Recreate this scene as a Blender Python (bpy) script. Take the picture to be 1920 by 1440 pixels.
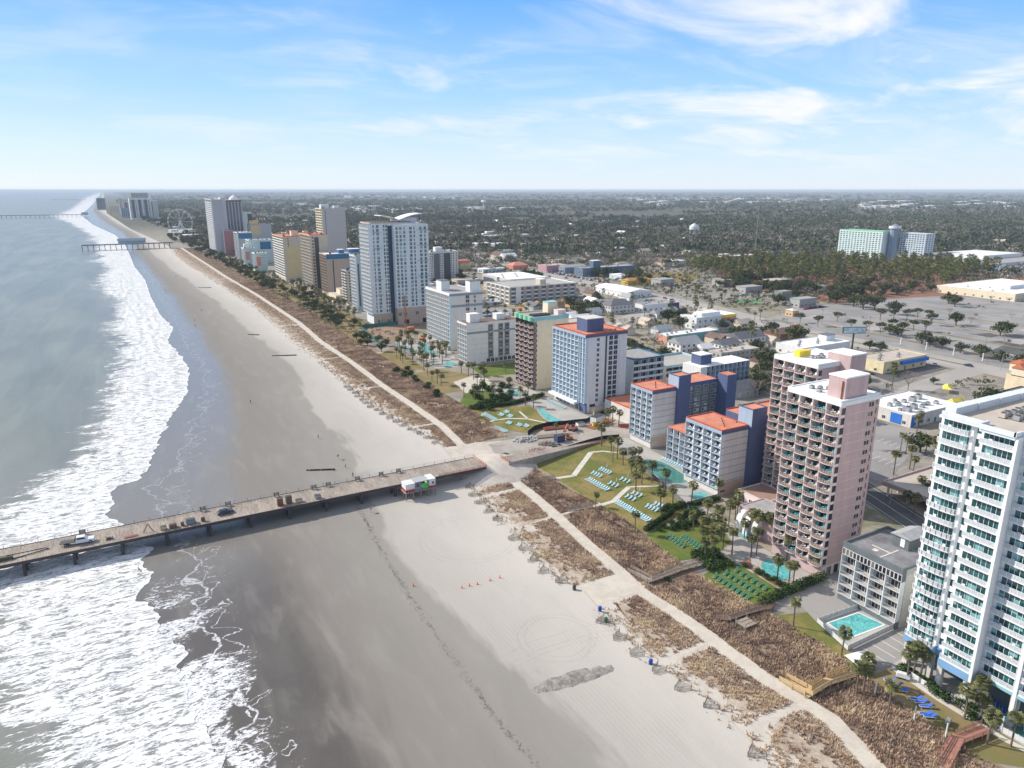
import bpy, math, random, zlib
import numpy as np
from mathutils import Vector, Matrix, noise
random.seed(7); rng=np.random.default_rng(11)
PI=math.pi; R=math.radians
for o in list(bpy.data.objects): bpy.data.objects.remove(o)
scene=bpy.context.scene; COL=scene.collection
# ---------------------------------------------------------------- camera
# world axes: +X inland, +Y along the coast, metres
F=1333.; PX,PY=960.,720.; HOR=356.; CH=95.; PITCH=math.atan((PY-HOR)/F); YAW=R(61)
cam=bpy.data.cameras.new('camera'); co=bpy.data.objects.new('camera',cam); COL.objects.link(co)
cam.sensor_width=36; cam.lens=36*F/1920.; cam.clip_start=1; cam.clip_end=90000
co.location=(0,0,CH); co.rotation_euler=(PI/2-PITCH,0,YAW-PI/2); scene.camera=co
# ---------------------------------------------------------------- sky, sun, exposure
HAZE=6.5e-5
SUN_EL=R(35); SUN_AZ=R(132)      # math angle from +X
w=bpy.data.worlds.new('World'); scene.world=w; w.use_nodes=True
nt=w.node_tree; nt.nodes.clear(); N=nt.nodes.new; L=nt.links.new
def nd(tree,t,**k):
    n=tree.nodes.new(t)
    for a,b in k.items(): setattr(n,a,b)
    return n
sky=N('ShaderNodeTexSky'); sky.sky_type='NISHITA'; sky.sun_disc=False
sky.sun_elevation=SUN_EL; sky.sun_rotation=PI/2-SUN_AZ; sky.air_density=1.0; sky.dust_density=0.6; sky.ozone_density=2.0; sky.altitude=100
hs=N('ShaderNodeHueSaturation'); hs.inputs['Saturation'].default_value=.55; hs.inputs['Value'].default_value=1.0
L(sky.outputs[0],hs.inputs['Color'])
# thin clouds: direction projected on a high flat layer
tc=N('ShaderNodeTexCoord'); sp=N('ShaderNodeSeparateXYZ'); L(tc.outputs['Generated'],sp.inputs[0])
def M(op,a,b=None,clamp=False,tree=nt):
    n=tree.nodes.new('ShaderNodeMath'); n.operation=op; n.use_clamp=clamp
    for i,v in enumerate((a,b)):
        if v is None: continue
        if isinstance(v,(int,float)): n.inputs[i].default_value=v
        else: tree.links.new(v,n.inputs[i])
    return n.outputs[0]
zc=M('MAXIMUM',sp.outputs[2],0.0)
zc2=M('ADD',zc,0.13)
cb=N('ShaderNodeCombineXYZ'); L(M('DIVIDE',sp.outputs[0],zc2),cb.inputs[0]); L(M('DIVIDE',sp.outputs[1],zc2),cb.inputs[1])
def cloud_layer(off,scale,stretch,lo,hi,rot,detail=8,dist=.6):
    mp=N('ShaderNodeMapping'); L(cb.outputs[0],mp.inputs[0]); mp.inputs['Location'].default_value=off
    mp.inputs['Rotation'].default_value=(0,0,rot); mp.inputs['Scale'].default_value=(1,stretch,1)
    n=N('ShaderNodeTexNoise'); L(mp.outputs[0],n.inputs['Vector']); n.inputs['Scale'].default_value=scale; n.inputs['Detail'].default_value=detail
    n.inputs['Roughness'].default_value=.58; n.inputs['Distortion'].default_value=dist
    r=N('ShaderNodeMapRange'); r.interpolation_type='SMOOTHSTEP'; L(n.outputs[0],r.inputs[0]); r.inputs[1].default_value=lo; r.inputs[2].default_value=hi
    return r.outputs[0]
c1=cloud_layer((3.75,1.2,0),1.05,1.2,.455,.70,R(-25),detail=7,dist=.5)
c2=cloud_layer((8.3,4.2,0),1.2,2.0,.42,.86,R(10),detail=6,dist=.6)
# the inland (right-hand) half of the sky holds most of the cloud
side=N('ShaderNodeMapRange'); L(M('ADD',M('MULTIPLY',sp.outputs[0],.93),M('MULTIPLY',sp.outputs[1],-.3)),side.inputs[0])
side.inputs[1].default_value=-.25; side.inputs[2].default_value=.55; side.inputs[3].default_value=.25; side.inputs[4].default_value=1.0
cm=M('MAXIMUM',M('MULTIPLY',c1,.95),M('MULTIPLY',c2,.55)); cm=M('MULTIPLY',cm,side.outputs[0])
# the pale band low over the horizon
lo=N('ShaderNodeValToRGB'); e=lo.color_ramp.elements; e[0].position=0; e[0].color=(.76,.83,.90,1); e[1].position=.25; e[1].color=(.085,.37,.92,1); k_=e.new(.05); k_.color=(.60,.77,.95,1); k_=e.new(.12); k_.color=(.36,.63,.97,1); L(sp.outputs[2],lo.inputs[0])
lm=N('ShaderNodeMixRGB'); lm.blend_type='MULTIPLY'; lm.inputs[0].default_value=1; L(lo.outputs[0],lm.inputs[1]); lm.inputs[2].default_value=(5.5,5.55,5.5,1)
hz=N('ShaderNodeMapRange'); hz.interpolation_type='SMOOTHSTEP'; L(sp.outputs[2],hz.inputs[0]); hz.inputs[1].default_value=.24; hz.inputs[2].default_value=.55; hz.inputs[3].default_value=.92; hz.inputs[4].default_value=0
base_=N('ShaderNodeMixRGB'); L(hz.outputs[0],base_.inputs[0]); L(hs.outputs[0],base_.inputs[1]); L(lm.outputs[0],base_.inputs[2])
lowfade=N('ShaderNodeMapRange'); L(sp.outputs[2],lowfade.inputs[0]); lowfade.inputs[1].default_value=.01; lowfade.inputs[2].default_value=.07; cm=M('MULTIPLY',cm,lowfade.outputs[0])
mix=N('ShaderNodeMixRGB'); L(cm,mix.inputs[0]); L(base_.outputs[0],mix.inputs[1]); mix.inputs[2].default_value=(5.1,5.1,5.35,1)
bg=N('ShaderNodeBackground'); bg.inputs['Strength'].default_value=.13; L(mix.outputs[0],bg.inputs[0])
wo=N('ShaderNodeOutputWorld'); L(bg.outputs[0],wo.inputs[0])
sd=bpy.data.lights.new('sun','SUN'); sd.energy=3.55; sd.angle=R(.6); sd.color=(1,.93,.82)
so=bpy.data.objects.new('sun',sd); COL.objects.link(so)
so.rotation_euler=Vector((math.cos(SUN_AZ)*math.cos(SUN_EL),math.sin(SUN_AZ)*math.cos(SUN_EL),math.sin(SUN_EL))).to_track_quat('Z','Y').to_euler()
vs=scene.view_settings; vs.view_transform='Standard'; vs.look='None'; vs.exposure=0.62; vs.gamma=1
# ---------------------------------------------------------------- helpers
def G(x,y,z=0.):
    """ground (or height z) point seen at photo pixel x,y"""
    cp,sp_=math.cos(PITCH),math.sin(PITCH)
    dx=(x-PX)/F; dy=-(y-PY)/F
    fx,fy,fz=math.cos(YAW)*(cp+dy*sp_), math.sin(YAW)*(cp+dy*sp_), -sp_+dy*cp
    fx+=dx*math.sin(YAW); fy-=dx*math.cos(YAW)
    t=(z-CH)/fz
    return (fx*t,fy*t)
MATS={}
def mat(name,col,rough=.85,var=.12,sc=.35,col2=None,bump=0,metal=0,spec=.3,streak=0,bsc=None):
    """procedural paint / stone / plaster: two tones mixed by world-space noise, optional vertical streaks"""
    if name in MATS: return MATS[name]
    m=bpy.data.materials.new(name); m.use_nodes=True; t=m.node_tree; b=t.nodes['Principled BSDF']
    b.inputs['Roughness'].default_value=rough; b.inputs['Metallic'].default_value=metal; b.inputs['Specular IOR Level'].default_value=spec
    g=nd(t,'ShaderNodeNewGeometry'); n=nd(t,'ShaderNodeTexNoise'); n.inputs['Scale'].default_value=sc; n.inputs['Detail'].default_value=6; n.inputs['Roughness'].default_value=.65
    t.links.new(g.outputs['Position'],n.inputs['Vector'])
    a=[max(0,c*(1-var)) for c in col[:3]]+[1]
    d=(list(col2[:3])+[1]) if col2 else [min(1,c*(1+var)) for c in col[:3]]+[1]
    r=nd(t,'ShaderNodeValToRGB'); r.color_ramp.elements[0].position=.33; r.color_ramp.elements[1].position=.67
    r.color_ramp.elements[0].color=a; r.color_ramp.elements[1].color=d
    t.links.new(n.outputs[0],r.inputs[0]); out=r.outputs[0]
    if streak:
        mp=nd(t,'ShaderNodeMapping'); mp.inputs['Scale'].default_value=(1.6,1.6,.07); t.links.new(g.outputs['Position'],mp.inputs[0])
        n2=nd(t,'ShaderNodeTexNoise'); n2.inputs['Scale'].default_value=1; n2.inputs['Detail'].default_value=4; t.links.new(mp.outputs[0],n2.inputs['Vector'])
        mr=nd(t,'ShaderNodeMapRange'); mr.inputs[1].default_value=.45; mr.inputs[2].default_value=.75; mr.inputs[3].default_value=1; mr.inputs[4].default_value=1-streak
        t.links.new(n2.outputs[0],mr.inputs[0])
        mx=nd(t,'ShaderNodeMixRGB',blend_type='MULTIPLY'); mx.inputs[0].default_value=1; t.links.new(out,mx.inputs[1]); t.links.new(mr.outputs[0],mx.inputs[2]); out=mx.outputs[0]
    t.links.new(out,b.inputs['Base Color'])
    if bump:
        bn=nd(t,'ShaderNodeBump'); bn.inputs['Strength'].default_value=bump; bn.inputs['Distance'].default_value=.1
        n3=nd(t,'ShaderNodeTexNoise'); n3.inputs['Scale'].default_value=bsc or sc*8; n3.inputs['Detail'].default_value=5; t.links.new(g.outputs['Position'],n3.inputs['Vector'])
        t.links.new(n3.outputs[0],bn.inputs['Height']); t.links.new(bn.outputs[0],b.inputs['Normal'])
    MATS[name]=m; return m
def glass(name,dark,light,cell=1.35,thr=.55,rough=.08):
    """window glass: dark pane or drawn curtain, chosen per window cell"""
    if name in MATS: return MATS[name]
    m=bpy.data.materials.new(name); m.use_nodes=True; t=m.node_tree; b=t.nodes['Principled BSDF']
    g=nd(t,'ShaderNodeNewGeometry'); sn=nd(t,'ShaderNodeVectorMath',operation='SNAP'); sn.inputs[1].default_value=(cell,cell,cell*2)
    t.links.new(g.outputs['Position'],sn.inputs[0]); wn=nd(t,'ShaderNodeTexWhiteNoise'); t.links.new(sn.outputs[0],wn.inputs[0])
    r=nd(t,'ShaderNodeValToRGB'); e=r.color_ramp.elements; r.color_ramp.interpolation='CONSTANT'
    e[0].position=0; e[0].color=(*dark,1); e[1].position=thr; e[1].color=(*[x*1.8+.01 for x in dark],1); z=e.new(min(.97,thr+.25)); z.color=(*light,1)
    t.links.new(wn.outputs[0],r.inputs[0]); t.links.new(r.outputs[0],b.inputs['Base Color']); b.inputs['Roughness'].default_value=rough; b.inputs['Specular IOR Level'].default_value=.7
    MATS[name]=m; return m
class MB:
    def __init__(s): s.v=[];s.f=[];s.m=[]
    def add(s,vs,fs,m=0):
        o=len(s.v); s.v+=[tuple(p) for p in vs]; s.f+=[tuple(i+o for i in f) for f in fs]; s.m+=[m]*len(fs); return s
    def box(s,x0,x1,y0,y1,z0,z1,m=0):
        return s.add([(x0,y0,z0),(x1,y0,z0),(x1,y1,z0),(x0,y1,z0),(x0,y0,z1),(x1,y0,z1),(x1,y1,z1),(x0,y1,z1)],
          [(0,3,2,1),(4,5,6,7),(0,1,5,4),(1,2,6,5),(2,3,7,6),(3,0,4,7)],m)
    def prism(s,poly,z0,z1,m=0,mtop=None):
        n=len(poly); a=sum(poly[i][0]*poly[(i+1)%n][1]-poly[(i+1)%n][0]*poly[i][1] for i in range(n))
        if a<0: poly=poly[::-1]
        s.add([(p[0],p[1],z0) for p in poly]+[(p[0],p[1],z1) for p in poly],[tuple(range(n-1,-1,-1))]+[(i,(i+1)%n,(i+1)%n+n,i+n) for i in range(n)],m)
        return s.add([(p[0],p[1],z1) for p in poly],[tuple(range(n))],m if mtop is None else mtop)
    def cyl(s,p,q,r0,r1=None,n=8,m=0,cap=True):
        r1=r0 if r1 is None else r1; p=Vector(p);q=Vector(q); d=(q-p); 
        if d.length<1e-6: return s
        d.normalize(); a=d.orthogonal().normalized(); b=d.cross(a); vs=[]
        for c,r in ((p,r0),(q,r1)):
            for i in range(n):
                t=2*PI*i/n; vs.append(c+a*r*math.cos(t)+b*r*math.sin(t))
        fs=[(i,(i+1)%n,(i+1)%n+n,i+n) for i in range(n)]
        if cap: fs+=[tuple(range(n-1,-1,-1)),tuple(range(n,2*n))]
        return s.add(vs,fs,m)
    def bar(s,p,q,w,h,m=0):
        """rectangular bar from p to q, w across, h upward"""
        p=Vector(p);q=Vector(q); d=(q-p).normalized(); sd_=d.cross(Vector((0,0,1)))
        if sd_.length<1e-4: sd_=Vector((1,0,0))
        sd_.normalize(); up=sd_.cross(d); a=sd_*w/2; b=up*h/2
        return s.add([p-a-b,p+a-b,p+a+b,p-a+b,q-a-b,q+a-b,q+a+b,q-a+b],[(0,1,2,3),(7,6,5,4),(0,4,5,1),(1,5,6,2),(2,6,7,3),(3,7,4,0)],m)
    def gable(s,x0,x1,y0,y1,z0,z1,m=0,axis='x',ov=.4,mw=None):
        """pitched roof; ridge along axis"""
        x0-=ov;x1+=ov;y0-=ov;y1+=ov
        if axis=='x':
            ym=(y0+y1)/2; v=[(x0,y0,z0),(x1,y0,z0),(x1,y1,z0),(x0,y1,z0),(x0,ym,z1),(x1,ym,z1)]
            f=[(0,1,5,4),(2,3,4,5),(3,0,4),(1,2,5),(3,2,1,0)]
        else:
            xm=(x0+x1)/2; v=[(x0,y0,z0),(x1,y0,z0),(x1,y1,z0),(x0,y1,z0),(xm,y0,z1),(xm,y1,z1)]
            f=[(1,2,5,4),(3,0,4,5),(0,1,4),(2,3,5),(3,2,1,0)]
        return s.add(v,f,m)
    def mesh(s,name,mats,smooth=False):
        me=bpy.data.meshes.new(name); me.from_pydata(s.v,[],s.f)
        for k in mats: me.materials.append(k)
        if len(mats)>1 and s.m: me.polygons.foreach_set('material_index',s.m)
        if smooth: me.polygons.foreach_set('use_smooth',[True]*len(s.f))
        me.update(); return me
    def build(s,name,mats,parent=None,smooth=False,loc=(0,0,0),rz=0):
        if not isinstance(mats,(list,tuple)): mats=[mats]
        o=bpy.data.objects.new(name,s.mesh(name,mats,smooth)); COL.objects.link(o); o.location=loc; o.rotation_euler=(0,0,rz)
        if parent: o.parent=parent
        return o
def npmesh(name,V,Fc,mats,mi=None,attrs=None,smooth=False):
    """fast mesh from numpy arrays; Fc is an (n,3) or (n,4) array"""
    me=bpy.data.meshes.new(name); V=np.asarray(V,dtype=np.float32); Fc=np.asarray(Fc,dtype=np.int32); k=Fc.shape[1]; n=len(Fc)
    me.vertices.add(len(V)); me.vertices.foreach_set('co',V.ravel()); me.loops.add(n*k); me.loops.foreach_set('vertex_index',Fc.ravel())
    me.polygons.add(n); me.polygons.foreach_set('loop_start',np.arange(0,n*k,k,dtype=np.int32)); me.polygons.foreach_set('loop_total',np.full(n,k,dtype=np.int32))
    for m in (mats if isinstance(mats,(list,tuple)) else [mats]): me.materials.append(m)
    if mi is not None: me.polygons.foreach_set('material_index',np.asarray(mi,dtype=np.int32))
    if smooth: me.polygons.foreach_set('use_smooth',np.ones(n,dtype=bool))
    for an,arr in (attrs or {}).items():
        a=me.attributes.new(an,'FLOAT','POINT'); a.data.foreach_set('value',np.asarray(arr,dtype=np.float32))
    me.update(calc_edges=True); o=bpy.data.objects.new(name,me); COL.objects.link(o); return o
def tag(o,label=None,cat=None,group=None,kind=None):
    if label: o['label']=label
    if cat: o['category']=cat
    if group: o['group']=group
    if kind: o['kind']=kind
    return o
def thing(name,label,cat,loc=(0,0,0),rz=0,group=None):
    o=bpy.data.objects.new(name,None); COL.objects.link(o); o.location=loc; o.rotation_euler=(0,0,rz); o.empty_display_size=.5
    return tag(o,label,cat,group)
def link(name,me,parent=None,loc=(0,0,0),rz=0,sc=1):
    o=bpy.data.objects.new(name,me); COL.objects.link(o); o.location=loc; o.rotation_euler=(0,0,rz)
    o.scale=(sc,sc,sc) if not isinstance(sc,tuple) else sc
    if parent: o.parent=parent
    return o
def dup(o,loc,rz,sc=1,label=None,group=None):
    """copy a thing and each of its parts"""
    c=o.copy(); COL.objects.link(c); c.location=loc; c.rotation_euler=(0,0,rz); c.scale=(sc,sc,sc)
    if label: c['label']=label
    if group: c['group']=group
    for ch in o.children:
        d=ch.copy(); COL.objects.link(d); d.parent=c
        for g_ in ch.children:
            e=g_.copy(); COL.objects.link(e); e.parent=d
    return c
def parts(parent,name,items,cap=100):
    """items: (mesh, loc, rz). nearest `cap` become parts, the rest one stuff part"""
    pm=parent.matrix_basis; camp=Vector((0,0,CH))
    items=sorted(items,key=lambda it:(pm@Vector(it[1])-camp).length)
    for me,loc,rz in items[:cap]: link(name,me,parent,loc,rz)
    rest=items[cap:]
    if rest:
        mb=MB(); ml=[]
        for me,loc,rz in rest:
            idx=[]
            for k in me.materials:
                if k not in ml: ml.append(k)
                idx.append(ml.index(k))
            T=Matrix.Translation(loc)@Matrix.Rotation(rz,4,'Z'); o=len(mb.v)
            mb.v+=[tuple(T@v.co) for v in me.vertices]
            for p in me.polygons: mb.f.append(tuple(i+o for i in p.vertices)); mb.m.append(idx[p.material_index])
        ob=mb.build(name,ml,parent); ob['kind']='stuff'
# ================================================================ coast curves (photo pixels -> ground points)
def curve(px):
    P=[G(*p) for p in px]; P=sorted([(b,a) for a,b in P]); return np.array([p[0] for p in P]),np.array([p[1] for p in P])
CF0=curve([(158,372),(135,392),(100,405),(140,422),(165,440),(182,455),(180,475),(187,500),(194,525),(203,555),(203,590),(212,615),(215,640),(228,665),(228,690),(205,735),(190,780),(172,820),(140,860),(80,905),(0,955),(-120,1050),(-90,1200),(-40,1300),(40,1380),(60,1500)])
CF1=curve([(176,380),(165,392),(150,402),(175,422),(215,440),(232,455),(242,475),(252,500),(272,525),(282,555),(300,590),(325,615),(314,640),(337,665),(355,692),(350,740),(318,785),(300,820),(290,850),(262,900),(219,912),(208,942),(204,962),(224,983),(287,1029),(271,1050),(279,1087),(256,1119),(277,1131),(296,1167),(342,1223),(337,1265),(354,1296),(360,1327),(392,1373),(410,1440)])
CW=curve([(180,380),(175,396),(188,410),(235,440),(250,462),(262,480),(285,510),(303,535),(322,560),(345,595),(372,625),(395,665),(420,700),(432,740),(425,800),(405,850),(395,900),(420,960),(440,1010),(455,1060),(460,1120),(480,1180),(515,1270),(560,1350),(600,1440)])
CD=curve([(184,380),(182,396),(205,415),(248,440),(264,462),(276,480),(305,510),(335,540),(365,565),(395,600),(430,640),(480,700),(520,760),(540,820),(560,880),(580,960),(610,1060),(700,1200),(800,1330),(880,1440)])
CR=curve([(186,380),(188,396),(214,415),(258,440),(275,462),(290,480),(330,510),(365,535),(410,565),(450,600),(500,645),(545,690),(580,750),(620,800),(670,870),(730,960),(790,1090),(860,1170),(985,1280),(1060,1330),(1140,1430)])
CE=curve([(196,380),(200,400),(245,430),(316,462),(325,480),(350,500),(390,522),(425,545),(480,580),(545,640),(620,700),(700,765),(760,800),(820,830),(870,895),(900,940),(960,1000),(1030,1080),(1090,1110),(1150,1180),(1200,1230),(1270,1280),(1340,1330),(1400,1390),(1440,1440)])
def cx(c,y): return np.interp(y,c[0],c[1])
def nz(x,y,s,seed=0,o=4): return noise.fractal(Vector((x*s,y*s,seed)),1,2,o)
ys=[-90.]; 
while ys[-1]<45000: ys.append(ys[-1]+(.8 if ys[-1]<260 else 2. if ys[-1]<520 else max(2.,(ys[-1]-300)*.012)))
ys=np.array(ys)
def wig(y,a,s,seed): return np.array([a*nz(v,0,s,seed) for v in y])
def sheet(name,left,right,nx,mt,z,vr,smooth=True,power=1):
    """strip between two x(y) curves; attribute v runs vr[0]..vr[1] across it"""
    t=np.linspace(0,1,nx)**power; X=left[:,None]*(1-t)+right[:,None]*t; Y=np.repeat(ys[:,None],nx,1); V=np.stack([X,Y,z(X,Y,np.repeat(t[None],len(ys),0))],-1).reshape(-1,3)
    i=np.arange(len(ys)-1)[:,None]*nx+np.arange(nx-1)[None]; Fc=np.stack([i,i+1,i+nx+1,i+nx],-1).reshape(-1,4)
    va=(vr[0]+(vr[1]-vr[0])*np.repeat(t[None],len(ys),0)).ravel()
    return npmesh(name,V,Fc,mt,attrs={'v':va},smooth=smooth)
xF0,xF1,xW,xD,xR,xE=[cx(c,ys) for c in (CF0,CF1,CW,CD,CR,CE)]
xF1=xF1+(wig(ys,2.0,.11,3)+wig(ys,1.3,.33,17))*np.minimum(1,300/np.maximum(ys,50)); xW=np.maximum(xW,xF1+2); xD=np.maximum(xD,xW+1.5); xR=np.maximum(xR,xD+1.5); xE=np.maximum(xE,xR+2)
# ---------------- node helpers for ground materials
class NT:
    def __init__(s,name):
        s.m=bpy.data.materials.new(name); s.m.use_nodes=True; s.t=s.m.node_tree; s.b=s.t.nodes['Principled BSDF']; s.g=s.n('ShaderNodeNewGeometry').outputs['Position']
    def n(s,t,**k): return nd(s.t,t,**k)
    def l(s,a,b): s.t.links.new(a,b)
    def math(s,op,a,b=None,c=None,clamp=False):
        n=s.n('ShaderNodeMath',operation=op); n.use_clamp=clamp
        for i,v in enumerate((a,b,c)):
            if v is None: continue
            if isinstance(v,(int,float)): n.inputs[i].default_value=v
            else: s.l(v,n.inputs[i])
        return n.outputs[0]
    def noise(s,sc,detail=5,rough=.6,dist=0,scale=(1,1,1),rot=0,loc=(0,0,0)):
        mp=s.n('ShaderNodeMapping'); mp.inputs['Scale'].default_value=scale; mp.inputs['Rotation'].default_value=(0,0,rot); mp.inputs['Location'].default_value=loc; s.l(s.g,mp.inputs[0])
        n=s.n('ShaderNodeTexNoise'); n.inputs['Scale'].default_value=sc; n.inputs['Detail'].default_value=detail; n.inputs['Roughness'].default_value=rough; n.inputs['Distortion'].default_value=dist
        s.l(mp.outputs[0],n.inputs['Vector']); return n.outputs[0]
    def step(s,x,lo,hi,a=0.,b=1.):
        r=s.n('ShaderNodeMapRange',interpolation_type='SMOOTHSTEP'); s.l(x,r.inputs[0])
        for i,v in enumerate((lo,hi,a,b)):
            if isinstance(v,(int,float)): r.inputs[i+1].default_value=v
            else: s.l(v,r.inputs[i+1])
        return r.outputs[0]
    def attr(s,name): return s.n('ShaderNodeAttribute',attribute_name=name).outputs['Fac']
    def ramp(s,x,stops):
        r=s.n('ShaderNodeValToRGB'); e=r.color_ramp.elements
        while len(e)<len(stops): e.new(.5)
        for k,(p,c) in zip(e,sorted(stops)): k.position=p; k.color=(*c,1)
        s.l(x,r.inputs[0]); return r.outputs[0]
    def mix(s,f,a,b,mode='MIX'):
        n=s.n('ShaderNodeMixRGB',blend_type=mode)
        for i,v in enumerate((f,a,b)):
            if isinstance(v,(int,float)): n.inputs[i].default_value=v
            elif isinstance(v,tuple): n.inputs[i].default_value=(*v,1)
            else: s.l(v,n.inputs[i])
        return n.outputs[0]
    def bump(s,h,strength,dist=.1,prev=None):
        n=s.n('ShaderNodeBump'); n.inputs['Strength'].default_value=strength; n.inputs['Distance'].default_value=dist; s.l(h,n.inputs['Height'])
        if prev: s.l(prev,n.inputs['Normal'])
        return n.outputs[0]
    def out(s,col=None,rough=None,normal=None,spec=None):
        for v,k in ((col,'Base Color'),(rough,'Roughness'),(normal,'Normal'),(spec,'Specular IOR Level')):
            if v is None: continue
            if isinstance(v,(int,float)): s.b.inputs[k].default_value=v
            elif isinstance(v,tuple): s.b.inputs[k].default_value=(*v,1)
            else: s.l(v,s.b.inputs[k])
        return s.m
# ---------------- sea (v: 0 = outer edge of surf, 1 = waterline; negative further out)
q=NT('sea_water'); v=q.attr('v')
big=q.noise(.018,4,.6,.3,(1,.45,1)); mid=q.noise(.11,5,.62,1.2,(.55,1.3,1),R(8)); holes=q.noise(.75,5,.68,.9,(.32,1.25,1),R(8)); fine=q.noise(2.6,4,.7,.5,(.45,1.2,1),R(8))
vv=q.math('ADD',v,q.math('MULTIPLY',q.math('SUBTRACT',big,.5),1.3)); vv=q.math('ADD',vv,q.math('MULTIPLY',q.math('SUBTRACT',mid,.5),1.5))
band=q.step(vv,-.30,.22)
edge=q.step(q.math('ADD',v,q.math('MULTIPLY',q.math('SUBTRACT',fine,.5),.09)),.955,.985)
hm=q.math('ADD',q.math('MULTIPLY',holes,.62),q.math('MULTIPLY',fine,.38))
thr=q.math('SUBTRACT',.62,q.math('MULTIPLY',band,.190))
lace=q.step(hm,thr,q.math('ADD',thr,.055))
dens=q.math('MULTIPLY',lace,q.step(band,.02,.45)); foam=q.math('MAXIMUM',dens,q.math('MULTIPLY',edge,q.step(fine,.3,.45)))
caps=q.math('MULTIPLY',q.step(q.noise(.28,5,.6,1.,(.25,1.4,1),R(-10)),.70,.76),q.step(v,-3,-.2,.35,.9))
foam=q.math('MAXIMUM',foam,caps)
swell=q.noise(.045,3,.5,.4,(1,.16,1),R(-6))
deep=q.mix(q.step(big,.35,.65),(.18,.19,.158),(.235,.245,.20)); shal=q.mix(q.step(v,-.8,.9),deep,(.26,.255,.24))
wc=q.mix(q.step(swell,.40,.66),shal,q.mix(.35,shal,(.10,.12,.12)))
fc=q.mix(q.step(hm,.40,.60),(.50,.52,.53),(.87,.87,.865))
rip=q.noise(1.1,4,.6,.5,(.6,1.3,1)); nb=q.bump(rip,.35,.25); nb=q.bump(swell,.5,2.5,nb); nb=q.bump(foam,.45,.35,nb)
SEA=q.out(q.mix(foam,wc,fc),q.math('ADD',.30,q.math('MULTIPLY',foam,.5)),nb,.22)
def seaz(X,Y,t): return np.zeros_like(X)+.02+.16*t**6
o=sheet('sea',xF0,xF1,44,SEA,lambda X,Y,t:.02+.03*t**4+np.array([[ (.42*nz(X[i_,j_]*.30,Y[i_,j_]*.055,1,61,3)*math.sin(PI*t[i_,j_])**.5 if Y[i_,j_]<900 else 0) for j_ in range(X.shape[1])] for i_ in range(X.shape[0])]),(0,1)); tag(o,kind='structure')
wd=np.maximum(xF1-xF0,10)
def outer(n): return sheet(n,xF0-np.maximum(45000,ys*0),xF0,30,SEA,lambda X,Y,t:X*0+.02,(0,0),power=1)
tt=(1-np.linspace(0,1,34)**3)
X=xF0[:,None]-tt[None]*np.where(ys<6000,30000,60000)[:,None]; Y=np.repeat(ys[:,None],34,1)
VA=-(xF0[:,None]-X)/wd[:,None]; i=np.arange(len(ys)-1)[:,None]*34+np.arange(33)[None]
o=npmesh('open_sea',np.stack([X,Y,X*0+.02],-1).reshape(-1,3),np.stack([i,i+1,i+35,i+34],-1).reshape(-1,4),SEA,attrs={'v':VA.ravel()},smooth=True); tag(o,kind='structure')
# ---------------- beach (v: 0..1 wet film, 1..2 damp, 2..3 drying, 3..4 dry)
q=NT('beach_sand'); v=q.attr('v')
big=q.noise(.03,3,.5,.3,(1,.3,1)); mid=q.noise(.16,4,.55,.4,(1.2,.3,1),R(3)); fin=q.noise(1.5,5,.7); lace=q.noise(.8,5,.7,1.6,(.45,1.2,1),R(10)); lace2=q.noise(3.,4,.7,.8,(.5,1.1,1),R(8)); patch=q.noise(.06,4,.6,.8)
vv=q.math('ADD',v,q.math('MULTIPLY',q.math('SUBTRACT',big,.5),.9)); vv=q.math('ADD',vv,q.math('MULTIPLY',q.math('SUBTRACT',mid,.5),.55))
vs_=q.math('DIVIDE',vv,4.)
sep=q.n('ShaderNodeSeparateXYZ'); q.l(q.g,sep.inputs[0])
near=q.step(sep.outputs[1],215.,150.)
base=q.ramp(vs_,[(0,(.20,.188,.17)),(.22,(.215,.198,.178)),(.36,(.215,.197,.177)),(.55,(.25,.232,.21)),(.72,(.285,.266,.24)),(.752,(.405,.377,.338)),(.86,(.455,.425,.382)),(1,(.53,.495,.445))])
dark=q.math('MULTIPLY',q.step(vs_,.42,.28),near); base=q.mix(dark,base,q.mix(q.step(patch,.25,.75),(.095,.084,.075),(.125,.112,.100)))
base=q.mix(q.math('MULTIPLY',q.step(mid,.5,.72),.22),base,(.33,.31,.28)); base=q.mix(q.math('MULTIPLY',q.step(fin,.55,.75),.12),base,(.3,.27,.23))
def dist2(x0,y0):
    vd=q.n('ShaderNodeVectorMath',operation='DISTANCE'); cbx=q.n('ShaderNodeCombineXYZ'); q.l(sep.outputs[0],cbx.inputs[0]); q.l(sep.outputs[1],cbx.inputs[1]); q.l(cbx.outputs[0],vd.inputs[0]); vd.inputs[1].default_value=(x0,y0,0); return q.math('ADD',vd.outputs['Value'],q.math('MULTIPLY',q.noise(.12,2,.5),2.2))
rings=None
for (x0,y0,rr_) in ((*G(1045,1195),8.6),(*G(1045,1195),7.1),(*G(1040,1200),8.2),(*G(690,815),13),(*G(690,815),11.5),(*G(860,860),9),(*G(880,1010),14.),(*G(880,1010),12.4),(*G(1320,1500),46),(*G(1320,1500),44.4),(*G(1330,1520),51),(*G(640,700),20)):
    l_=q.step(q.math('ABSOLUTE',q.math('SUBTRACT',dist2(x0,y0),rr_+1.1)),.24,.08); rings=l_ if rings is None else q.math('MAXIMUM',rings,l_)
rings=q.math('MULTIPLY',q.math('MULTIPLY',rings,q.step(fin,.38,.55)),q.step(vs_,.70,.78)); base=q.mix(q.math('MULTIPLY',rings,.22),base,(.25,.225,.195))
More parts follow.
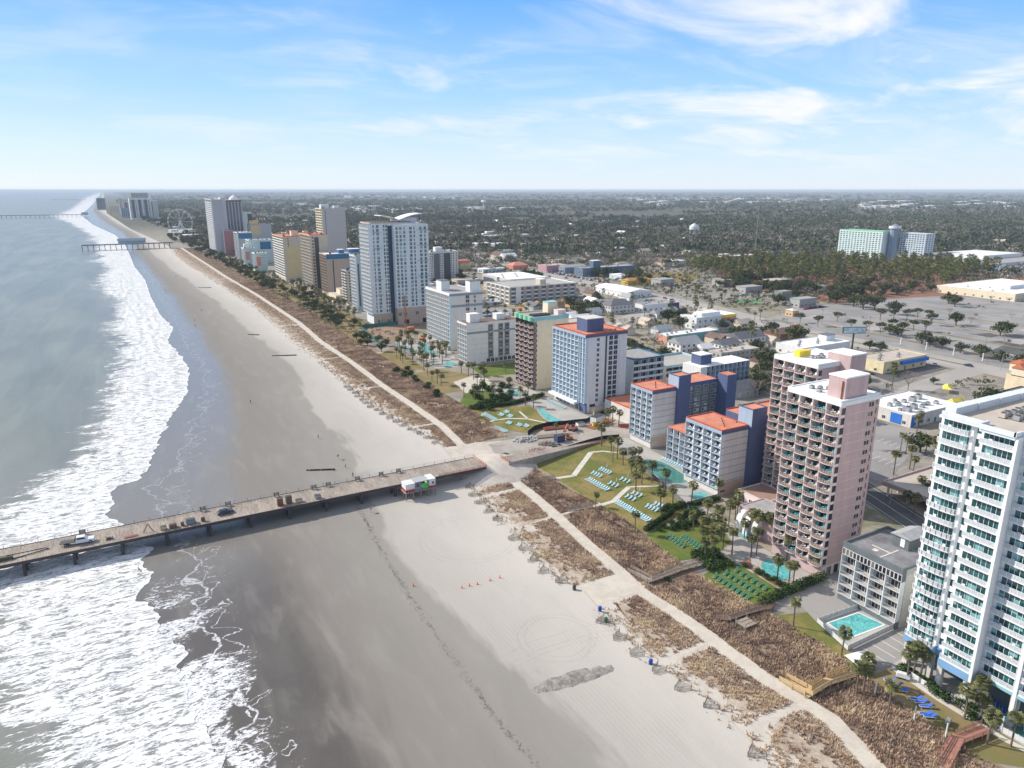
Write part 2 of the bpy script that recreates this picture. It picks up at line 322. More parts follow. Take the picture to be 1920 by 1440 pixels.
foot=q.math('MULTIPLY',q.step(q.noise(3.4,2,.6),.62,.70),q.step(q.noise(.07,3,.6,.8),.47,.60)); base=q.mix(q.math('MULTIPLY',q.math('MULTIPLY',foot,q.step(vs_,.5,.7)),.30),base,(.24,.215,.19))
film=q.step(vs_,.28,.17)
foamz=q.math('MULTIPLY',q.step(vs_,.34,.10),q.math('ADD',q.math('MULTIPLY',q.step(patch,.42,.60),q.math('ADD',.35,q.math('MULTIPLY',near,.65))),q.math('MULTIPLY',near,.25)))
lm=q.math('ADD',q.math('MULTIPLY',lace,.6),q.math('MULTIPLY',lace2,.4)); th=q.math('SUBTRACT',.68,q.math('MULTIPLY',foamz,.20)); foam=q.step(lm,th,q.math('ADD',th,.07)); foam=q.math('MULTIPLY',foam,q.step(vs_,.30,.22))
rp=q.noise(.10,3,.5,.3); r1=q.step(q.math('ABSOLUTE',q.math('SUBTRACT',q.math('ADD',v,q.math('MULTIPLY',rp,.9)),.95)),.028,.006); r2=q.step(q.math('ABSOLUTE',q.math('SUBTRACT',q.math('ADD',v,q.math('MULTIPLY',q.noise(.17,3,.5,.4),1.2)),1.25)),.02,.004); rid=q.math('MULTIPLY',q.math('MULTIPLY',q.math('MAXIMUM',r1,r2),q.step(fin,.40,.5)),q.math('ADD',.25,q.math('MULTIPLY',near,.6)))
col=q.mix(q.math('MAXIMUM',foam,rid),base,(.74,.75,.77))
tr2=q.n('ShaderNodeTexWave',bands_direction='X'); tr2.inputs['Scale'].default_value=.33; tr2.inputs['Distortion'].default_value=9; tr2.inputs['Detail'].default_value=1.5; tr2.inputs['Detail Scale'].default_value=.12; q.l(q.g,tr2.inputs['Vector']); tr=q.n('ShaderNodeTexWave',bands_direction='X'); tr.inputs['Scale'].default_value=.55; tr.inputs['Distortion'].default_value=14; tr.inputs['Detail'].default_value=3; tr.inputs['Detail Scale'].default_value=.35; q.l(q.g,tr.inputs['Vector'])
trk=q.math('MULTIPLY',tr.outputs['Fac'],q.step(vs_,.7,.8)); ln=q.math('MULTIPLY',q.math('MULTIPLY',q.step(tr2.outputs['Fac'],.90,.985),q.step(q.noise(.05,3,.5,.5),.46,.58)),q.step(vs_,.45,.6)); col=q.mix(q.math('MULTIPLY',ln,.30),col,(.30,.27,.24)); col=q.mix(q.math('MULTIPLY',q.step(q.noise(5.,3,.7),.60,.72),q.math('MULTIPLY',q.step(q.noise(.12,3,.6),.5,.62),.35)),col,(.25,.225,.20))
nb=q.bump(fin,.25,.12); nb=q.bump(trk,.07,.06,nb); nb=q.bump(mid,.3,.4,nb)
rg=q.math('ADD',.24,q.math('MULTIPLY',q.step(vs_,.20,.42),.62))
SAND=q.out(col,rg,nb,q.step(vs_,.2,.45,.30,.12))
segs=[(xF1-1.5,xW,10,(0,1)),(xW,xD,8,(1,2)),(xD,xR,9,(2,3)),(xR,xE+.6,12,(3,4))]
VV=[];FF=[];AT=[];cnt=0
for a_,b_,n_,vr in segs:
    t=np.linspace(0,1,n_); X=a_[:,None]*(1-t)+b_[:,None]*t; va=vr[0]+(vr[1]-vr[0])*t
    Z=np.interp(va,[0,.3,1,4],[-.05,.03,.06,.25])[None]+0*X
    if vr[0]>=2:
        for r_ in range(len(ys)):
            if ys[r_]<700:
                for c_ in range(n_): Z[r_,c_]+=.12*nz(X[r_,c_],ys[r_]*.5,.12,5)*(1 if 0<c_<n_-1 else .2)
    VV.append(np.stack([X,np.repeat(ys[:,None],n_,1),Z],-1).reshape(-1,3)); i=np.arange(len(ys)-1)[:,None]*n_+np.arange(n_-1)[None]+cnt
    FF.append(np.stack([i,i+1,i+n_+1,i+n_],-1).reshape(-1,4)); AT.append(np.repeat(va[None],len(ys),0).ravel()); cnt+=len(ys)*n_
o=npmesh('beach',np.concatenate(VV),np.concatenate(FF),SAND,attrs={'v':np.concatenate(AT)},smooth=True); tag(o,kind='structure')
# foam rope where the thin wash ends and seaweed wrack line
def polyl(px): return [G(*p) for p in px]
# ---------------- inland ground
q=NT('inland_ground'); sep=q.n('ShaderNodeSeparateXYZ'); q.l(q.g,sep.inputs[0])
a=q.noise(.012,5,.65); b_=q.noise(.09,6,.7); c_=q.noise(.9,4,.7)
town=q.ramp(a,[(.36,(.29,.265,.235)),(.46,(.22,.21,.20)),(.54,(.30,.26,.195)),(.64,(.17,.165,.10))]); town=q.mix(q.step(b_,.42,.66),town,(.34,.31,.265)); town=q.mix(q.math('MULTIPLY',q.step(c_,.5,.7),.35),town,(.12,.11,.09))
wood=q.mix(q.step(b_,.4,.6),(.075,.08,.055),(.15,.135,.11))
far=q.step(sep.outputs[0],560.,900.); far2=q.step(sep.outputs[1],1600.,2400.); fm=q.math('MAXIMUM',far,far2)
INL=q.out(q.mix(fm,town,wood),.95,q.bump(c_,.3,.2),.1)
xr=np.where(ys<8000,60000,80000).astype(float)
o=sheet('ground',xE,xE+xr,40,INL,lambda X,Y,t:X*0,(0,1),power=4); tag(o,kind='structure')
# ---------------- flat patches: name, polygon, z, material
def patch(name,pts,z,m,kind='structure',zz=0,jit=0,label=None,cat=None):
    if jit:
        P=[]; n=len(pts)
        for i in range(n):
            p=Vector(pts[i]); r_=Vector(pts[(i+1)%n]); k=max(1,int((r_-p).length/1.2))
            for j in range(k):
                s_=p.lerp(r_,j/k); d=(r_-p).normalized(); nn=Vector((-d.y,d.x)); s_=s_+nn*jit*nz(s_.x,s_.y,.22,9); P.append((s_.x,s_.y))
        pts=P
    area=sum(pts[i][0]*pts[(i+1)%len(pts)][1]-pts[(i+1)%len(pts)][0]*pts[i][1] for i in range(len(pts)))
    if area<0: pts=pts[::-1]
    mb=MB(); mb.add([(p[0],p[1],z) for p in pts],[tuple(range(len(pts)))]); o=mb.build(name,m); tag(o,label,cat,kind=kind); return o
def rect(x0,x1,y0,y1): return [(x0,y0),(x1,y0),(x1,y1),(x0,y1)]
def ribbon(name,pts,wd_,z,m,jit=0,kind='structure'):
    """strip of width wd_ along a line of points"""
    P=[]
    for i in range(len(pts)-1):
        a=Vector(pts[i]); b=Vector(pts[i+1]); k=max(1,int((b-a).length/2.5))
        for j in range(k): P.append(a.lerp(b,j/k))
    P.append(Vector(pts[-1])); vs=[]
    for i,p in enumerate(P):
        d=(P[min(i+1,len(P)-1)]-P[max(i-1,0)]).normalized(); n=Vector((-d.y,d.x)); w1=wd_/2*(1+jit*nz(p.x,p.y,.15,2)); w2=wd_/2*(1+jit*nz(p.x,p.y,.15,8))
        vs+=[(*(p+n*w1),z),(*(p-n*w2),z)]
    mb=MB(); mb.add(vs,[(2*i+1,2*i+3,2*i+2,2*i) for i in range(len(P)-1)]); o=mb.build(name,m); return tag(o,kind=kind)
def gmat(name,c1,c2,c3,s1=.08,s2=1.2,rough=.95,bump=.3,thr=(.4,.62)):
    q=NT(name); a=q.noise(s1,5,.6,.4); b=q.noise(s2,5,.75); col=q.mix(q.step(a,*thr),c1,c2); col=q.mix(q.math('MULTIPLY',q.step(b,.46,.66),.6),col,c3)
    MATS[name]=q.out(col,rough,q.bump(b,bump,.12),.12); return MATS[name]
LAWN=gmat('lawn_grass',(.145,.155,.045),(.27,.21,.085),(.10,.125,.035),.09,.8)
LAWNG=gmat('lawn_green',(.09,.145,.03),(.15,.17,.045),(.075,.115,.025),.12,.8)
DRY=gmat('dry_grass',(.27,.205,.105),(.18,.165,.065),(.22,.16,.09),.07,.8)
DUNE=gmat('dune_litter',(.26,.185,.135),(.36,.275,.195),(.17,.12,.09),.10,1.6,bump=.6)
PATHS=gmat('packed_sand',(.56,.51,.44),(.49,.44,.375),(.62,.57,.50),.25,1.5)
DSAND=gmat('dune_sand',(.54,.495,.44),(.48,.44,.385),(.58,.535,.48),.2,1.5,bump=.5)
DUNEW=gmat('thin_dune_cover',(.46,.39,.315),(.34,.262,.195),(.56,.51,.45),.22,1.3,bump=.6,thr=(.35,.6))
CONC=gmat('concrete',(.42,.40,.37),(.36,.345,.32),(.47,.455,.43),.15,2)
ASPH=gmat('asphalt',(.105,.105,.108),(.135,.132,.13),(.09,.09,.092),.06,2.5,.9)
ASPL=gmat('old_asphalt',(.31,.295,.285),(.235,.228,.225),(.36,.34,.32),.04,1.5,.92)
ROADP=gmat('pale_road',(.38,.355,.33),(.33,.31,.29),(.42,.395,.365),.03,1.5,.92)
DIRT=gmat('bare_dirt',(.30,.215,.155),(.24,.155,.105),(.38,.30,.235),.12,1.2,bump=.6)
PAINT=mat('road_paint',(.72,.72,.70),.7,.08,1.)
# ================================================================ building kit
C_=lambda n,c,**k: mat(n,c,**k)
WHITE=C_('white_plaster',(.72,.72,.71),var=.04,streak=.12); WHITE2=C_('cool_white_plaster',(.66,.69,.71),var=.05,streak=.12); OFFW=C_('offwhite_panel',(.62,.585,.55),var=.05,streak=.15)
TRIM=C_('white_trim',(.78,.79,.79),var=.03,rough=.6); RAIL=C_('white_rail',(.74,.77,.78),var=.05,rough=.5); RAILG=C_('grey_rail',(.36,.38,.40),var=.1,rough=.5)
PINK=C_('pink_plaster',(.50,.365,.355),var=.07,streak=.16); PINKT=C_('pale_pink_trim',(.72,.60,.57),var=.05); NAVY=C_('navy_plaster',(.095,.125,.23),var=.08,streak=.1); BLUEL=C_('light_blue_plaster',(.33,.42,.53),var=.06,streak=.1)
ORANGE=C_('orange_membrane',(.54,.185,.115),var=.10,col2=(.66,.28,.18),sc=.22); REDP=C_('red_parapet',(.45,.10,.06),var=.1)
CREAM=C_('cream_plaster',(.72,.63,.47),var=.05,streak=.12); GREENT=C_('mint_trim',(.24,.55,.36),var=.08); TEALT=C_('teal_trim',(.25,.48,.52),var=.08); TEALW=C_('teal_wall',(.14,.38,.43),var=.1)
GREYP=C_('grey_plaster',(.40,.40,.38),var=.08,streak=.15); DGREY=C_('charcoal_band',(.13,.15,.16),var=.15); STEELB=C_('slate_band',(.22,.27,.29),var=.1)
RWHITE=C_('white_roof',(.80,.80,.80),var=.08,sc=.12); RGREY=C_('gravel_roof',(.33,.32,.31),var=.15,sc=.5); RDARK=C_('bitumen_roof',(.15,.15,.165),var=.25,sc=.22,col2=(.26,.26,.27)); RTAN=C_('tan_roof',(.48,.42,.36),var=.1,sc=.2); RBROWN=C_('brown_roof',(.16,.11,.09),var=.2)
SHING=C_('grey_shingle',(.15,.155,.17),var=.2,sc=.8); SHINGL=C_('pale_shingle',(.34,.35,.36),var=.15,sc=.8); TERRA=C_('terracotta_tile',(.50,.17,.09),var=.2,sc=1.5)
TAN=C_('tan_plaster',(.50,.385,.30),var=.05,streak=.12); BEIGE=C_('beige_plaster',(.58,.49,.38),var=.05,streak=.1); YEL=C_('ochre_plaster',(.62,.49,.27),var=.06); RED=C_('brick_red_plaster',(.38,.17,.17),var=.08); LILAC=C_('lilac_plaster',(.43,.42,.45),var=.06); AQUA=C_('aqua_plaster',(.52,.62,.60),var=.06); CORAL=C_('coral_panel',(.62,.25,.18),var=.08); BBLUE=C_('bright_blue',(.03,.16,.55),var=.1); YBRI=C_('bright_yellow',(.80,.60,.06),var=.1); DTEAL=C_('deep_blue_panel',(.04,.16,.30),var=.1)
METAL=C_('galvanised_metal',(.42,.43,.44),var=.15,rough=.45,metal=.6,sc=2); DMETAL=C_('dark_metal',(.07,.075,.08),var=.2,rough=.5); RUST=C_('rusty_metal',(.25,.10,.05),var=.3); BLACK=C_('black_rubber',(.03,.03,.032),var=.2)
GL=glass('window_glass',(.020,.032,.036),(.42,.42,.40)); GLT=glass('teal_glass',(.015,.070,.075),(.20,.42,.42),thr=.6); GLB=glass('blue_glass',(.025,.045,.075),(.25,.33,.42)); GLD=glass('dim_glass',(.022,.022,.026),(.18,.16,.15),thr=.7)
CHAIRW=C_('white_resin',(.80,.80,.78),var=.05,rough=.5); CHAIRA=C_('aqua_sling',(.10,.48,.50),var=.1)
_mc={}
def win(w_,h_,mull=1,fr=TRIM,gl=GL,fw=.07,sill=False):
    k=('w',round(w_,2),round(h_,2),mull,fr.name,gl.name,sill)
    if k in _mc: return _mc[k]
    mb=MB(); a=w_/2
    mb.add([(-a,.02,0),(a,.02,0),(a,.02,h_),(-a,.02,h_)][::-1],[(0,1,2,3)],1)
    mb.box(-a,a,0,.07,-fw,0,0); mb.box(-a,a,0,.07,h_,h_+fw,0); mb.box(-a-fw,-a,0,.07,-fw,h_+fw,0); mb.box(a,a+fw,0,.07,-fw,h_+fw,0)
    for i in range(1,mull+1):
        x=-a+w_*i/(mull+1); mb.box(x-fw/2,x+fw/2,0.021,.065,0,h_,0)
    if sill: mb.box(-a-.1,a+.1,.07,.16,-fw-.05,-fw+.03,0)
    _mc[k]=mb.mesh('window',[fr,gl]); return _mc[k]
def bal(w_,d,rh=.95,style='bars',slab=WHITE,rail=RAIL,chairs=1,arc=0,var=0):
    """balcony cell: origin on the recessed wall line, y outward"""
    k=('b',round(w_,2),round(d,2),style,slab.name,rail.name,chairs,arc,var)
    if k in _mc: return _mc[k]
    mb=MB(); a=w_/2
    if arc:
        n=9; P=[(a,0),(a,d)]+[(a*math.cos(t),d+arc*math.sin(t)) for t in [PI*i/(n-1) for i in range(1,n-1)]]+[(-a,d),(-a,0)]
        mb.prism(P,-.18,0,0)
        Q=[p for p in P[1:-1]]
    else:
        mb.box(-a,a,0,d,-.18,0,0); Q=[(a,d-.05),(-a,d-.05)]
    for i in range(len(Q)-1):
        p,q_=Vector((*Q[i],0)),Vector((*Q[i+1],0)); u=Vector((0,0,1))
        if style=='thin': mb.bar(p-u*.07,q_-u*.07,.07,.15,1)
        if style=='solid': mb.bar(p+u*rh*.5,q_+u*rh*.5,.07,rh,1)
        elif style=='panel':
            mb.bar(p+u*rh,q_+u*rh,.08,.08,1); mb.bar(p+u*.1,q_+u*.1,.06,.08,1); mb.bar(p+u*(rh*.53),q_+u*(rh*.53),.02,rh*.75,3)
            n=max(1,int((q_-p).length/1.1))
            for j in range(n+1): c=p.lerp(q_,j/n); mb.box(c.x-.04,c.x+.04,c.y-.04,c.y+.04,0,rh,1)
        elif style=='thin':
            mb.bar(p+u*rh,q_+u*rh,.035,.035,1); mb.bar(p+u*.55,q_+u*.55,.02,.02,1); mb.box(p.x-.02,p.x+.02,p.y-.02,p.y+.02,0,rh,1)
        else:
            mb.bar(p+u*rh,q_+u*rh,.07,.09,1); mb.bar(p+u*.12,q_+u*.12,.05,.06,1)
            n=max(1,int((q_-p).length/.42))
            for j in range(n): c=p.lerp(q_,(j+.5)/n); mb.box(c.x-.022,c.x+.022,c.y-.022,c.y+.022,.12,rh,1)
    for j in range(chairs):
        cx_=(-a*.5 if (j+var)%2 else a*.45)+.1*var; cy=d*.55; s=.27
        mb.box(cx_-s,cx_+s,cy-s,cy+s,.36,.43,2); mb.box(cx_-s,cx_+s,cy-s-.05,cy-s,.43,.98,2)
        for sx in (-1,1):
            for sy in (-1,1): mb.box(cx_+sx*(s-.04)-.03,cx_+sx*(s-.04)+.03,cy+sy*(s-.04)-.03,cy+sy*(s-.04)+.03,0.003,.36,2)
    if chairs and var%3==1: mb.cyl((0,d*.6,.003),(0,d*.6,.6),.05,n=5,m=2); mb.cyl((0,d*.6,.6),(0,d*.6,.65),.33,n=8,m=2)
    _mc[k]=mb.mesh('balcony',[slab,rail,CHAIRA if var>=3 else CHAIRW,PANELM]); return _mc[k]
BALD=C_('brown_balcony',(.20,.14,.12),var=.2); BALF=C_('balcony_floor',(.27,.20,.17),var=.25,sc=1.2); BALW=C_('balcony_wall',(.19,.135,.125),var=.15)  # floor and wall browns: own tone plus recess shade put into the colour
PANELM=C_('frosted_panel',(.50,.52,.54),var=.25,sc=6,rough=.4)
class B:
    def __init__(s,name,label,cat,x0,x1,y0,y1,h,group=None,rz=0,wall=WHITE):
        s.root=thing(name,label,cat,(x0,y0,0),rz,group); s.wx=x1-x0; s.wy=y1-y0; s.h=h; s.w=MB(); s.wm=[wall]; s.wn=[]; s.bn=[]; s.rec=dict(S=0,C=0,E=0,N=0)
    def mi(s,m):
        if m is None: return 0
        if m not in s.wm: s.wm.append(m)
        return s.wm.index(m)
    def solid(s,f,a0,a1,z0,z1,d0,d1,m=None):
        m=s.mi(m)
        if f=='S': s.w.box(-d1,-d0,a0,a1,z0,z1,m)
        if f=='E': s.w.box(s.wx+d0,s.wx+d1,a0,a1,z0,z1,m)
        if f=='C': s.w.box(a0,a1,-d1,-d0,z0,z1,m)
        if f=='N': s.w.box(a0,a1,s.wy+d0,s.wy+d1,z0,z1,m)
    def loc(s,f,a,d,z):
        return {'S':((-d,a,z),PI/2),'E':((s.wx+d,a,z),-PI/2),'C':((a,-d,z),PI),'N':((a,s.wy+d,z),0)}[f]
    def core(s,z0=0,m=None,**rec):
        s.rec.update(rec); r=s.rec; s.w.box(r['S'],s.wx-r['E'],r['C'],s.wy-r['N'],z0,s.h,s.mi(m))
    def win(s,f,as_,zs,me,d=0):
        for a in as_:
            for z in zs: l,r=s.loc(f,a,d,z); s.wn.append((me,l,r))
    def bays(s,f,a0,a1,n,z0,nz_,fh,rec,proud=0,fin=.25,finm=None,style='bars',slab=WHITE,rail=RAIL,door=None,arc=0,chairs=1,doorw=.8,doorh=.76,gl=GL,fr=TRIM,fins=True,top=None,rnd=None,mull=1,nv=3):
        """grid of balconies recessed `rec` behind the facade plane"""
        cw=(a1-a0)/n; zt=z0+nz_*fh if top is None else top
        if fins:
            for i in range(n+1):
                a=a0+cw*i; lo=max(a-fin/2,a0) if i else a0; hi=min(a+fin/2,a1) if i<n else a1
                s.solid(f,lo,hi,z0,zt,-rec,0.06+proud,finm)
        for i in range(n):
            for j in range(nz_):
                v=random.randrange(nv); a=a0+cw*(i+.5); z=z0+fh*j
                l,r=s.loc(f,a,-rec,z); s.bn.append((bal(cw-fin-.004,rec+proud,style=style,slab=slab,rail=rail,arc=arc,chairs=chairs,var=v),l,r))
                l,r=s.loc(f,a,-rec,z+.1); s.wn.append((win((cw-fin)*doorw,fh*doorh,mull,fr,gl),l,r))
    def roof(s,m=RGREY,par=.8,pm=None,t=.3,over=0,name='roof'):
        mb=MB(); o=over; a,b,h=s.wx,s.wy,s.h
        mb.box(t-o,a-t+o,t-o,b-t+o,h,h+.12,0)
        for x0,x1,y0,y1 in ((-o,a+o,-o,t-o),(-o,a+o,b-t+o,b+o),(-o,t-o,t-o,b-t+o),(a-t+o,a+o,t-o,b-t+o)): mb.box(x0,x1,y0,y1,h-(.003 if o else 0),h+par,1)
        return mb.build(name,[m,pm or s.wm[0]],s.root)
    def pent(s,x0,x1,y0,y1,h,m=None,top=RWHITE,name='penthouse',z=None):
        z=s.h+.12 if z is None else z
        mb=MB(); mb.box(x0,x1,y0,y1,z,z+h,0); mb.box(x0-.12,x1+.12,y0-.12,y1+.12,z+h,z+h+.35,1); return mb.build(name,[m or s.wm[0],top],s.root)
    def hvac(s,pts,sz=1.2,m=METAL):
        for x,y in pts: acunit(sz,m,s.root,(x,y,s.h+.12))
    def finish(s,cap=100):
        s.w.build('wall',s.wm,s.root); parts(s.root,'balcony',s.bn,cap); parts(s.root,'window',s.wn,cap); return s.root
def acunit(sz,m,parent,loc):
    k=('ac',sz,m.name)
    if k not in _mc:
        mb=MB(); a=sz/2; mb.box(-a,a,-a,a,.15,sz*.85,0); mb.cyl((0,0,sz*.85),(0,0,sz*.95),a*.75,n=12,m=1); mb.box(-a*.9,-a*.7,-a,a,0,.15,1); mb.box(a*.7,a*.9,-a,a,0,.15,1)
        _mc[k]=mb.mesh('rooftop_unit',[m,DMETAL])
    return link('rooftop_unit',_mc[k],parent,loc)
def fr(a0,a1,n): return [a0+(a1-a0)*(i+.5)/n for i in range(n)]
def zr(z0,n,fh): return [z0+fh*i for i in range(n)]
# ================================================================ seafront towers, near to far
# --- white and teal condominium filling the right edge
CONDW=C_('condo_white',(.80,.81,.81),var=.03,streak=.05)
b=B('condominium_tower','tall white balcony tower with teal glass and blue lower band at right edge','apartment tower',132.6,166,20,72.6,54.2,wall=CONDW)
z0=7.2; fh=2.61; nf=18
b.w.box(2.2,b.wx,0,b.wy,7.2,b.h,0); b.w.box(.75,2.2,6.4,38.5,7.2,b.h,0); b.w.box(-.9,2.2,38.5,44.4,7.2,b.h,0); b.w.box(.75,2.2,46.6,52.6,7.2,b.h,0); b.w.box(5,b.wx,0,b.wy-3,0,7.2,b.mi(DGREY))
b.solid('S',46.0,51.8+.8,5.6,b.h,-2.2,-2.0)
# bay a (far end)
b.bays('S',46.6,52.6,1,z0,nf,fh,.75,fin=.3,style='panel',slab=CONDW,gl=GLT,mull=5,doorw=.86,doorh=.84,arc=.45,nv=3,fins=False)
# narrow recessed strip
b.solid('S',44.4,46.6,z0,b.h,-2.2,-1.2); b.win('S',[45.5],zr(z0+.7,nf,fh),win(1.5,1.5,1,TRIM,GLT),-1.2)
b.bays('S',38.5,44.4,1,z0,nf,fh,-.9,proud=1.8,fin=.3,style='panel',slab=CONDW,gl=GLT,mull=5,doorw=.9,doorh=.84,fins=False,nv=3)
b.solid('S',38.0,38.5,3.0,b.h,-2.2,2.0); 
for k,(a0,a1) in enumerate(((31.8,38.0),(25.6,31.2),(19.4,25.0),(13.2,18.8),(7,12.6))):
    b.bays('S',a0,a1,1,z0,nf,fh,.75,fin=.3,style='panel',slab=CONDW,gl=GLT,mull=5,doorw=.88,doorh=.84,fins=False,nv=3)
    b.solid('S',a0-.6,a0,3.0,b.h,-2.2,.15)
BANDB=C_('blue_band',(.20,.36,.56),var=.06)
b.solid('S',46.6,52.6,5.4,z0-.18,-2.0,.1,BANDB); b.solid('S',44.4,46.6,5.4,z0,-2.0,-1.1,BANDB); b.solid('S',38.6,44.4,5.4,z0-.18,-2.0,1.9,BANDB); b.solid('S',6.4,37.9,6.4,z0-.18,-2.0,.1,TEALT)
b.solid('S',6.4,38.5,b.h-.5,b.h,-2,.3,WHITE2); b.solid('S',38.5,44.4,b.h-.5,b.h,-2,2.1,WHITE2); b.solid('S',44.4,52.6,b.h-.5,b.h,-2,.3,WHITE2)
for a,d in ((51.8,-.2),(46.9,-.2),(44,1.5),(39,1.5),(31.5,0),(25.3,0),(19.1,0)):
    b.solid('S',a-.5,a+.5,0,5.4 if a>38 else 6.4,d-1.1,d,OFFW)
mb=MB(); h=b.h
mb.box(-.1,b.wx,.4,b.wy-.3,h,h+.12,0)
mb.box(-.35,0.1,.4,38.4,h,h+.9,1); mb.box(-2.3,-1.9,38.4,44.4,h,h+.9,1); mb.box(-2.3,-.35,38.3,38.7,h+.12,h+.9,1); mb.box(-1.9,-.1,38.7,44.4,h,h+.12,0); mb.box(-1.9,1,44.4,44.8,h+.12,h+.9,1); mb.box(-.35,.1,44.8,52.2,h,h+.9,1)
for k in range(4):
    x=1+k*7.5; mb.box(x,x+7.2,b.wy-2.2,b.wy-.2,h,h+1.6-.08*k,1)
mb.build('roof',[RTAN,WHITE2],b.root)
for i in range(9):
    for j in range(3): acunit(1.15,METAL if (i+j)%3 else RTAN,b.root,(7.5+i*1.8+j*.5,45.5-j*2.2+(i%2)*.3,h+.12))
for i in range(6): acunit(1.5,DMETAL,b.root,(8+i*2.2,37.5,h+.12))
b.finish()
# --- grey six-storey hotel
b=B('small_hotel','low grey six storey hotel with dark bitumen roof beside striped pool deck','hotel',141.8,158.2,80,94.8,14.6,wall=GREYP)
b.core(S=1.5); n=4
b.solid('S',0,14.8,11.9,14.6,-1.5,-.05,DGREY); b.win('S',fr(0,14.8,16),[12.15],win(.72,1.5,0,TRIM,GLD),-.05)
b.bays('S',0,14.8,n,1.9,4,2.5,1.5,fin=.22,finm=WHITE2,style='bars',slab=OFFW,rail=RAILG,chairs=0,gl=GLD,mull=2,doorw=.7,top=11.9)
b.solid('S',0,14.8,0,1.7,-1.5,-.4,DGREY)
BLK=C_('breeze_block',(.47,.47,.42),var=.12,sc=2.2,col2=(.60,.60,.55))
b.solid('C',1.7,16.4,0,13.2,0,.06,BLK); b.win('C',[13],[11.2],win(1.6,1.1,1,TRIM,GLD),.06)
b.roof(RDARK,.7,DGREY,t=.35)
mb=MB(); mb.box(9.5,16.0,5,9,b.h+.13,b.h+3.0,0); mb.gable(9.5,16,5,9,b.h+3.0,b.h+4.0,1,'x',.5); mb.box(9.44,9.5,6,7,b.h+.6,b.h+2.6,2); mb.build('stair_house',[DGREY,SHINGL,TRIM],b.root)
mb=MB(); mb.box(1,8,6.2,6.5,b.h+.125,b.h+.19); mb.box(5,5.3,6.5,11,b.h+.125,b.h+.19); mb.box(3,4.2,8.5,9.6,b.h+.125,b.h+.16); mb.build('roof_patch',[OFFW],b.root)
b.finish()
# --- pink twin towers
def pinktower(lab,x0,x1,y0,y1,h,nfl,ncol,windows):
    b=B('pink_tower',lab,'apartment tower',x0,x1,y0,y1,h,'pink curved balcony towers',wall=PINK)
    b.core(S=2.0); fh=(h-1.0-3.2)/nfl; z0=3.2
    b.bays('S',0,b.wy,ncol,z0,nfl,fh,2.0,fin=.26,finm=PINKT,style='thin',slab=BALF,rail=PINKT,arc=.8,chairs=2,mull=2,doorw=.97,doorh=.86,fr=DGREY,gl=GL,nv=5,top=h-1)
    b.solid('S',0,b.wy,z0,h-1,-2,-1.985,BALW); b.solid('S',0,b.wy,h-1,h,-2,.1,WHITE); b.solid('S',0,b.wy,0,z0-.18,-2,-.3,PINK)  # thin brown sheet paints recess shade onto the back wall
    b.win('C',[1.0+.35],zr(z0+.2,nfl,fh),win(1.5,fh*.7,0,PINKT,GLD),.01)
    b.win('C',[b.wx-3.2],zr(z0+.8,nfl,fh),win(1.9,1.2,1,PINKT,GLD),.01); b.win('C',[b.wx-1.1],zr(z0+1.2,nfl,fh),win(.35,1.5,0,PINK,GLD),.01)
    for j in range(1,nfl): b.solid('C',3,b.wx-.4,z0+fh*j-.03,z0+fh*j+.03,-.02,.012,PINKT)
    b.solid('C',-.2,b.wx+.2,h-1,h,-.1,.35,WHITE); b.solid('E',0,b.wy,h-1,h,-.1,.3,WHITE)
    b.roof(RWHITE,.35,RWHITE,t=.4)
    b.win('E',fr(1,b.wy-1,5),zr(z0+.6,nfl,fh),win(1.5,1.4,1,PINKT,GL))
    return b
b=pinktower('nearer pink tower with curved balconies and white roof, beside the oval pool',146,160.8,103,118.4,46.5,17,4,1)
b.pent(2.2,10.5,.8,5.6,5.2,PINK,RWHITE); b.hvac([(3,8.5),(5.2,10),(7,8.8),(9.5,9.4),(4,11.5)],1.0)
mb=MB(); mb.box(1.9,2.2,1.5,1.75,b.h,b.h+4.6); mb.build('exhaust_pipe',[RUST],b.root)
b.solid('C',.3,b.wx-.3,0,2.9,.0,.04,OFFW); b.win('C',fr(2,13,4),[.05],win(1.6,2.4,0,PINK,GLD),.05)
b.finish()
b=pinktower('farther pink tower with curved balconies and a yellow box on its roof',174,192.2,131.6,147.4,46,17,4,1)
b.pent(9.5,16.5,-3.6,4.2,5.4,PINK,RWHITE,z=b.h-3); b.hvac([(6,7),(7.5,6),(9,5.4),(11,7.6)],1.0)
mb=MB(); mb.box(3.5,8.5,9.5,11.5,b.h+.12,b.h+1.9); mb.build('yellow_cabinet',[YBRI],b.root); b.finish()
# pink low wing with white ribs, and lobby link
b=B('pool_pavilion','low pink pavilion with white curved ribs and grey roof between palms and pink tower','pavilion',150,160,121,134,6.5,wall=PINK); b.core(); b.roof(RGREY,.3)
for k in range(3):
    y=4.5+k*2.9; n=8; P=[(0,0)]; mb=MB()
    for sgn in (0,1):
        pass
    arc=[(-2.6*math.cos(t),6.0*math.sin(t)) for t in [PI/2*i/n for i in range(n+1)]]; vs=[];
    for (ax,az) in arc: vs+=[(ax,y,az),(ax,y+1.7,az)]
    mb.add(vs,[(2*i,2*i+1,2*i+3,2*i+2) for i in range(n)]); mb.add(vs,[(2*i+2,2*i+3,2*i+1,2*i) for i in range(0)])
    mb.add([(a_,y,z_) for a_,z_ in arc]+[(0,y,0)],[tuple(range(n+2))]); mb.add([(a_,y+1.7,z_) for a_,z_ in arc]+[(0,y+1.7,0)],[tuple(range(n+1,-1,-1))]); mb.build('curved_rib',[WHITE],b.root)
b.finish()
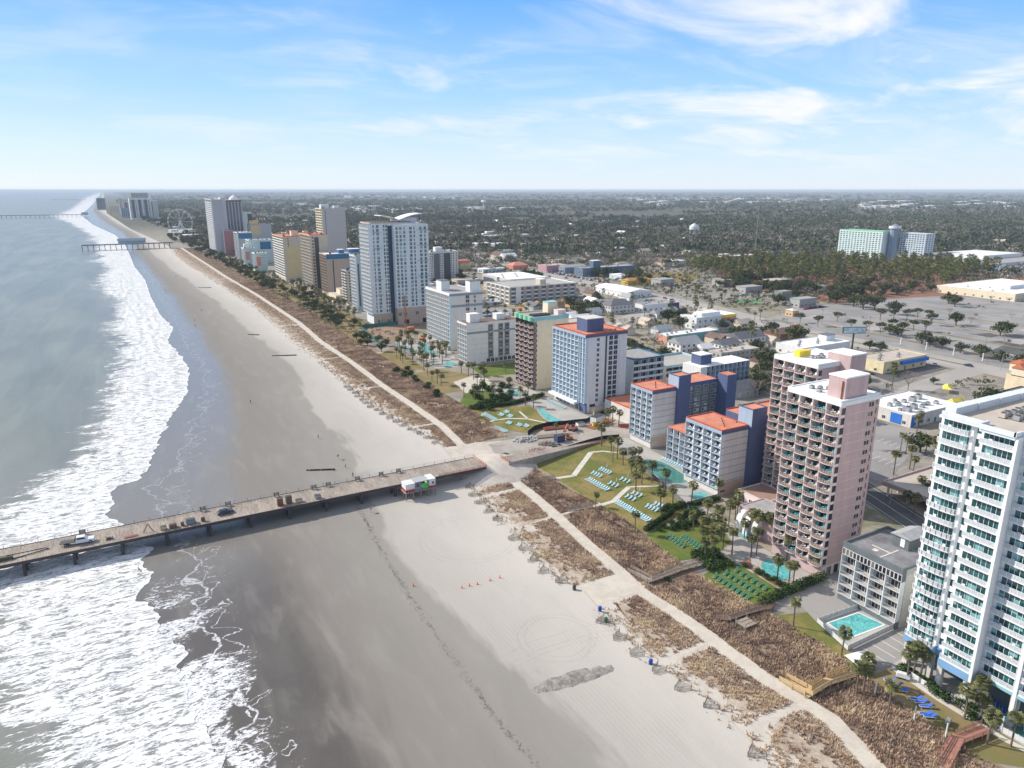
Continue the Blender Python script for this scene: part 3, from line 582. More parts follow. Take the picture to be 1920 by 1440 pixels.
b=B('lobby_link','flat low pink lobby wing joining the two pink towers','lobby',163,174,135.5,147,3.6,wall=PINKT); b.core(); b.roof(C_('brown_pink_roof',(.33,.21,.17)),.5,OFFW); b.win('S',fr(0,11.5,3),[.5],win(2.0,1.9,2,TRIM,GLD)); b.finish()
# --- navy, white and orange hotel blocks
def navyhotel(lab,x0,y0,wx1,wy,h,nfl,tx,tw,th,wingx,wingy,ncol,tower2=None):
    b=B('orange_roof_hotel',lab,'hotel',x0,x0+wx1,y0,y0+wy,h,'navy and white hotels with orange roofs',wall=OFFW)
    b.core(S=1.4); fh=(h-1.1-2.7)/nfl; z0=2.7
    b.bays('S',0,wy,ncol,z0,nfl,fh,1.4,fin=.28,finm=WHITE2,style='thin',slab=BLUEL,rail=WHITE2,chairs=2,gl=GLB,fr=BLUEL,mull=1,doorw=.8,doorh=.84,top=h-1.1)
    b.solid('S',0,wy,h-1.1,h,-1.4,.1,BLUEL); b.solid('S',0,wy,0,z0-.18,-1.4,-.8,OFFW)
    for j in range(1,nfl+1): b.solid('C',.3,wx1-.05,z0+fh*j-.06,z0+fh*j+.06,-.05,.03,NAVY)
    b.solid('C',.02,wx1,h-1.1,h,-.05,.12,NAVY); b.solid('C',.3,wx1,0,4.6,-.02,.02,TAN); b.win('C',[2.2],[1.2],win(2.2,1.0,2),.03)
    b.roof(ORANGE,.45,REDP,t=.25)
    mb=MB(); t0=wx1; 
    mb.box(t0,t0+tw,-1.2,4.6,0,th,0); mb.box(t0+.25,t0+tw-.25,-.95,4.35,th,th+.08,2); mb.box(t0-.06,t0,-1.2+.003,4.6,h,th,1)  # lighter blue sheet on the seaward face paints in its sunlit side
    for q_ in ((t0,t0+tw,-1.2,-.95),(t0,t0+tw,4.35,4.6),(t0,t0+.25,-.95,4.35),(t0+tw-.25,t0+tw,-.95,4.35)): mb.box(*q_,th,th+.4,0)
    mb.build('stair_tower',[NAVY,BLUEL,ORANGE],b.root)
    # wing
    wx0=t0+tw; WX=wingx; mb=MB(); mb.box(wx0,wx0+WX,wingy,wy,0,h-.02,0); mb.box(wx0,wx0+WX,wingy-.05,wingy,h-1.3,h-.02,1); mb.build('wing',[DGREY if tower2 else NAVY,NAVY],b.root)
    mb=MB(); mb.box(wx0+.004,wx0+WX-.25,wingy+.2,wy-.25,h-.02,h+.1,0); mb.box(wx0,wx0+WX,wingy-.05,wingy+.2,h-.02,h+.3,2); mb.box(wx0,wx0+WX,wy-.25,wy,h-.02,h+.45,1); mb.build('roof',[ORANGE,REDP,NAVY],b.root)
    nn=int(WX/3.6); wm=win(2.6,1.35,3,TRIM,GL)
    for a in fr(wx0+.3,wx0+WX-.3,nn):
        for z in zr(z0+.8,nfl,fh): b.wn.append((wm,(a,wingy-.01,z),PI))
    if not tower2:
        for z in zr(z0+.2,nfl,fh): mb=MB(); mb.box(wx0+.1,wx0+WX-.1,wingy-.2,wingy-.06,z-.3,z+.35); mb.build('spandrel',[OFFW],b.root)
    if tower2:
        mb=MB(); mb.box(wx0+WX-.5,wx0+WX+4.6,wingy-5.2,wingy,0,h+2.6,0); mb.box(wx0+WX-.3,wx0+WX+4.4,wingy-5,wingy-.2,h+2.6,h+2.7,1); mb.build('stair_tower',[NAVY,ORANGE],b.root)
    for k in range(5): mb=MB(); mb.cyl((4+k*1.6,3+(k*37%7),h+.1),(4+k*1.6,3+(k*37%7),h+.7),.18,n=6); mb.build('roof_vent',[DMETAL],b.root)
    b.finish(); return b
navyhotel('navy and white orange roofed hotel nearest the construction yard, grid windows behind',169,197,11.5,12.8,22.6,8,0,6,27,17.5,1.8,4,True)
navyhotel('navy and white hotel with orange roof above the kidney shaped pool',159.2,152,11.6,16.2,22.2,8,0,6.5,27.6,24,4.2,4,False)
b=B('hotel_wing','low five storey balcony wing with orange roof behind the kidney shaped pool','hotel',167.5,181,170,186,12.4,wall=WHITE2); b.core(S=1.5,C=0)
b.bays('S',0,16,5,.4,5,2.35,1.5,fin=.25,finm=WHITE2,slab=BLUEL,rail=RAILG,gl=GLB,chairs=1,fr=BLUEL,doorw=.6); b.roof(ORANGE,.25,ORANGE); b.pent(8,13,2,7,2.6,OFFW,ORANGE,'stair_house'); b.finish()
# --- white-roofed block inland + parking garage
b=B('hotel_block','five storey blue hotel block with flat white roof and navy stair box','hotel',238,270.6,243.8,256.2,13.2,wall=WHITE); b.core(C=1.4)
b.solid('C',0,4,0,13.2,-1.4,0); b.bays('C',4,32.6,10,.5,5,2.5,1.4,fin=.2,finm=WHITE2,slab=BLUEL,rail=BLUEL,gl=GLB,chairs=0,fr=BLUEL,mull=1,top=13.2)
b.roof(RWHITE,.15,RWHITE); b.pent(3.5,10.5,4,10.5,4.6,NAVY,RWHITE,'stair_box'); b.finish()
b=B('parking_garage','pale blue open deck parking garage with rounded cream stair towers','parking garage',234,264,264.5,286,9.6,wall=C_('pale_blue_wall',(.42,.56,.62),var=.06))
mb=b.w
for k in range(4):
    z=k*2.9; b.w.box(.3,b.wx-.3,.3,b.wy-.3,z+.02,z+.3,b.mi(CONC)); 
    for f,a1 in (('S',b.wy),('C',b.wx),('E',b.wy),('N',b.wx)): b.solid(f,.0 if f in 'SE' else .26,a1 if f in 'SE' else a1-.26,z+.02 if z else 0.3,z+1.35,-.25,0)
for i in range(7):
    for j in range(4): b.w.box(.5+i*4.8,.9+i*4.8,.5+j*6.7,.9+j*6.7,.3,8.7,b.mi(CONC))
for yy in (-1.2,20):
    n=8; t=[(3.2*math.cos(PI*i/n),9+2.5*math.sin(PI*i/n)) for i in range(n+1)]; m2=MB()
    V=[(a_,yy,z_) for a_,z_ in t]+[(a_,yy+3.4,z_) for a_,z_ in t]; m2.add(V,[(i,i+n+1,i+n+2,i+1) for i in range(n)],1); m2.add(V,[tuple(range(n,-1,-1)),tuple(range(n+1,2*n+2))],0); m2.box(-3.2,3.2,yy,yy+3.4,0,9,0); m2.build('stair_tower',[CREAM,RBROWN],b.root,loc=(-3.25 if yy<0 else 2,0,0))
b.finish()
# --- blue framed tower
b=B('blue_frame_tower','white tower with light blue fins, navy trim, coral roof and navy rooftop box','hotel',172,194,245,271.4,35,wall=WHITE); b.core(S=1.3)
BLF=C_('sky_blue_fin',(.56,.65,.73),var=.05)
b.bays('S',5.2,26.2,7,4.6,13,2.26,1.3,proud=.35,fin=.35,finm=BLF,slab=BLF,rail=BLF,style='thin',gl=GLB,chairs=1,fr=STEELB,top=34,doorw=.9,doorh=.84)
b.bays('S',.3,4.6,2,4.6,13,2.26,1.3,fin=.5,finm=BLF,slab=BLUEL,rail=BLUEL,gl=GLB,chairs=0,fr=BLUEL,top=34,doorw=.75)
b.solid('S',0,26.4,34,35,-1.3,.4,BLUEL); b.solid('S',5,26.4,3.4,4.4,-1.3,2.2,WHITE); b.solid('S',0,5,0,4.4,-1.3,-.6,NAVY); b.win('S',fr(6,25.5,6),[.3],win(2.6,2.6,2,TRIM,GLB),-1.28)
b.solid('C',-.4,22.1,34,35,-.05,.25,NAVY)
b.win('C',[6.4],zr(4.9,13,2.26),win(1.3,1.4,1,TRIM,GLD)); b.solid('C',10.2,11.2,4,34,-.05,.02,DMETAL)
b.win('C',[13.2,15.8],zr(4.9,13,2.26),win(1.9,1.75,1,BLUEL,GLD)); b.solid('C',17.6,17.9,3,34,-.02,.3,WHITE)
b.win('C',[4,4.4],[2.8],win(2.4,1.1,1,DMETAL,GLD)); b.solid('C',3,8.5,0,2.8,.0,3.2,BEIGE)
b.roof(ORANGE,.6,REDP,t=.3); b.pent(4.2,13,5.5,13.5,5.6,NAVY,OFFW,'rooftop_box'); 
for k in range(6): mb=MB(); mb.cyl((12+k*1.3,3+k%2,b.h+.1),(12+k*1.3,3+k%2,b.h+1),.3,n=6); mb.build('roof_vent',[CORAL],b.root)
b.finish()
b=B('lobby_building','low orange roofed lobby between the blue finned tower and navy hotel','lobby',180,205,222,241,7,wall=OFFW); b.core(); b.roof(ORANGE,.5,REDP); b.solid('C',0,25,6,7,-.05,.1,NAVY); b.win('C',fr(2,20,4),[2.4],win(3,1.1,2,TRIM,GLD)); b.finish()
b=B('balcony_block','mid rise white and blue annex with open corridors behind the blue finned tower','hotel',204,222,252,272,19,wall=WHITE2); b.core(S=0,C=1.5); b.bays('C',0,18,4,1,6,3,1.5,slab=WHITE,rail=WHITE,style='solid',chairs=0,gl=GLD); b.roof(RGREY,.6,DTEAL); b.finish()
# --- cream tower with green crown
b=B('cream_tower','cream tower with brown curved balconies and scalloped mint green crown','apartment tower',172,192,289,306.5,35.4,wall=CREAM); b.core(S=1.8)
b.bays('S',0,17.5,4,1.4,13,2.45,1.8,fin=.3,finm=BALW,slab=BALF,rail=PINKT,style='thin',gl=GLD,arc=1.0,chairs=2,top=33.6,mull=2,doorw=.98,doorh=.9,fr=BALD)
b.solid('S',0,17.5,1.4,33.6,-1.8,-1.785,BALW); b.solid('S',0,17.5,33.6,35.4,-1.8,-.2,GREENT)  # recess shade painted on as a thin brown back sheet
mb=MB()
for i in range(4):
    yc=17.5/4*(i+.5); P=[(0.1,yc-2.1),(.1,yc+2.1)]+[(-1.6*math.sin(t),yc+2.1*math.cos(t)) for t in [PI*j/8 for j in range(1,8)]]; mb.prism(P,34.2,36.2,0)
mb.build('scalloped_crown',[GREENT],b.root)
b.solid('C',-.2,20,34.4,36.2,0,.25,TEALT); b.win('C',[1.6],zr(2,13,2.45),win(.9,1.2,0,CREAM,GLD))
b.roof(RGREY,.8,CREAM,t=.3); b.pent(13,18.5,8,13,5.5,CREAM,TEALT,'stair_house'); b.pent(15,19.5,2,6,2.4,PINKT,PINKT,'stair_house')
for i in range(8):
    for j in range(3): acunit(1.0,DMETAL,b.root,(3+i*1.25,5+j*1.6,b.h+.12))
b.finish()
b=B('corridor_block','stepped cream rear block with open corridors behind the cream tower','apartment building',192.1,212,291,306,30,wall=CREAM); b.core(C=1.4); b.bays('C',2,19.9,4,1,11,2.6,1.4,slab=PINKT,rail=CREAM,style='solid',chairs=0,gl=GLD); b.roof(RTAN,.5); b.finish()
# --- white twelve storey and its lower neighbour
b=B('white_slab_hotel','broad white hotel slab covered in square balconies with slate bands near the top','hotel',173.2,195.4,390,427,34.6,wall=OFFW); b.core(S=1.6)
b.bays('S',0.8,37,12,3.2,12,2.52,1.6,fin=.3,finm=WHITE,slab=WHITE,rail=RAILG,chairs=1,gl=GLD,top=33.6); b.solid('S',0,37,33.6,34.6,-1.6,.15,WHITE); b.solid('S',0,.8,0,33.6,-1.6,.1,BLUEL); b.solid('S',.8,37,0,3.0,-1.6,1.5,CONC)
b.solid('C',0,22.2,33.3,34.6,-.02,.15,STEELB); b.solid('C',1,22.2,26.4,27.8,-.02,.12,STEELB); b.solid('C',0,2,0,33.3,-.02,.1,AQUA)
b.win('C',[12],zr(3.6,12,2.52),win(2.4,1.9,1,OFFW,GLD),.03); b.win('C',[17],zr(3.6,12,2.52),win(1.1,1.5,0,OFFW,GLD),.03)
b.roof(RGREY,.5,WHITE); b.pent(1.5,7,15,23,6,WHITE,DGREY,'stair_house'); b.pent(14.5,21.5,1.5,8,6.5,WHITE,DGREY,'stair_house'); b.finish()
b=B('white_motel_block','lower white hotel block with dark balcony columns and a green verge in front','hotel',166.2,201,351.8,364.2,23,wall=WHITE); b.core(S=1.4,C=0)
b.bays('S',0,12.4,4,1.4,8,2.55,1.4,fin=.28,finm=WHITE,slab=WHITE,rail=RAILG,gl=GLD,chairs=1,top=22.4); b.solid('S',0,12.4,22.4,23,-1.4,.1,WHITE)
for a in (15,21.5,25.5,33): b.solid('C',a-1.6,a+1.6,2.5,22,-.02,.02,DGREY); b.win('C',[a],zr(2.8,8,2.45),win(2.2,1.7,1,TRIM,GLD),.04); [b.solid('C',a-1.55,a+1.55,z,z+.9,.03,.9,RAILG) for z in zr(2.7,8,2.45)[::2]]
for j in range(1,7): b.solid('C',.5,13.2,2.5+j*2.9,2.56+j*2.9,-.01,.02,STEELB)
b.solid('C',0,34.8,17.4,18.5,-.02,.06,STEELB); b.win('C',fr(12,34,8),[.3],win(2.2,2,1,TRIM,GLD),.02)
b.roof(RBROWN,.4,OFFW); b.pent(3.6,9.5,3,8,4.6,WHITE,WHITE,'stair_house'); b.pent(21.5,26.5,5,10,3,WHITE,WHITE,'stair_house'); b.finish()
# --- tallest glass-and-white tower with winged roof
b=B('wing_roof_tower','tallest white and teal tower with butterfly wing roof canopies','hotel tower',159.3,193.5,493,514.5,72,wall=WHITE2); b.core(S=1.6)
fh=2.72; nf=23
b.bays('S',0,21.5,5,8.5,nf,fh,1.6,proud=1.1,fin=.3,finm=WHITE2,slab=WHITE,rail=RAIL,style='bars',gl=GLT,chairs=1,top=71.4)
BG=TAN; b.solid('C',-.2,14,0,8.3,-.02,.3,BG); b.solid('C',13,16.2,0,70.5,0,.06,C_('dark_blue_glazing',(.025,.05,.10),rough=.3,var=.2))
for a,ww in ((2.6,.9),(5.6,1.9),(10.3,1.2),(12.2,1.4)): b.win('C',[a],zr(9.4,nf,fh),win(ww,2.0,1 if ww>1.3 else 0,TRIM,GLT),.02)
b.w.box(16.2,42,-5,0,12,71.5,0); b.w.box(34.2,42,0,16,12,71.5,0); b.w.box(16.2,42.6,-6,0,0,12,b.mi(BG))
for a,ww in ((18,1.6),(20.8,1.6),(23.6,1.6),(28.4,1.9),(31.2,1.2),(36.2,2.0),(39.4,1.7)): b.win('C',[a],zr(13.2,21,fh),win(ww,2.05,1 if ww>1.2 else 0,TRIM,GLT),5.0)
for z in zr(17,18,fh): pass
for z in (22,33,44,55,66): b.solid('C',2,8,z,z+.12,.0,.45,DMETAL); b.solid('C',33,41.8,z+1.5,z+1.62,5.0,5.45,DMETAL)
b.win('C',[18,22,31],[6.5],win(2.6,2.6,3,TRIM,GLT),6); b.win('C',[22.5,37],[.3],win(4,3.4,0,TRIM,GLD),6); b.win('C',[3.5,5.5,10.8,12.4],[1.2],win(1.4,3,1,TRIM,GLT),.3)
b.roof(RTAN,.9,C_('tan_parapet',(.50,.42,.36)),t=.4)
mb=MB()
for xa,xb,za,zb,lift in ((9,24,5.2,1.6,1),(21,40,1.6,6.2,1)):
    n=8; V=[]
    for i in range(n+1):
        t=i/n; x=xa+(xb-xa)*t; z=72+za+(zb-za)*(math.sin(t*PI/2) if zb>za else 1-math.cos(t*PI/2))*1.0
        for y in (1,16):
            V+=[(x,y,z),(x,y,z+.45)]
    for i in range(n):
        o=4*i; mb.add([V[o+k] for k in (0,1,2,3,4,5,6,7)],[(1,5,7,3),(0,2,6,4),(0,4,5,1),(3,7,6,2)]+([(0,1,3,2)] if i==0 else [])+([(4,6,7,5)] if i==n-1 else []),0)
mb.box(9,9.5,2,2.5,72.1,76.9,1); mb.box(38,38.5,2,2.5,72.1,77.5,1); mb.box(24,37,4,12,72.12,75.5,2); mb.build('wing_canopy',[RWHITE,DMETAL,WHITE2],b.root)
for i in range(14): acunit(1.3,DMETAL,b.root,(3+i*2.1,1.8,b.h+.12))
b.finish()
# --- the row beyond, all built with the same kit
def slab(name,lab,x0,x1,y0,y1,h,nf,wall,nS,cfg={},cwins=(),roofm=RGREY,par=.6,pm=None,pents=(),g=None,cat='hotel',finm=None,slabm=WHITE,railm=RAIL,gl=GLD,rec=1.5,bands=(),arc=0,z0=3.,style='bars',cw=1.3,fin=.3,top=.8,cap=100,chairs=0):
    b=B(name,lab,cat,x0,x1,y0,y1,h,g,wall=wall); fh=(h-z0-top)/nf
    if nS: 
        b.core(S=rec); b.bays('S',0,b.wy,nS,z0,nf,fh,rec,fin=fin,finm=finm,slab=slabm,rail=railm,gl=gl,chairs=chairs,arc=arc,style=style,top=h-top); b.solid('S',0,b.wy,h-top,h,-rec,.1,finm); b.solid('S',0,b.wy,0,z0-.18,-rec,-.2)
    else: b.core()
    for a in cwins: b.win('C',[a],zr(z0+.6,nf,fh),win(cw,fh*.55,0 if cw<1.5 else 1,wall,gl))
    for (a0,a1,za,zb,m) in bands: b.solid('C',a0,a1,za,zb,-.02,.12,m)
    b.roof(roofm,par,pm)
    for k_ in range(5): acunit(1.7,METAL if k_%2 else DMETAL,b.root,(b.wx*(.15+.17*k_),b.wy*(.25+.5*((k_*3)%4)/3),b.h+.12))
    for p in pents: b.pent(*p)
    b.finish(cap); return b
slab('grey_blue_tower','slim grey blue tower with long vertical window slots beside the wing roofed tower',167.3,182,560,574,44.6,15,C_('grey_blue_plaster',(.33,.40,.46),var=.06),3,finm=WHITE2,bands=((2.2,3.4,4,38,DMETAL),))
slab('round_corner_tower','short tan tower with stacked white rounded balconies and blue cap',169.5,180,592,606,29.7,11,BEIGE,2,cwins=(2.4,6),arc=1.4,roofm=BLUEL,pm=DTEAL,slabm=OFFW,railm=OFFW,style='solid',cw=1.6)
slab('tan_tower','broad tan tower with a blue painted crown and dark vertical slots',169.5,206,655,680,38,13,TAN,4,bands=((0,36.5,33.8,38.1,DTEAL),(5.6,6.6,3,33,DMETAL),(21,21.9,14,33,DMETAL)),cwins=(28,31),finm=TAN,slabm=RBROWN,railm=BEIGE,roofm=RWHITE,pents=((14,19,8,14,3.2,DTEAL,RWHITE),(24,34,8,16,3.4,DTEAL,RWHITE)))
slab('cream_low_building','two step low cream building with flat roofs before the tan tower','restaurant',0,0,0,0,0,0,CREAM,0) if 0 else None
b=B('cream_low_building','two step low cream building with flat roof in front of the tan tower','restaurant',163,178,606,630,7,wall=CREAM); b.core(); b.roof(RTAN,.3); b.win('C',fr(1,14,4),[1],win(1.4,1.6,1)); b.pent(6,15,8,20,4,CREAM,RTAN,'upper_storey'); b.finish()
slab('arched_window_tower','tall beige tower with dense white balconies and a dark vertical side strip',163.5,180,686,728,54,17,BEIGE,8,cwins=(2.5,),bands=((4,8,4,52,DMETAL),),roofm=TERRA,pm=TERRA,slabm=OFFW,railm=OFFW,cw=1.6)
b=slab('ochre_side_tower','beige tower with brown tile roof and ochre painted side wall',160.8,190,796,853,46.6,16,BEIGE,9,cwins=(5.5,),roofm=TERRA,pm=TERRA,bands=((2.5,19,3,36,YEL),(19.6,20.4,3,45,DMETAL),(20.4,29,3,36,YEL)),slabm=WHITE,railm=WHITE,pents=((12,19,12,20,5,CREAM,TERRA),(24,29,6,12,5,CREAM,TERRA)),style='solid')
b=slab('striped_balcony_tower','tall cream tower with wide navy shaded balcony stripes behind the beige towers',232,262,905,935,72.5,22,C_('warm_grey_wall',(.50,.475,.45),var=.05),3,bands=((4.5,5.1,5,70,DMETAL),),slabm=CREAM,railm=CREAM,style='solid',roofm=RGREY,pents=((2,12,8,16,4.5,WHITE,RWHITE),(17,24,4,10,3,WHITE,RWHITE)),fin=.9,finm=CREAM)
b=slab('sunset_panel_hotel','pale aqua low hotel with coral panels and teal stripes, the nearer of the pair',147.5,162,900,918,21.6,7,AQUA,4,bands=((0,2,2,20,WHITE),(2,7,7,17.5,CORAL))+tuple((7,14,3+i*2.6,4.1+i*2.6,TEALT) for i in range(7)),slabm=AQUA,roofm=RWHITE,g='coral panel hotel pair')
b=slab('sunset_panel_hotel','pale aqua low hotel with coral panels and teal stripes, the farther of the pair',148.5,163,985,1004,21.6,7,AQUA,4,bands=((0,2,2,20,WHITE),(2,7,7,17.5,CORAL))+tuple((7,14,3+i*2.6,4.1+i*2.6,TEALT) for i in range(7)),slabm=AQUA,roofm=RWHITE,g='coral panel hotel pair',pents=((2,8,6,12,5,WHITE,WHITE),))
slab('hotel_tower','teal and white mid rise with a blue square on its side wall',160,190,1010,1040,30,10,AQUA,4,bands=((14,28,18,28,DTEAL),),slabm=WHITE)
slab('hotel_tower','pale mid rise with lilac side wall and blue crown by the far tower',152,172,1055,1085,37.8,12,LILAC,5,bands=((2,20,30,37,DTEAL),(0,2,0,37,WHITE)),slabm=WHITE,roofm=RWHITE)
slab('hotel_tower','brick red sided mid rise with white balconies',147,162,1153,1178,36,12,RED,5,slabm=OFFW,roofm=RWHITE,finm=OFFW,pm=OFFW)
slab('hotel_tower','orange and ochre topped apartment block behind the blue crowned mid rise',185,215,1140,1170,45,12,LILAC,0,bands=((0,14,30,44,YEL),),roofm=CORAL,pents=((0,12,0,10,5,YEL,CORAL),))
b=B('far_twin_tower','far lilac grey twin slab tower, the highest before the ferris wheel','hotel tower',135.5,150,1157,1232,81,wall=LILAC); b.core(S=1.5); b.bays('S',0,75,10,4,26,2.9,1.5,fin=.5,finm=WHITE,slab=WHITE,rail=WHITE,style='solid',chairs=0,gl=GLD,top=80); b.roof(RGREY,1,WHITE)
b.w.box(14.52,22,10,30,0,84,b.mi(C_('lilac_white',(.60,.59,.61),var=.04))); b.w.box(22.02,47,25,60,0,80,b.mi(LILAC)); b.win('C',fr(23,46,5),zr(5,25,3),win(2.6,2.1,1,DGREY,GLD),-25.0); b.solid('C',22.1,47,78,80,-25,-24.6,RBROWN)
mb=MB(); 
for i in range(6): mb.cyl((38,40,80+i*1.3),(38,40,81.3+i*1.3),7.5*math.cos(i/6*PI/2),7.5*math.cos((i+1)/6*PI/2)+.01,14)
mb.build('roof_dome',[RWHITE],b.root); b.finish()
slab('hotel_tower','pale green and white mid rise behind the ferris wheel',205,235,1420,1460,54,15,C_('sage_plaster',(.50,.58,.50),var=.05),5,slabm=WHITE,bands=((22,30,0,52,DMETAL),)+tuple((2+i*4,3+i*4,3,50,WHITE) for i in range(5)))
slab('hotel_tower','blue and white low rise with slanting balconies below the far twin tower',160,190,1300,1345,27,9,WHITE2,6,slabm=BLUEL,railm=BLUEL,style='solid',bands=((12,15,0,26,DMETAL),))
slab('apartment_building','dark curved apartment block with white pier strips right of the wing roofed tower',292,325,706,730,31.4,11,OFFW,4,cwins=(1.2,3.2,12.5,14.5,25.2,27.4,31),bands=((4.6,11.5,2,30,DGREY),(16,24,2,30,DMETAL)),slabm=RAILG,railm=RAILG,finm=WHITE,cw=1,pents=((10,18,8,14,4,WHITE,RWHITE),))
# far cluster at the bend of the coast
for (lab,x0,x1,y0,y1,h,w_,bd) in (
 ('farthest cluster slab with white sides and dark glass stripes',68,130,2700,2770,67,WHITE,3),
 ('far beige wide hotel slab in the haze',50,105,3500,3560,52,BEIGE,0),('far pale wide hotel behind the beige slab',60,125,3300,3330,50,OFFW,2),
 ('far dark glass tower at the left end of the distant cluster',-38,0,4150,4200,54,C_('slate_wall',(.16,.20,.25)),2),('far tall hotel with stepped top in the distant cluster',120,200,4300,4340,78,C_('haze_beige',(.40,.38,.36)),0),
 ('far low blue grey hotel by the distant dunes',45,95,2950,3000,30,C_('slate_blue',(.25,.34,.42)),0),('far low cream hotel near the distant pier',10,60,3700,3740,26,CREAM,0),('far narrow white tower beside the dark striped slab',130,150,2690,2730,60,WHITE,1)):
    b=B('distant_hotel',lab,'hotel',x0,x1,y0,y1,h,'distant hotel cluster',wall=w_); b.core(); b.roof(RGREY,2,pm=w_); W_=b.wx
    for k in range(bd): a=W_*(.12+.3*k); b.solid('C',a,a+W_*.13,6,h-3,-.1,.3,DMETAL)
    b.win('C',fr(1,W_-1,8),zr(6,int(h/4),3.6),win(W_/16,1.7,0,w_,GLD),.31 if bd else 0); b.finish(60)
# ================================================================ inland buildings
def shop(name,lab,cat,x0,y0,wx,wy,h,wall,roofm,kind='flat',n=5,g=None,floors=1,pents=(),bands=(),rh=2.6,axis=None,wm=None,side=None,par=.5):
    b=B(name,lab,cat,x0,x0+wx,y0,y0+wy,h,g,wall=wall); b.core(); fh=h/floors
    for f,a1,k in (('C',wx,n),('S',wy,max(1,int(n*wy/wx+.5)))):
        b.win(f,fr(.6,a1-.6,k),zr(.9,floors,fh),wm or win(min(1.5,a1/k*.6),1.4,1,TRIM,GLD))
    if kind=='flat': b.roof(roofm,par,side)
    elif kind=='gable':
        mb=MB(); ax=axis or ('x' if wx>wy else 'y'); mb.gable(0,wx,0,wy,h,h+rh,0,ax); mb.build('roof',[roofm],b.root)
    elif kind=='hip':
        mb=MB(); o=.5; v=[(-o,-o,h),(wx+o,-o,h),(wx+o,wy+o,h),(-o,wy+o,h)]; k=min(wx,wy)/2
        if wx>wy: v+=[(k,wy/2,h+rh),(wx-k,wy/2,h+rh)]; f=[(0,1,5,4),(2,3,4,5),(3,0,4),(1,2,5),(3,2,1,0)]
        else: v+=[(wx/2,k,h+rh),(wx/2,wy-k,h+rh)]; f=[(1,2,5,4),(3,0,4,5),(0,1,4),(2,3,5),(3,2,1,0)]
        mb.add(v,f); mb.build('roof',[roofm],b.root)
    for (f,a0,a1,za,zb,m,d) in bands: b.solid(f,a0,a1,za,zb,-.02,d,m)
    for p in pents: b.pent(*p)
    mb=MB(); mb.box(wx*.5-.6,wx*.5+.6,-.09,-.001,0,2.2); mb.build('door',[DGREY],b.root)
    if kind=='flat' and wx>14:
        for k in range(int(wx/7)): acunit(1.3,METAL,b.root,(3+k*5.5,wy*(.3+.4*((k*7)%3)/2),b.h+.12))
    b.finish(60); return b
shop('long_motel','long low motel with teal side wall and pale flat roof, salmon left end','motel',301,340,44,11,5,TEALW,RWHITE,n=9,side=C_('pale_roof_edge',(.5,.5,.48)),bands=(('S',0,11,0,5,C_('salmon',(.6,.3,.22)),.05),))
shop('guest_house','white guest house with big pale shingle roof beside palms','house',290,315,17,12,5.5,WHITE,SHINGL,'gable',n=4,rh=3.6,floors=2,axis='x')
shop('guest_house','white two storey house with dark grey shingle roof left of the larger one','house',311,302,15,10,5.6,WHITE,SHING,'gable',n=4,floors=2,axis='x')
shop('guest_house','large white two storey house with dark grey gable roof','house',332,308,22,12,6,WHITE,SHING,'gable',n=6,floors=2,axis='x',rh=3.4)
shop('motel','tan roofed two storey motel with outside corridor beside white houses','motel',292,284,30,11,6,GREYP,RTAN,n=8,floors=2)
shop('arcade','white arcade shop with yellow and blue striped front facing the highway','shop',352,368,38,17,8,WHITE,RWHITE,n=7,floors=2,bands=(('C',24,38,6.6,8.4,YBRI,.3),('C',24,38,5,6.5,CORAL,.25),('C',24,38,.2,4.8,BBLUE,.2)),pents=((8,26,4,12,2,WHITE,RWHITE,'raised_roof'),))
shop('shop','white shop with grey roof and dark purple front end','shop',366,444,38,14,5.5,WHITE,RGREY,n=7,bands=(('C',26,38,.2,5.3,C_('purple_front',(.10,.06,.20)),.2),))
b=shop('inn','two storey white inn with dark mansard roof and dormers','inn',338,449,24,15,6.5,OFFW,SHING,'hip',n=6,floors=2,rh=4.2)
shop('restaurant','red brown roofed restaurant with a small red tower near the highway','restaurant',372,312,24,14,4.5,C_('brick',(.3,.14,.10)),RBROWN,'hip',n=4,pents=((18,21,3,6,4,RED,CORAL,'tower'),))
shop('shop','sprawling low white shop with white roof behind the farther pink tower','shop',345,272,42,20,5.5,WHITE,RWHITE,n=6,pents=((30,38,8,14,3.4,WHITE2,SHING,'gable_tower'),))
shop('shed','long low grey shed roof beside the sprawling white shop','shed',322,266,26,8,3.5,GREYP,RDARK,n=4)
shop('beach_shop','cream and yellow beach shop with bright blue awning front','shop',352,226,38,17,6,C_('pale_yellow',(.68,.58,.36)),RTAN,n=5,bands=(('C',14,38,3.6,5.4,BBLUE,1.4),))
b=shop('restaurant','low white restaurant with many roof units and a blue mural corner','restaurant',279,164,34,24,5,OFFW,RWHITE,n=7,bands=(('S',4,9,.3,4.6,BBLUE,.1),('C',.2,3,.3,4.6,BBLUE,.1)))
for k in range(12): acunit(1.6 if k%3 else 2.4,METAL,b.root,(5+(k*5.3)%26,5+(k*7.7)%15,5.12))
shop('motel','grey panelled motel with dark metal roof behind yellow tents','motel',334,155,32,11,5.5,GREYP,RDARK,'flat',n=4,side=DMETAL)
b=shop('stucco_store','large cream stucco store with terracotta tiled turrets','store',372,148,50,28,8.5,C_('stucco',(.70,.58,.40)),RWHITE,n=6)
for (x,y,s) in ((0,20,6),(10,24,8)): 
    mb=MB(); mb.box(x,x+s,y,y+s,8.62,12.5,0); mb.gable(x,x+s,y,y+s,12.5,15,1,'x',.5); mb.build('turret',[CREAM,TERRA],b.root)
for k in range(3): mb=MB(); mb.box(6+k*7,11+k*7,-1.2,-.01,4,4.5,0); mb.build('tile_awning',[TERRA],b.root)
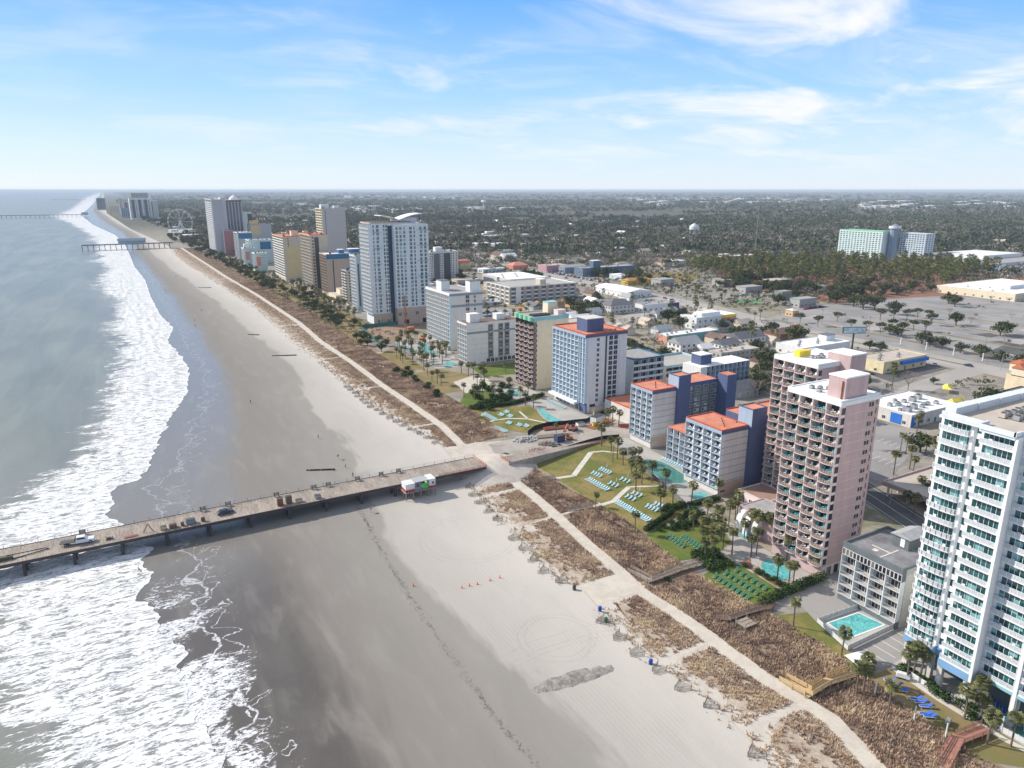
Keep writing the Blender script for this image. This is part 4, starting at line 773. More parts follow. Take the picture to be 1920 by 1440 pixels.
b=B('covered_parking','low pink walled covered car park with flat tan roof','parking shelter',207,236,98,128,4.2,wall=PINK); b.w.box(.3,b.wx,.3,b.wy,3.2,4.2,0)
for i in range(6):
    for j in range(5): b.w.box(.6+i*5.4,1.1+i*5.4,.6+j*6.8,1.1+j*6.8,0,3.2,b.mi(OFFW))
b.w.box(b.wx-.4,b.wx,0.3,b.wy,0,3.2,0); b.roof(RTAN,.7,PINK,t=.4); b.finish()
b=B('parking_deck','four level beige parking garage with white and blue openings','parking garage',292,360,531,574,14.2,wall=C_('taupe_wall',(.42,.37,.31),var=.06)); b.w.box(.3,b.wx-.3,.3,b.wy-.3,0,14.2,b.mi(DGREY))
for f,n,L_ in (('C',9,68),('S',5,43)):
    for k in range(4): b.solid(f,0 if f=='C' else .01,L_,k*3.5+.0,k*3.5+1.2,-.3,0,WHITE)
    for i in range(n+1): a=i*L_/n; b.solid(f,max(0,a-1.6),min(L_,a+1.6),0,14.2,-.3,.12)
b.roof(CONC,.9,WHITE); b.pent(34,40,6,14,4.5,BEIGE,RWHITE,'stair_house'); b.solid('C',6,11,0,15,.12,.5,WHITE); b.finish()
shop('flat_roof_store','big white roofed store left of the highway','store',352,640,46,62,6,OFFW,RWHITE,n=5)
shop('flat_roof_store','smaller white roofed store next to the big white roofed store','store',352,600,30,26,5,OFFW,RWHITE,n=4)
shop('hall','long white pitched hall behind the beige parking garage','hall',402,512,30,52,5,WHITE,RWHITE,'gable',n=4,rh=2.4)
shop('outlet','yellow walled store with orange roof sections left of the highway','store',330,790,50,46,9,YEL,RTAN,n=6,pents=((30,50,0,12,3,CORAL,TERRA,'gable_block'),))
shop('restaurant','bright orange roofed restaurant beside the highway','restaurant',428,770,22,16,5,CORAL,CORAL,'hip',n=3,rh=4)
b=shop('lodge','dark blue and cream two storey lodge with square sign tower','lodge',462,668,74,18,9,C_('lodge_blue',(.12,.17,.24)),SHINGL,n=12,floors=2,pents=((14,24,0,8,8,C_('lodge_blue',(.12,.17,.24)),RWHITE,'sign_tower'),)); 
shop('diner','yellow and orange diner under the oaks','diner',460,584,32,11,4.5,C_('diner_yellow',(.62,.42,.08)),C_('diner_roof',(.46,.25,.08)),'hip',n=6,rh=2.4)
shop('souvenir_row','pink and purple shop row along the far side of the highway','shops',452,730,30,20,7,C_('mauve',(.45,.25,.30)),RTAN,n=5)
shop('souvenir_row','blue roofed shop row between the highway and the lodge','shops',462,705,30,14,7,C_('denim',(.22,.28,.36)),SHINGL,'gable',n=5)
shop('school','two storey brick and cream building above the oaks','school',690,690,74,18,10,C_('brick_tan',(.42,.30,.24)),OFFW,n=10,floors=2,pents=((10,22,2,10,3,BEIGE,RWHITE),))
shop('supermarket','wide beige store with long white roof across the empty car park','store',688,330,110,70,6.5,CREAM,RWHITE,n=14,pents=((30,80,20,50,3,WHITE,RWHITE),))
shop('golf_hut','small orange snack hut by the mini golf course','hut',455,372,7,7,4.5,C_('peach',(.65,.42,.22)),OFFW,'hip',n=2,rh=1.6)
shop('golf_lodge','grey two level mini golf clubhouse','clubhouse',512,432,12,9,8,C_('weathered',(.25,.24,.21)),SHINGL,n=3,floors=2)
# inland hotel with drum lift tower
for (lab,x0,x1,y0,y1) in (('left wing of the white inland hotel',928,948,626,692),('right wing of the white inland hotel',958,978,574,612)): pass
b=B('convention_hotel','big white inland hotel with two wings of square windows and a round lift tower','hotel',928,948,624,692,39,wall=C_('pale_mint',(.62,.70,.68),var=.04)); b.core()
b.win('S',fr(1,67,14),zr(3,13,2.75),win(2.6,1.5,0,C_('pale_mint',(1,1,1)),GLT)); b.roof(RGREY,1.2,GREENT)
b.w.box(21,41,-48,-12,0,38.5,b.mi(C_('pale_grey_wing',(.52,.55,.60),var=.05))); 
for a in fr(-47,-13,9):
    for z in zr(3,13,2.75): b.wn.append((win(2.4,1.5,0,C_('pale_mint',(1,1,1)),GLT),(20.98,a,z),PI/2))
for a in fr(22,40,3):
    for z in zr(3,13,2.75): b.wn.append((win(2.4,1.5,0,C_('pale_mint',(1,1,1)),GLT),(a,-48.02,z),PI))
mb=MB(); mb.cyl((16,-6,0),(16,-6,44),6.2,n=20); mb.cyl((16,-6,44),(16,-6,47),7.8,n=20,m=1); mb.cyl((16,-6,47),(16,-6,50),6,1.2,n=12,m=2); mb.cyl((13,-6,47),(13,-6,56),.3,n=5); mb.cyl((19,-4,47),(19,-4,53),.25,n=5); mb.build('lift_tower',[C_('slate_glass_wall',(.22,.28,.36),rough=.3),WHITE,METAL],b.root); b.finish(100)
b=B('convention_hall','low white convention hall with sloped glass front and a small glass dome','hall',930,1060,470,600,9,wall=WHITE); b.core(); b.roof(RGREY,1,WHITE); b.w.box(40,129,40,100,9.13,14,b.mi(WHITE))
mb=MB(); mb.add([(-12,-40,0),(-12,126,0),(0,126,8),(0,-40,8)],[(0,1,2,3)],0); mb.add([(-12,-40,0),(0,-40,8),(0,-40,0)],[(0,1,2)],1); [mb.box(-12.5,0,-36+k*14,-34.6+k*14,0,8.6,1) for k in range(12)]; mb.build('glass_front',[GLB,WHITE],b.root)
mb=MB(); [mb.cyl((-4,30,8+i*1.7),(-4,30,9.7+i*1.7),8*math.cos(i/5*PI/2),8*math.cos((i+1)/5*PI/2)+.02,14) for i in range(5)]; mb.build('glass_dome',[C_('copper_green_glass',(.18,.40,.38),rough=.25)],b.root); b.finish()
# water tower
t=thing('water_tower','white dome water tower on legs standing above the woods','water tower',(980,1048,0))
mb=MB(); 
for i in range(8): mb.cyl((0,0,22+i*1.4),(0,0,23.4+i*1.4),(9.2 if i<3 else 9.2*math.cos((i-3)/5*PI/2)),(9.2 if i<2 else 9.2*math.cos((i-2)/6*PI/2)+.02),18)
mb.build('tank',[WHITE],t,smooth=False)
for k in range(6):
    mb=MB(); a=k*PI/3; mb.cyl((9*math.cos(a),9*math.sin(a),0),(8.6*math.cos(a),8.6*math.sin(a),22.5),.7,n=6); mb.build('leg',[METAL],t)
mb=MB(); mb.cyl((0,0,0),(0,0,22),1.6,n=10); mb.build('riser_pipe',[METAL],t)
# smaller far water tower, radio masts
t=thing('water_tower','tiny mushroom shaped water tower on the far woods','water tower',(*G(907,396),0)); mb=MB(); mb.cyl((0,0,0),(0,0,38),2.5,n=8); mb.cyl((0,0,38),(0,0,43),8,14,n=14); mb.cyl((0,0,43),(0,0,50),14,8,n=14); mb.build('tank',[WHITE],t)
for (px,py,h,lab) in ((1415,478,62,'tall lattice radio mast rising right of the water tower'),(1697,385,95,'thin far radio mast on the horizon'),(1211,440,42,'short lattice mast left of the water tower')):
    x,y=G(px,py); t=thing('radio_mast',lab,'mast',(x,y,0)); mb=MB(); r=h*.014
    for k in range(3): a=k*2*PI/3; mb.cyl((r*math.cos(a),r*math.sin(a),0),(r*.5*math.cos(a),r*.5*math.sin(a),h),h*.002,n=4)
    for j in range(14):
        for k in range(3): a=k*2*PI/3; a2=a+2*PI/3; mb.cyl((r*math.cos(a),r*math.sin(a),j*h/14),(r*.95*math.cos(a2),r*.95*math.sin(a2),(j+1)*h/14),h*.0012,n=3)
    mb.build('lattice',[METAL],t)
# ferris wheel
t=thing('ferris_wheel','white ferris wheel on the seafront before the far twin tower','ferris wheel',(133,1690,0),R(-30)); mb=MB(); n=36; rw=26
for s in (-1.5,1.5):
    for k in range(n):
        a=2*PI*k/n; a2=2*PI*(k+1)/n; mb.cyl((rw*math.cos(a),s,30+rw*math.sin(a)),(rw*math.cos(a2),s,30+rw*math.sin(a2)),.22,n=4)
        if k%3==0: mb.cyl((0,s,30),(rw*math.cos(a),s,30+rw*math.sin(a)),.16,n=3)
mb.build('wheel_rim',[WHITE],t)
for s in (-4,4):
    mb=MB(); mb.cyl((0,s*.5,30),(12,s,0),.8,n=5); mb.cyl((0,s*.5,30),(-12,s,0),.8,n=5); mb.build('support',[WHITE],t)
for k in range(0,36,2):
    a=2*PI*k/n; mb=MB(); mb.box(-1.1,1.1,-1.1,1.1,-2.6,-.4); mb.build('gondola',[WHITE],t,loc=(rw*math.cos(a),0,30+rw*math.sin(a)))
# ================================================================ flat ground patches (flush sheets 4-5 mm apart)
WOODN=mat('fresh_wood',(.52,.38,.21),var=.15,sc=2); WOODG=mat('weathered_wood',(.30,.25,.21),var=.25,sc=2.5); WOODD=mat('deck_planks',(.36,.30,.25),var=.2,sc=1.2)
pth=[G(*p) for p in [(340,465),(390,497),(425,520),(480,552),(560,605),(600,640),(660,680),(720,725),(780,765),(830,800),(865,835)]]
pth2=[G(*p) for p in [(905,862),(940,885),(1000,930),(1040,965),(1100,1020),(1160,1070),(1195,1105),(1250,1140),(1310,1180),(1370,1225),(1430,1270),(1480,1300),(1560,1350),(1640,1440)]]+[(101,45),(101,10)]
PATHY=np.array(sorted([(p[1],p[0]) for p in pth+pth2])); pathx=lambda y: float(np.interp(y,PATHY[:,0],PATHY[:,1]))
patch('dune_sand',[(float(cx(CE,y))+.3,y) for y in range(0,206,4)]+[(pathx(y)+1,y) for y in range(204,-1,-4)],.030,DSAND)
patch('dune_sand',[(float(cx(CE,y))+.3,y) for y in range(236,1330,8)]+[(pathx(y)+1,y) for y in range(1328,235,-8)],.030,DSAND)
E1=lambda y: 121.5+1.5*math.sin(y*.09)
patch('dune_ground',[(pathx(y)-1,y) for y in range(0,200,4)]+[(E1(y)+1.5,y) for y in range(199,-1,-4)],.034,DUNE)
patch('dune_ground',[(pathx(y)-1,y) for y in range(238,1330,8)]+[(pathx(y)+(19 if y<330 else 24),y) for y in range(1328,237,-8)],.034,DUNE)
# scrub islands on the seaward side, separated by sandy cross paths
def island(y0,y1,in0,in1):
    P=[(pathx(y)-2.4,y) for y in np.arange(y0,y1+.1,2.5)]+[(float(cx(CE,y))+ (in0 if y<(y0+y1)/2 else in1),y) for y in np.arange(y1,y0-.1,-2.5)]
    patch('dune_ground',P,.040,DUNEW,jit=2.4)
ISL=[(2,52,3,3),(56,72,5,5),(76,95,4,5),(98,119,4,4),(130,160,3,2.5),(164,187,3,3),(190,203,4,4),(236,262,2,4),(266,330,3,3),(335,402,4,5),(408,520,4,3),(528,640,3,4),(650,840,4,4),(850,1320,4,4)]
for i_ in ISL: island(*i_)
ribbon('sand_path',pth,3.8,.046,PATHS,.25); ribbon('sand_path',pth2,3.9,.046,PATHS,.25)
patch('sand_crossing',[(80,198),(122,206),(150,214),(165,221),(176,228),(160,233),(140,231),(125,232),(112,236),(96,240),(84,238)],.050,gmat('trampled_sand',(.54,.49,.43),(.46,.41,.355),(.59,.54,.48),.15,1.1,bump=.7),jit=2)
patch('beach_access',[(87,119.5),(97,120.5),(104,119),(107,124),(104,130),(97,129.5),(86,129.5)],.050,PATHS,jit=1)
for y,x0,x1 in ((165.5,92,124),(188.8,90,122),(96.5,87,103),(405,98,135),(524,97,114),(332,97,113),(264.5,98,134)): ribbon('sand_path',[(x0,y-2),((x0+x1)/2,y),(x1,y+1)],1.3,.052,PATHS,.5)
# lawns
patch('lawn',[(115,206.5),(122.5,203),(122.5,145.5),(125,143.5),(144.5,149),(150.3,168),(157,198.5),(163,218),(150,215.5),(130,211)],.038,LAWN)
patch('lawn',[(122.3,143.2),(119.5,127.2),(131,124.5),(141,128),(146,140),(143,144.5)],.039,LAWNG); patch('lawn',[(119.3,118),(119.6,101),(132,102.6),(136,105.5),(135.5,115),(131,120)],.0385,LAWNG)
patch('lawn',[(117.5,99),(117.5,76.5),(127,75.5),(129,82),(131.5,94)],.039,LAWN); patch('lawn',[(118.5,72.5),(119,50),(130,40),(129.5,72.4)],.0385,DRY)
patch('lawn',[(131,275.5),(125,256),(130.5,243.5),(138,234.5),(149,235),(156,246),(157,268),(150,270)],.038,LAWN); patch('lawn',[(131.5,287),(131.5,277),(151,277),(159.5,289),(158,299),(140,300)],.039,LAWNG)
patch('lawn',[(127,350),(127,305),(160,305),(161,322),(150,350)],.037,DRY); patch('lawn',[(165,345),(163,323),(190,321),(198,344)],.0385,LAWNG); patch('lawn',[(130,360),(130,400),(147,416),(142,352)],.038,DRY)
patch('paved_court',[(141,300.5),(158.5,300.5),(163,322),(160,330),(144,322)],.040,PATHS)
# terraces, car parks and pools
patch('pool_terrace',[(157.2,196.6),(150.6,168),(145.2,149.6),(158.9,149.6),(167,169.6),(168.8,196.6),(168.8,212),(164,212)],.041,CONC)
patch('pool_terrace',[(133.5,121.5),(133.2,103),(145.8,102.6),(145.8,133.8),(149.8,134),(149.8,151),(146,151.8),(143.5,145),(146.5,140),(141.5,127.5),(131.5,124)],.043,CONC)
patch('pool_terrace',[(158,214.5),(160,236),(157,250),(159,274),(171.8,274),(171.8,232),(167,218)],.041,CONC)
patch('pool_terrace',[(152,279),(152,296),(171.8,300),(171.8,279)],.0415,CONC); patch('pool_terrace',[(148,352),(152,430),(173,430),(173,390),(166,365),(166,351)],.041,CONC)
patch('condo_terrace',[(129.7,72.5),(130,30),(200,30),(200,73),(141,76)],.041,CONC)
patch('car_park',[(127,100.6),(127,99.5),(131.6,96),(129.4,90.2),(144,90.2),(144,73.4),(210,73.4),(210,102.4),(133,102.4)],.042,ASPL); patch('car_park',[(126.6,80),(127.5,72.8),(144,73.4),(144,90),(129.5,90)],.044,ASPL)
for k in range(5): ribbon('parking_line',[(130.2+k*2.9,73.8),(130.2+k*2.9,79.2)],.14,.049,PAINT)
patch('pool_deck',[(126.5,80.5),(129.3,89.9),(143.8,89.0),(143.4,80.7)],.32,gmat('aggregate_deck',(.40,.39,.37),(.46,.44,.42),(.34,.33,.31),.3,3))
POOLM=NT('pool_water'); a=POOLM.noise(.35,3,.5); POOLW=POOLM.out(POOLM.mix(POOLM.step(POOLM.noise(1.6,4,.65,1.5),.50,.62),POOLM.mix(POOLM.step(a,.35,.65),(.07,.33,.34),(.13,.47,.47)),(.22,.60,.60)),.06,POOLM.bump(POOLM.noise(2.5,3,.6),.2,.05),.5)
POOLM=NT('pool_water_green'); a=POOLM.noise(.12,3,.5); POOLG=POOLM.out(POOLM.mix(POOLM.step(a,.35,.65),(.05,.19,.17),(.085,.27,.23)),.08,POOLM.bump(POOLM.noise(2.5,3,.6),.2,.05),.5)
def pool(lab,pts,z,m=None,g=None,coping=.35):
    t=thing('swimming_pool',lab,'pool',(0,0,0),0,g); P=[Vector(p) for p in pts]
    if len(P)>6:
        for _ in range(2): P=[q for i in range(len(P)) for q in (P[i].lerp(P[(i+1)%len(P)],.25),P[i].lerp(P[(i+1)%len(P)],.75))]
    a=sum(P[i].x*P[(i+1)%len(P)].y-P[(i+1)%len(P)].x*P[i].y for i in range(len(P)))
    if a<0: P=P[::-1]
    n=len(P); mb=MB(); mb.add([(p.x,p.y,z) for p in P],[tuple(range(n))]); mb.build('water',[m or POOLW],t)
    mb=MB(); vs=[]
    for i in range(n):
        d=(P[(i+1)%n]-P[i-1]).normalized(); nn=Vector((d.y,-d.x)); o_=P[i]+nn*coping; vs+=[(P[i].x,P[i].y,z+.05),(o_.x,o_.y,z+.05),(o_.x,o_.y,z-.02),(P[i].x,P[i].y,z-.02)]
    mb.add(vs,[f for i in range(n) for f in ((4*i,4*i+1,4*((i+1)%n)+1,4*((i+1)%n)),(4*i+1,4*i+2,4*((i+1)%n)+2,4*((i+1)%n)+1),(4*((i+1)%n),4*((i+1)%n)+3,4*i+3,4*i))]); mb.build('coping',[TRIM if z>.2 else CONC],t)
    return t
pool('large kidney shaped green pool between the lawn and navy hotel wing',[(157.5,189.5),(162.5,188.5),(164.6,182),(163.2,173.5),(162,166.5),(157.5,165.2),(153,168.5),(154,176),(155.2,184)],.06,POOLG,coping=.9)
pool('small rectangular pool at the foot of the navy and white hotel',[(153.5,157.8),(159.1,157.4),(157.3,153.3),(151.9,153.6)],.065)
pool('oval turquoise pool at the foot of the nearer pink tower',[(138.2,115),(141.8,116.2),(144.6,114),(143.4,109.5),(140.4,106.6),(136.6,106.6),(135.1,110)],.065)
pool('round spa pool between palms beside the pink pavilion',[(145.5,129.5),(148,131),(149.5,129),(148.5,126.5),(146,126)],.065)
pool('angular turquoise pool on the raised grey deck beside the striped car park',[(131,88.6),(140.6,87.9),(141.5,82.2),(130.4,82.8)],.34)
pool('narrow turquoise pool in front of the cream tower',[(156.2,288.6),(161.7,296),(165,290),(159.4,282.6)],.065)
pool('bright turquoise pool before the lower white hotel block',[(156,352),(152.5,357),(160,364),(163,358)],.065); pool('long pale pool beside the broad white hotel slab',[(162.5,385),(157,388),(163,421),(168,418)],.065)
pool('dark green lagoon pool at the foot of the condominium tower',[(131.5,50),(136,56),(142,57),(146,50),(146,36),(134,33),(129,40)],.065,POOLG)
pool('lazy river channel in front of the blue finned tower',[(153,246),(155,254),(158,262),(160.5,261),(158.5,252),(158,244),(160,235),(158,231),(154.5,238)],.065)
# garden walks
WALK=gmat('pale_walk',(.60,.57,.51),(.53,.50,.45),(.64,.62,.57),.4,2)
for w_,pts in ((1.9,[(129,189),(147.4,204.8)]),(1.2,[(147.4,204.8),(152,203.5),(156.5,199)]),(1.6,[(120,165),(128.4,165.6),(139.8,172.2)]),(1.0,[(139.8,172.2),(149,168)]),(1.4,[(115.5,189.7),(122.1,190.2),(129,189)]),(1.3,[(129.6,72.3),(128.6,62),(128.6,50),(130,42)]),(1.9,[(124,122.3),(133.4,123)]),(1.2,[(127,256),(140,256),(147,251),(151,243),(151,237)]),(1.0,[(147,251),(149,262)])): ribbon('garden_walk',pts,w_,.048,WALK)
patch('flower_bed',[(134.2,118.5),(133.5,104.5),(136.5,104.5),(134.8,110),(136,116),(139,119)],.050,gmat('mulch',(.28,.15,.11),(.20,.11,.08),(.33,.2,.15),.5,2.5),jit=.4)
# construction yard by the pier head
YARD=gmat('yard_ground',(.38,.345,.31),(.30,.265,.235),(.46,.43,.39),.10,1.0,bump=.6)
patch('construction_yard',[(112,209.5),(122,209.8),(150,215),(169,213),(169,196.9),(206,196.9),(206,243),(180,241),(162,233.5),(148,236),(136,232.5),(118,231)],.054,YARD,jit=.8)
patch('construction_yard',[(146.5,484),(142,452),(141,432),(150,431),(186,465),(196,478),(196,489)],.040,DIRT,jit=1)
patch('excavation',[(286,505),(300,485),(352,500),(350,522),(300,526)],.040,gmat('orange_sand',(.55,.36,.17),(.42,.25,.12),(.62,.45,.25),.15,1,bump=.8),jit=2)
patch('dry_verge',[(130.5,436),(139,436),(144,484),(158,492),(160,560),(158,700),(152,900),(146,1100),(132,1100),(131,700)],.036,DRY,jit=1)
# streets
ribbon('boulevard',[(182,40),(188,80),(195,104),(204,128),(216,165),(222,200),(226,260),(222,330),(216,400),(222,480),(230,600),(232,760),(226,1000),(222,1500)],11,.060,ASPH)
ribbon('lane_line',[(181.5,40),(187.5,80),(194.5,104),(203.5,128),(215.5,165),(221.5,200)],.16,.065,PAINT); ribbon('lane_line',[(177.4,41),(183.4,81),(190.4,105.2),(199.4,129.2),(211,166)],.14,.065,PAINT); ribbon('lane_line',[(186,40),(192,79),(199,103),(208,127),(220,164)],.14,.065,PAINT)
ribbon('highway',[(350,-40),(392,90),(408,160),(411,240),(412,345),(430,440),(432,590),(434,728),(450,800),(470,900),(500,1050),(560,1300),(640,1700)],25,.060,ROADP)
ribbon('side_street',[(226,203),(300,190),(345,200),(408,208)],13,.056,ROADP); ribbon('side_street',[(212,305),(238,352),(300,405),(358,440),(424,470)],13,.056,ROADP)
ribbon('side_street',[(214,120),(262,124),(300,132)],8,.056,ROADP); ribbon('side_street',[(228,560),(300,600),(430,640)],10,.056,ROADP)
ribbon('median',[(396,150),(399,200)],2.5,.066,DRY); ribbon('median',[(411,215),(412,330)],2.6,.066,DRY)
ribbon('lane_line',[(405,215),(406,340),(424,440),(426,590),(428,728)],.3,.068,PAINT)
# car parks
patch('car_park',[(212,72),(212,104),(250,132),(300,150),(300,90)],.050,ASPL); patch('car_park',[(216,132),(262,150),(276,160),(276,205),(222,196),(218,165)],.050,ASPL)
patch('car_park',[(340,212),(396,216),(396,262),(352,250)],.050,ASPH)
patch('car_park',[(425,150),(425,330),(440,380),(520,400),(600,395),(680,380),(700,300),(640,150),(560,60),(430,60)],.050,ASPL); patch('car_park',[(432,150),(440,225),(510,240),(560,190),(540,130)],.055,ASPH)
patch('car_park',[(236,452),(236,520),(282,520),(282,470),(262,448)],.050,ASPL); patch('car_park',[(448,600),(448,735),(462,735),(462,600)],.050,ASPL)
patch('car_park',[(346,545),(346,598),(402,598),(402,545)],.050,ASPL); patch('car_park',[(230,345),(255,410),(290,430),(290,380),(262,330)],.0505,DRY)
for i in range(3):
    for k in range(9): ribbon('parking_line',[(232+i*18+k*.3,138+k*2.8),(237.5+i*18+k*.3,138.6+k*2.8)],.14,.056,PAINT)
for k in range(14): ribbon('parking_line',[(356+k*2.8,219),(356.5+k*2.8,224)],.14,.056,PAINT)
for i in range(6):
    for k in range(3): ribbon('parking_line',[(450+i*26,170+k*60),(452+i*26,215+k*60)],.25,.062,PAINT)
for k in range(4): ribbon('grass_strip',[(446+k*40,170+k*12),(448+k*40,340-k*10)],3.0,.064,DRY)
for k in range(26): random.seed(50+k); xx,yy=random.uniform(435,660),random.uniform(90,370); patch('asphalt_patch',[(xx,yy),(xx+random.uniform(8,26),yy+random.uniform(-2,2)),(xx+random.uniform(8,26),yy+random.uniform(6,16)),(xx,yy+random.uniform(6,16))],.0575+k*.0002,[ASPL,ASPH,ROADP][k%3] if k%4 else CONC)
random.seed(7)
patch('golf_green',[(474,447),(486,438),(502,442),(498,452),(480,455)],.060,gmat('artificial_turf',(.05,.38,.12),(.07,.45,.16),(.04,.30,.10),.3,2)); patch('golf_course_rock',[(440,452),(520,425),(530,450),(500,500),(455,560),(440,520)],.050,gmat('golf_rock',(.32,.30,.27),(.22,.20,.16),(.42,.39,.35),.25,1.2,bump=1))
patch('lagoon',[(520,452),(560,430),(566,440),(530,466)],.060,POOLG)
patch('pine_needle_floor',[(540,395),(760,350),(930,440),(930,600),(690,690),(560,560)],.045,gmat('pine_straw',(.25,.125,.085),(.19,.11,.08),(.34,.22,.16),.03,.4))
patch('field',[(520,560),(600,620),(560,690),(500,640)],.048,DRY)
# ================================================================ foliage
def folmat(name,stops,rough=.8,trans=True):
    q=NT(name); t=q.attr('tint'); oi=q.n('ShaderNodeObjectInfo'); f=q.math('ADD',t,q.math('MULTIPLY',q.math('SUBTRACT',oi.outputs['Random'],.5),.35),clamp=True)
    m=q.out(q.ramp(f,stops),rough,None,.15); MATS[name]=m; return m
OAKM=folmat('oak_leaves',[(0,(.035,.050,.026)),(.45,(.065,.085,.038)),(.8,(.11,.12,.055)),(1,(.16,.15,.085))])
PINEM=folmat('pine_needles',[(0,(.06,.078,.03)),(.5,(.145,.16,.052)),(.85,(.23,.225,.075)),(1,(.27,.25,.11))])
PALMM=folmat('palm_fronds',[(0,(.07,.085,.035)),(.45,(.14,.15,.06)),(.8,(.24,.215,.10)),(1,(.34,.28,.16))])
BUSHM=folmat('shrub_leaves',[(0,(.020,.042,.014)),(.5,(.042,.078,.022)),(1,(.085,.115,.032))])
DRYM=folmat('dune_grass_blades',[(0,(.20,.15,.12)),(.3,(.42,.29,.22)),(.6,(.62,.48,.34)),(.85,(.74,.61,.42)),(1,(.36,.36,.20))],.9)
BARK=mat('bark',(.13,.105,.085),var=.25,sc=2); PALMT=mat('palm_trunk',(.17,.135,.105),var=.25,sc=3); BAREM=mat('bare_twigs',(.23,.185,.17),var=.25,sc=.5)
FARM=folmat('far_canopy',[(0,(.048,.062,.045)),(.35,(.082,.102,.058)),(.6,(.125,.135,.078)),(.76,(.22,.185,.155)),(1,(.34,.285,.255))],.9)
def leafcloud(clumps,n,size,r,flat=.6,tb=0.):
    """n leaf quads spread through clumps [(x,y,z,rad,zs)], returns V,F,tint"""
    w=np.array([c[3]**2 for c in clumps]); ci=r.choice(len(clumps),n,p=w/w.sum()); C=np.array(clumps)[ci]
    d=r.normal(size=(n,3)); d/=np.linalg.norm(d,axis=1)[:,None]; rad=C[:,3]*(r.random(n)**.35)
    P=C[:,:3]+d*rad[:,None]*np.stack([np.ones(n),np.ones(n),C[:,4]],-1)
    nn=d*.7+r.normal(size=(n,3))*.6; nn[:,2]+=.25; nn/=np.linalg.norm(nn,axis=1)[:,None]
    a=np.cross(nn,r.normal(size=(n,3))); a/=np.linalg.norm(a,axis=1)[:,None]; b=np.cross(nn,a); s=size*(.6+.8*r.random(n))[:,None]
    V=np.stack([P-a*s*.5,P-b*s*.32*flat/.6,P+a*s*.5,P+b*s*.32*flat/.6],1).reshape(-1,3); Fc=np.arange(4*n).reshape(-1,4)
    ct=r.random(len(clumps))*.45; tn=np.clip(ct[ci]+r.random(n)*.45+tb,0,1); return V,Fc,np.repeat(tn,4)
def meshonly(o): me=o.data; bpy.data.objects.remove(o); return me
def tubeset(segs,n=5):
    mb=MB()
    for p,q_,r0,r1 in segs: mb.cyl(p,q_,r0,r1,n=n,cap=False)
    return mb
PROTO={}
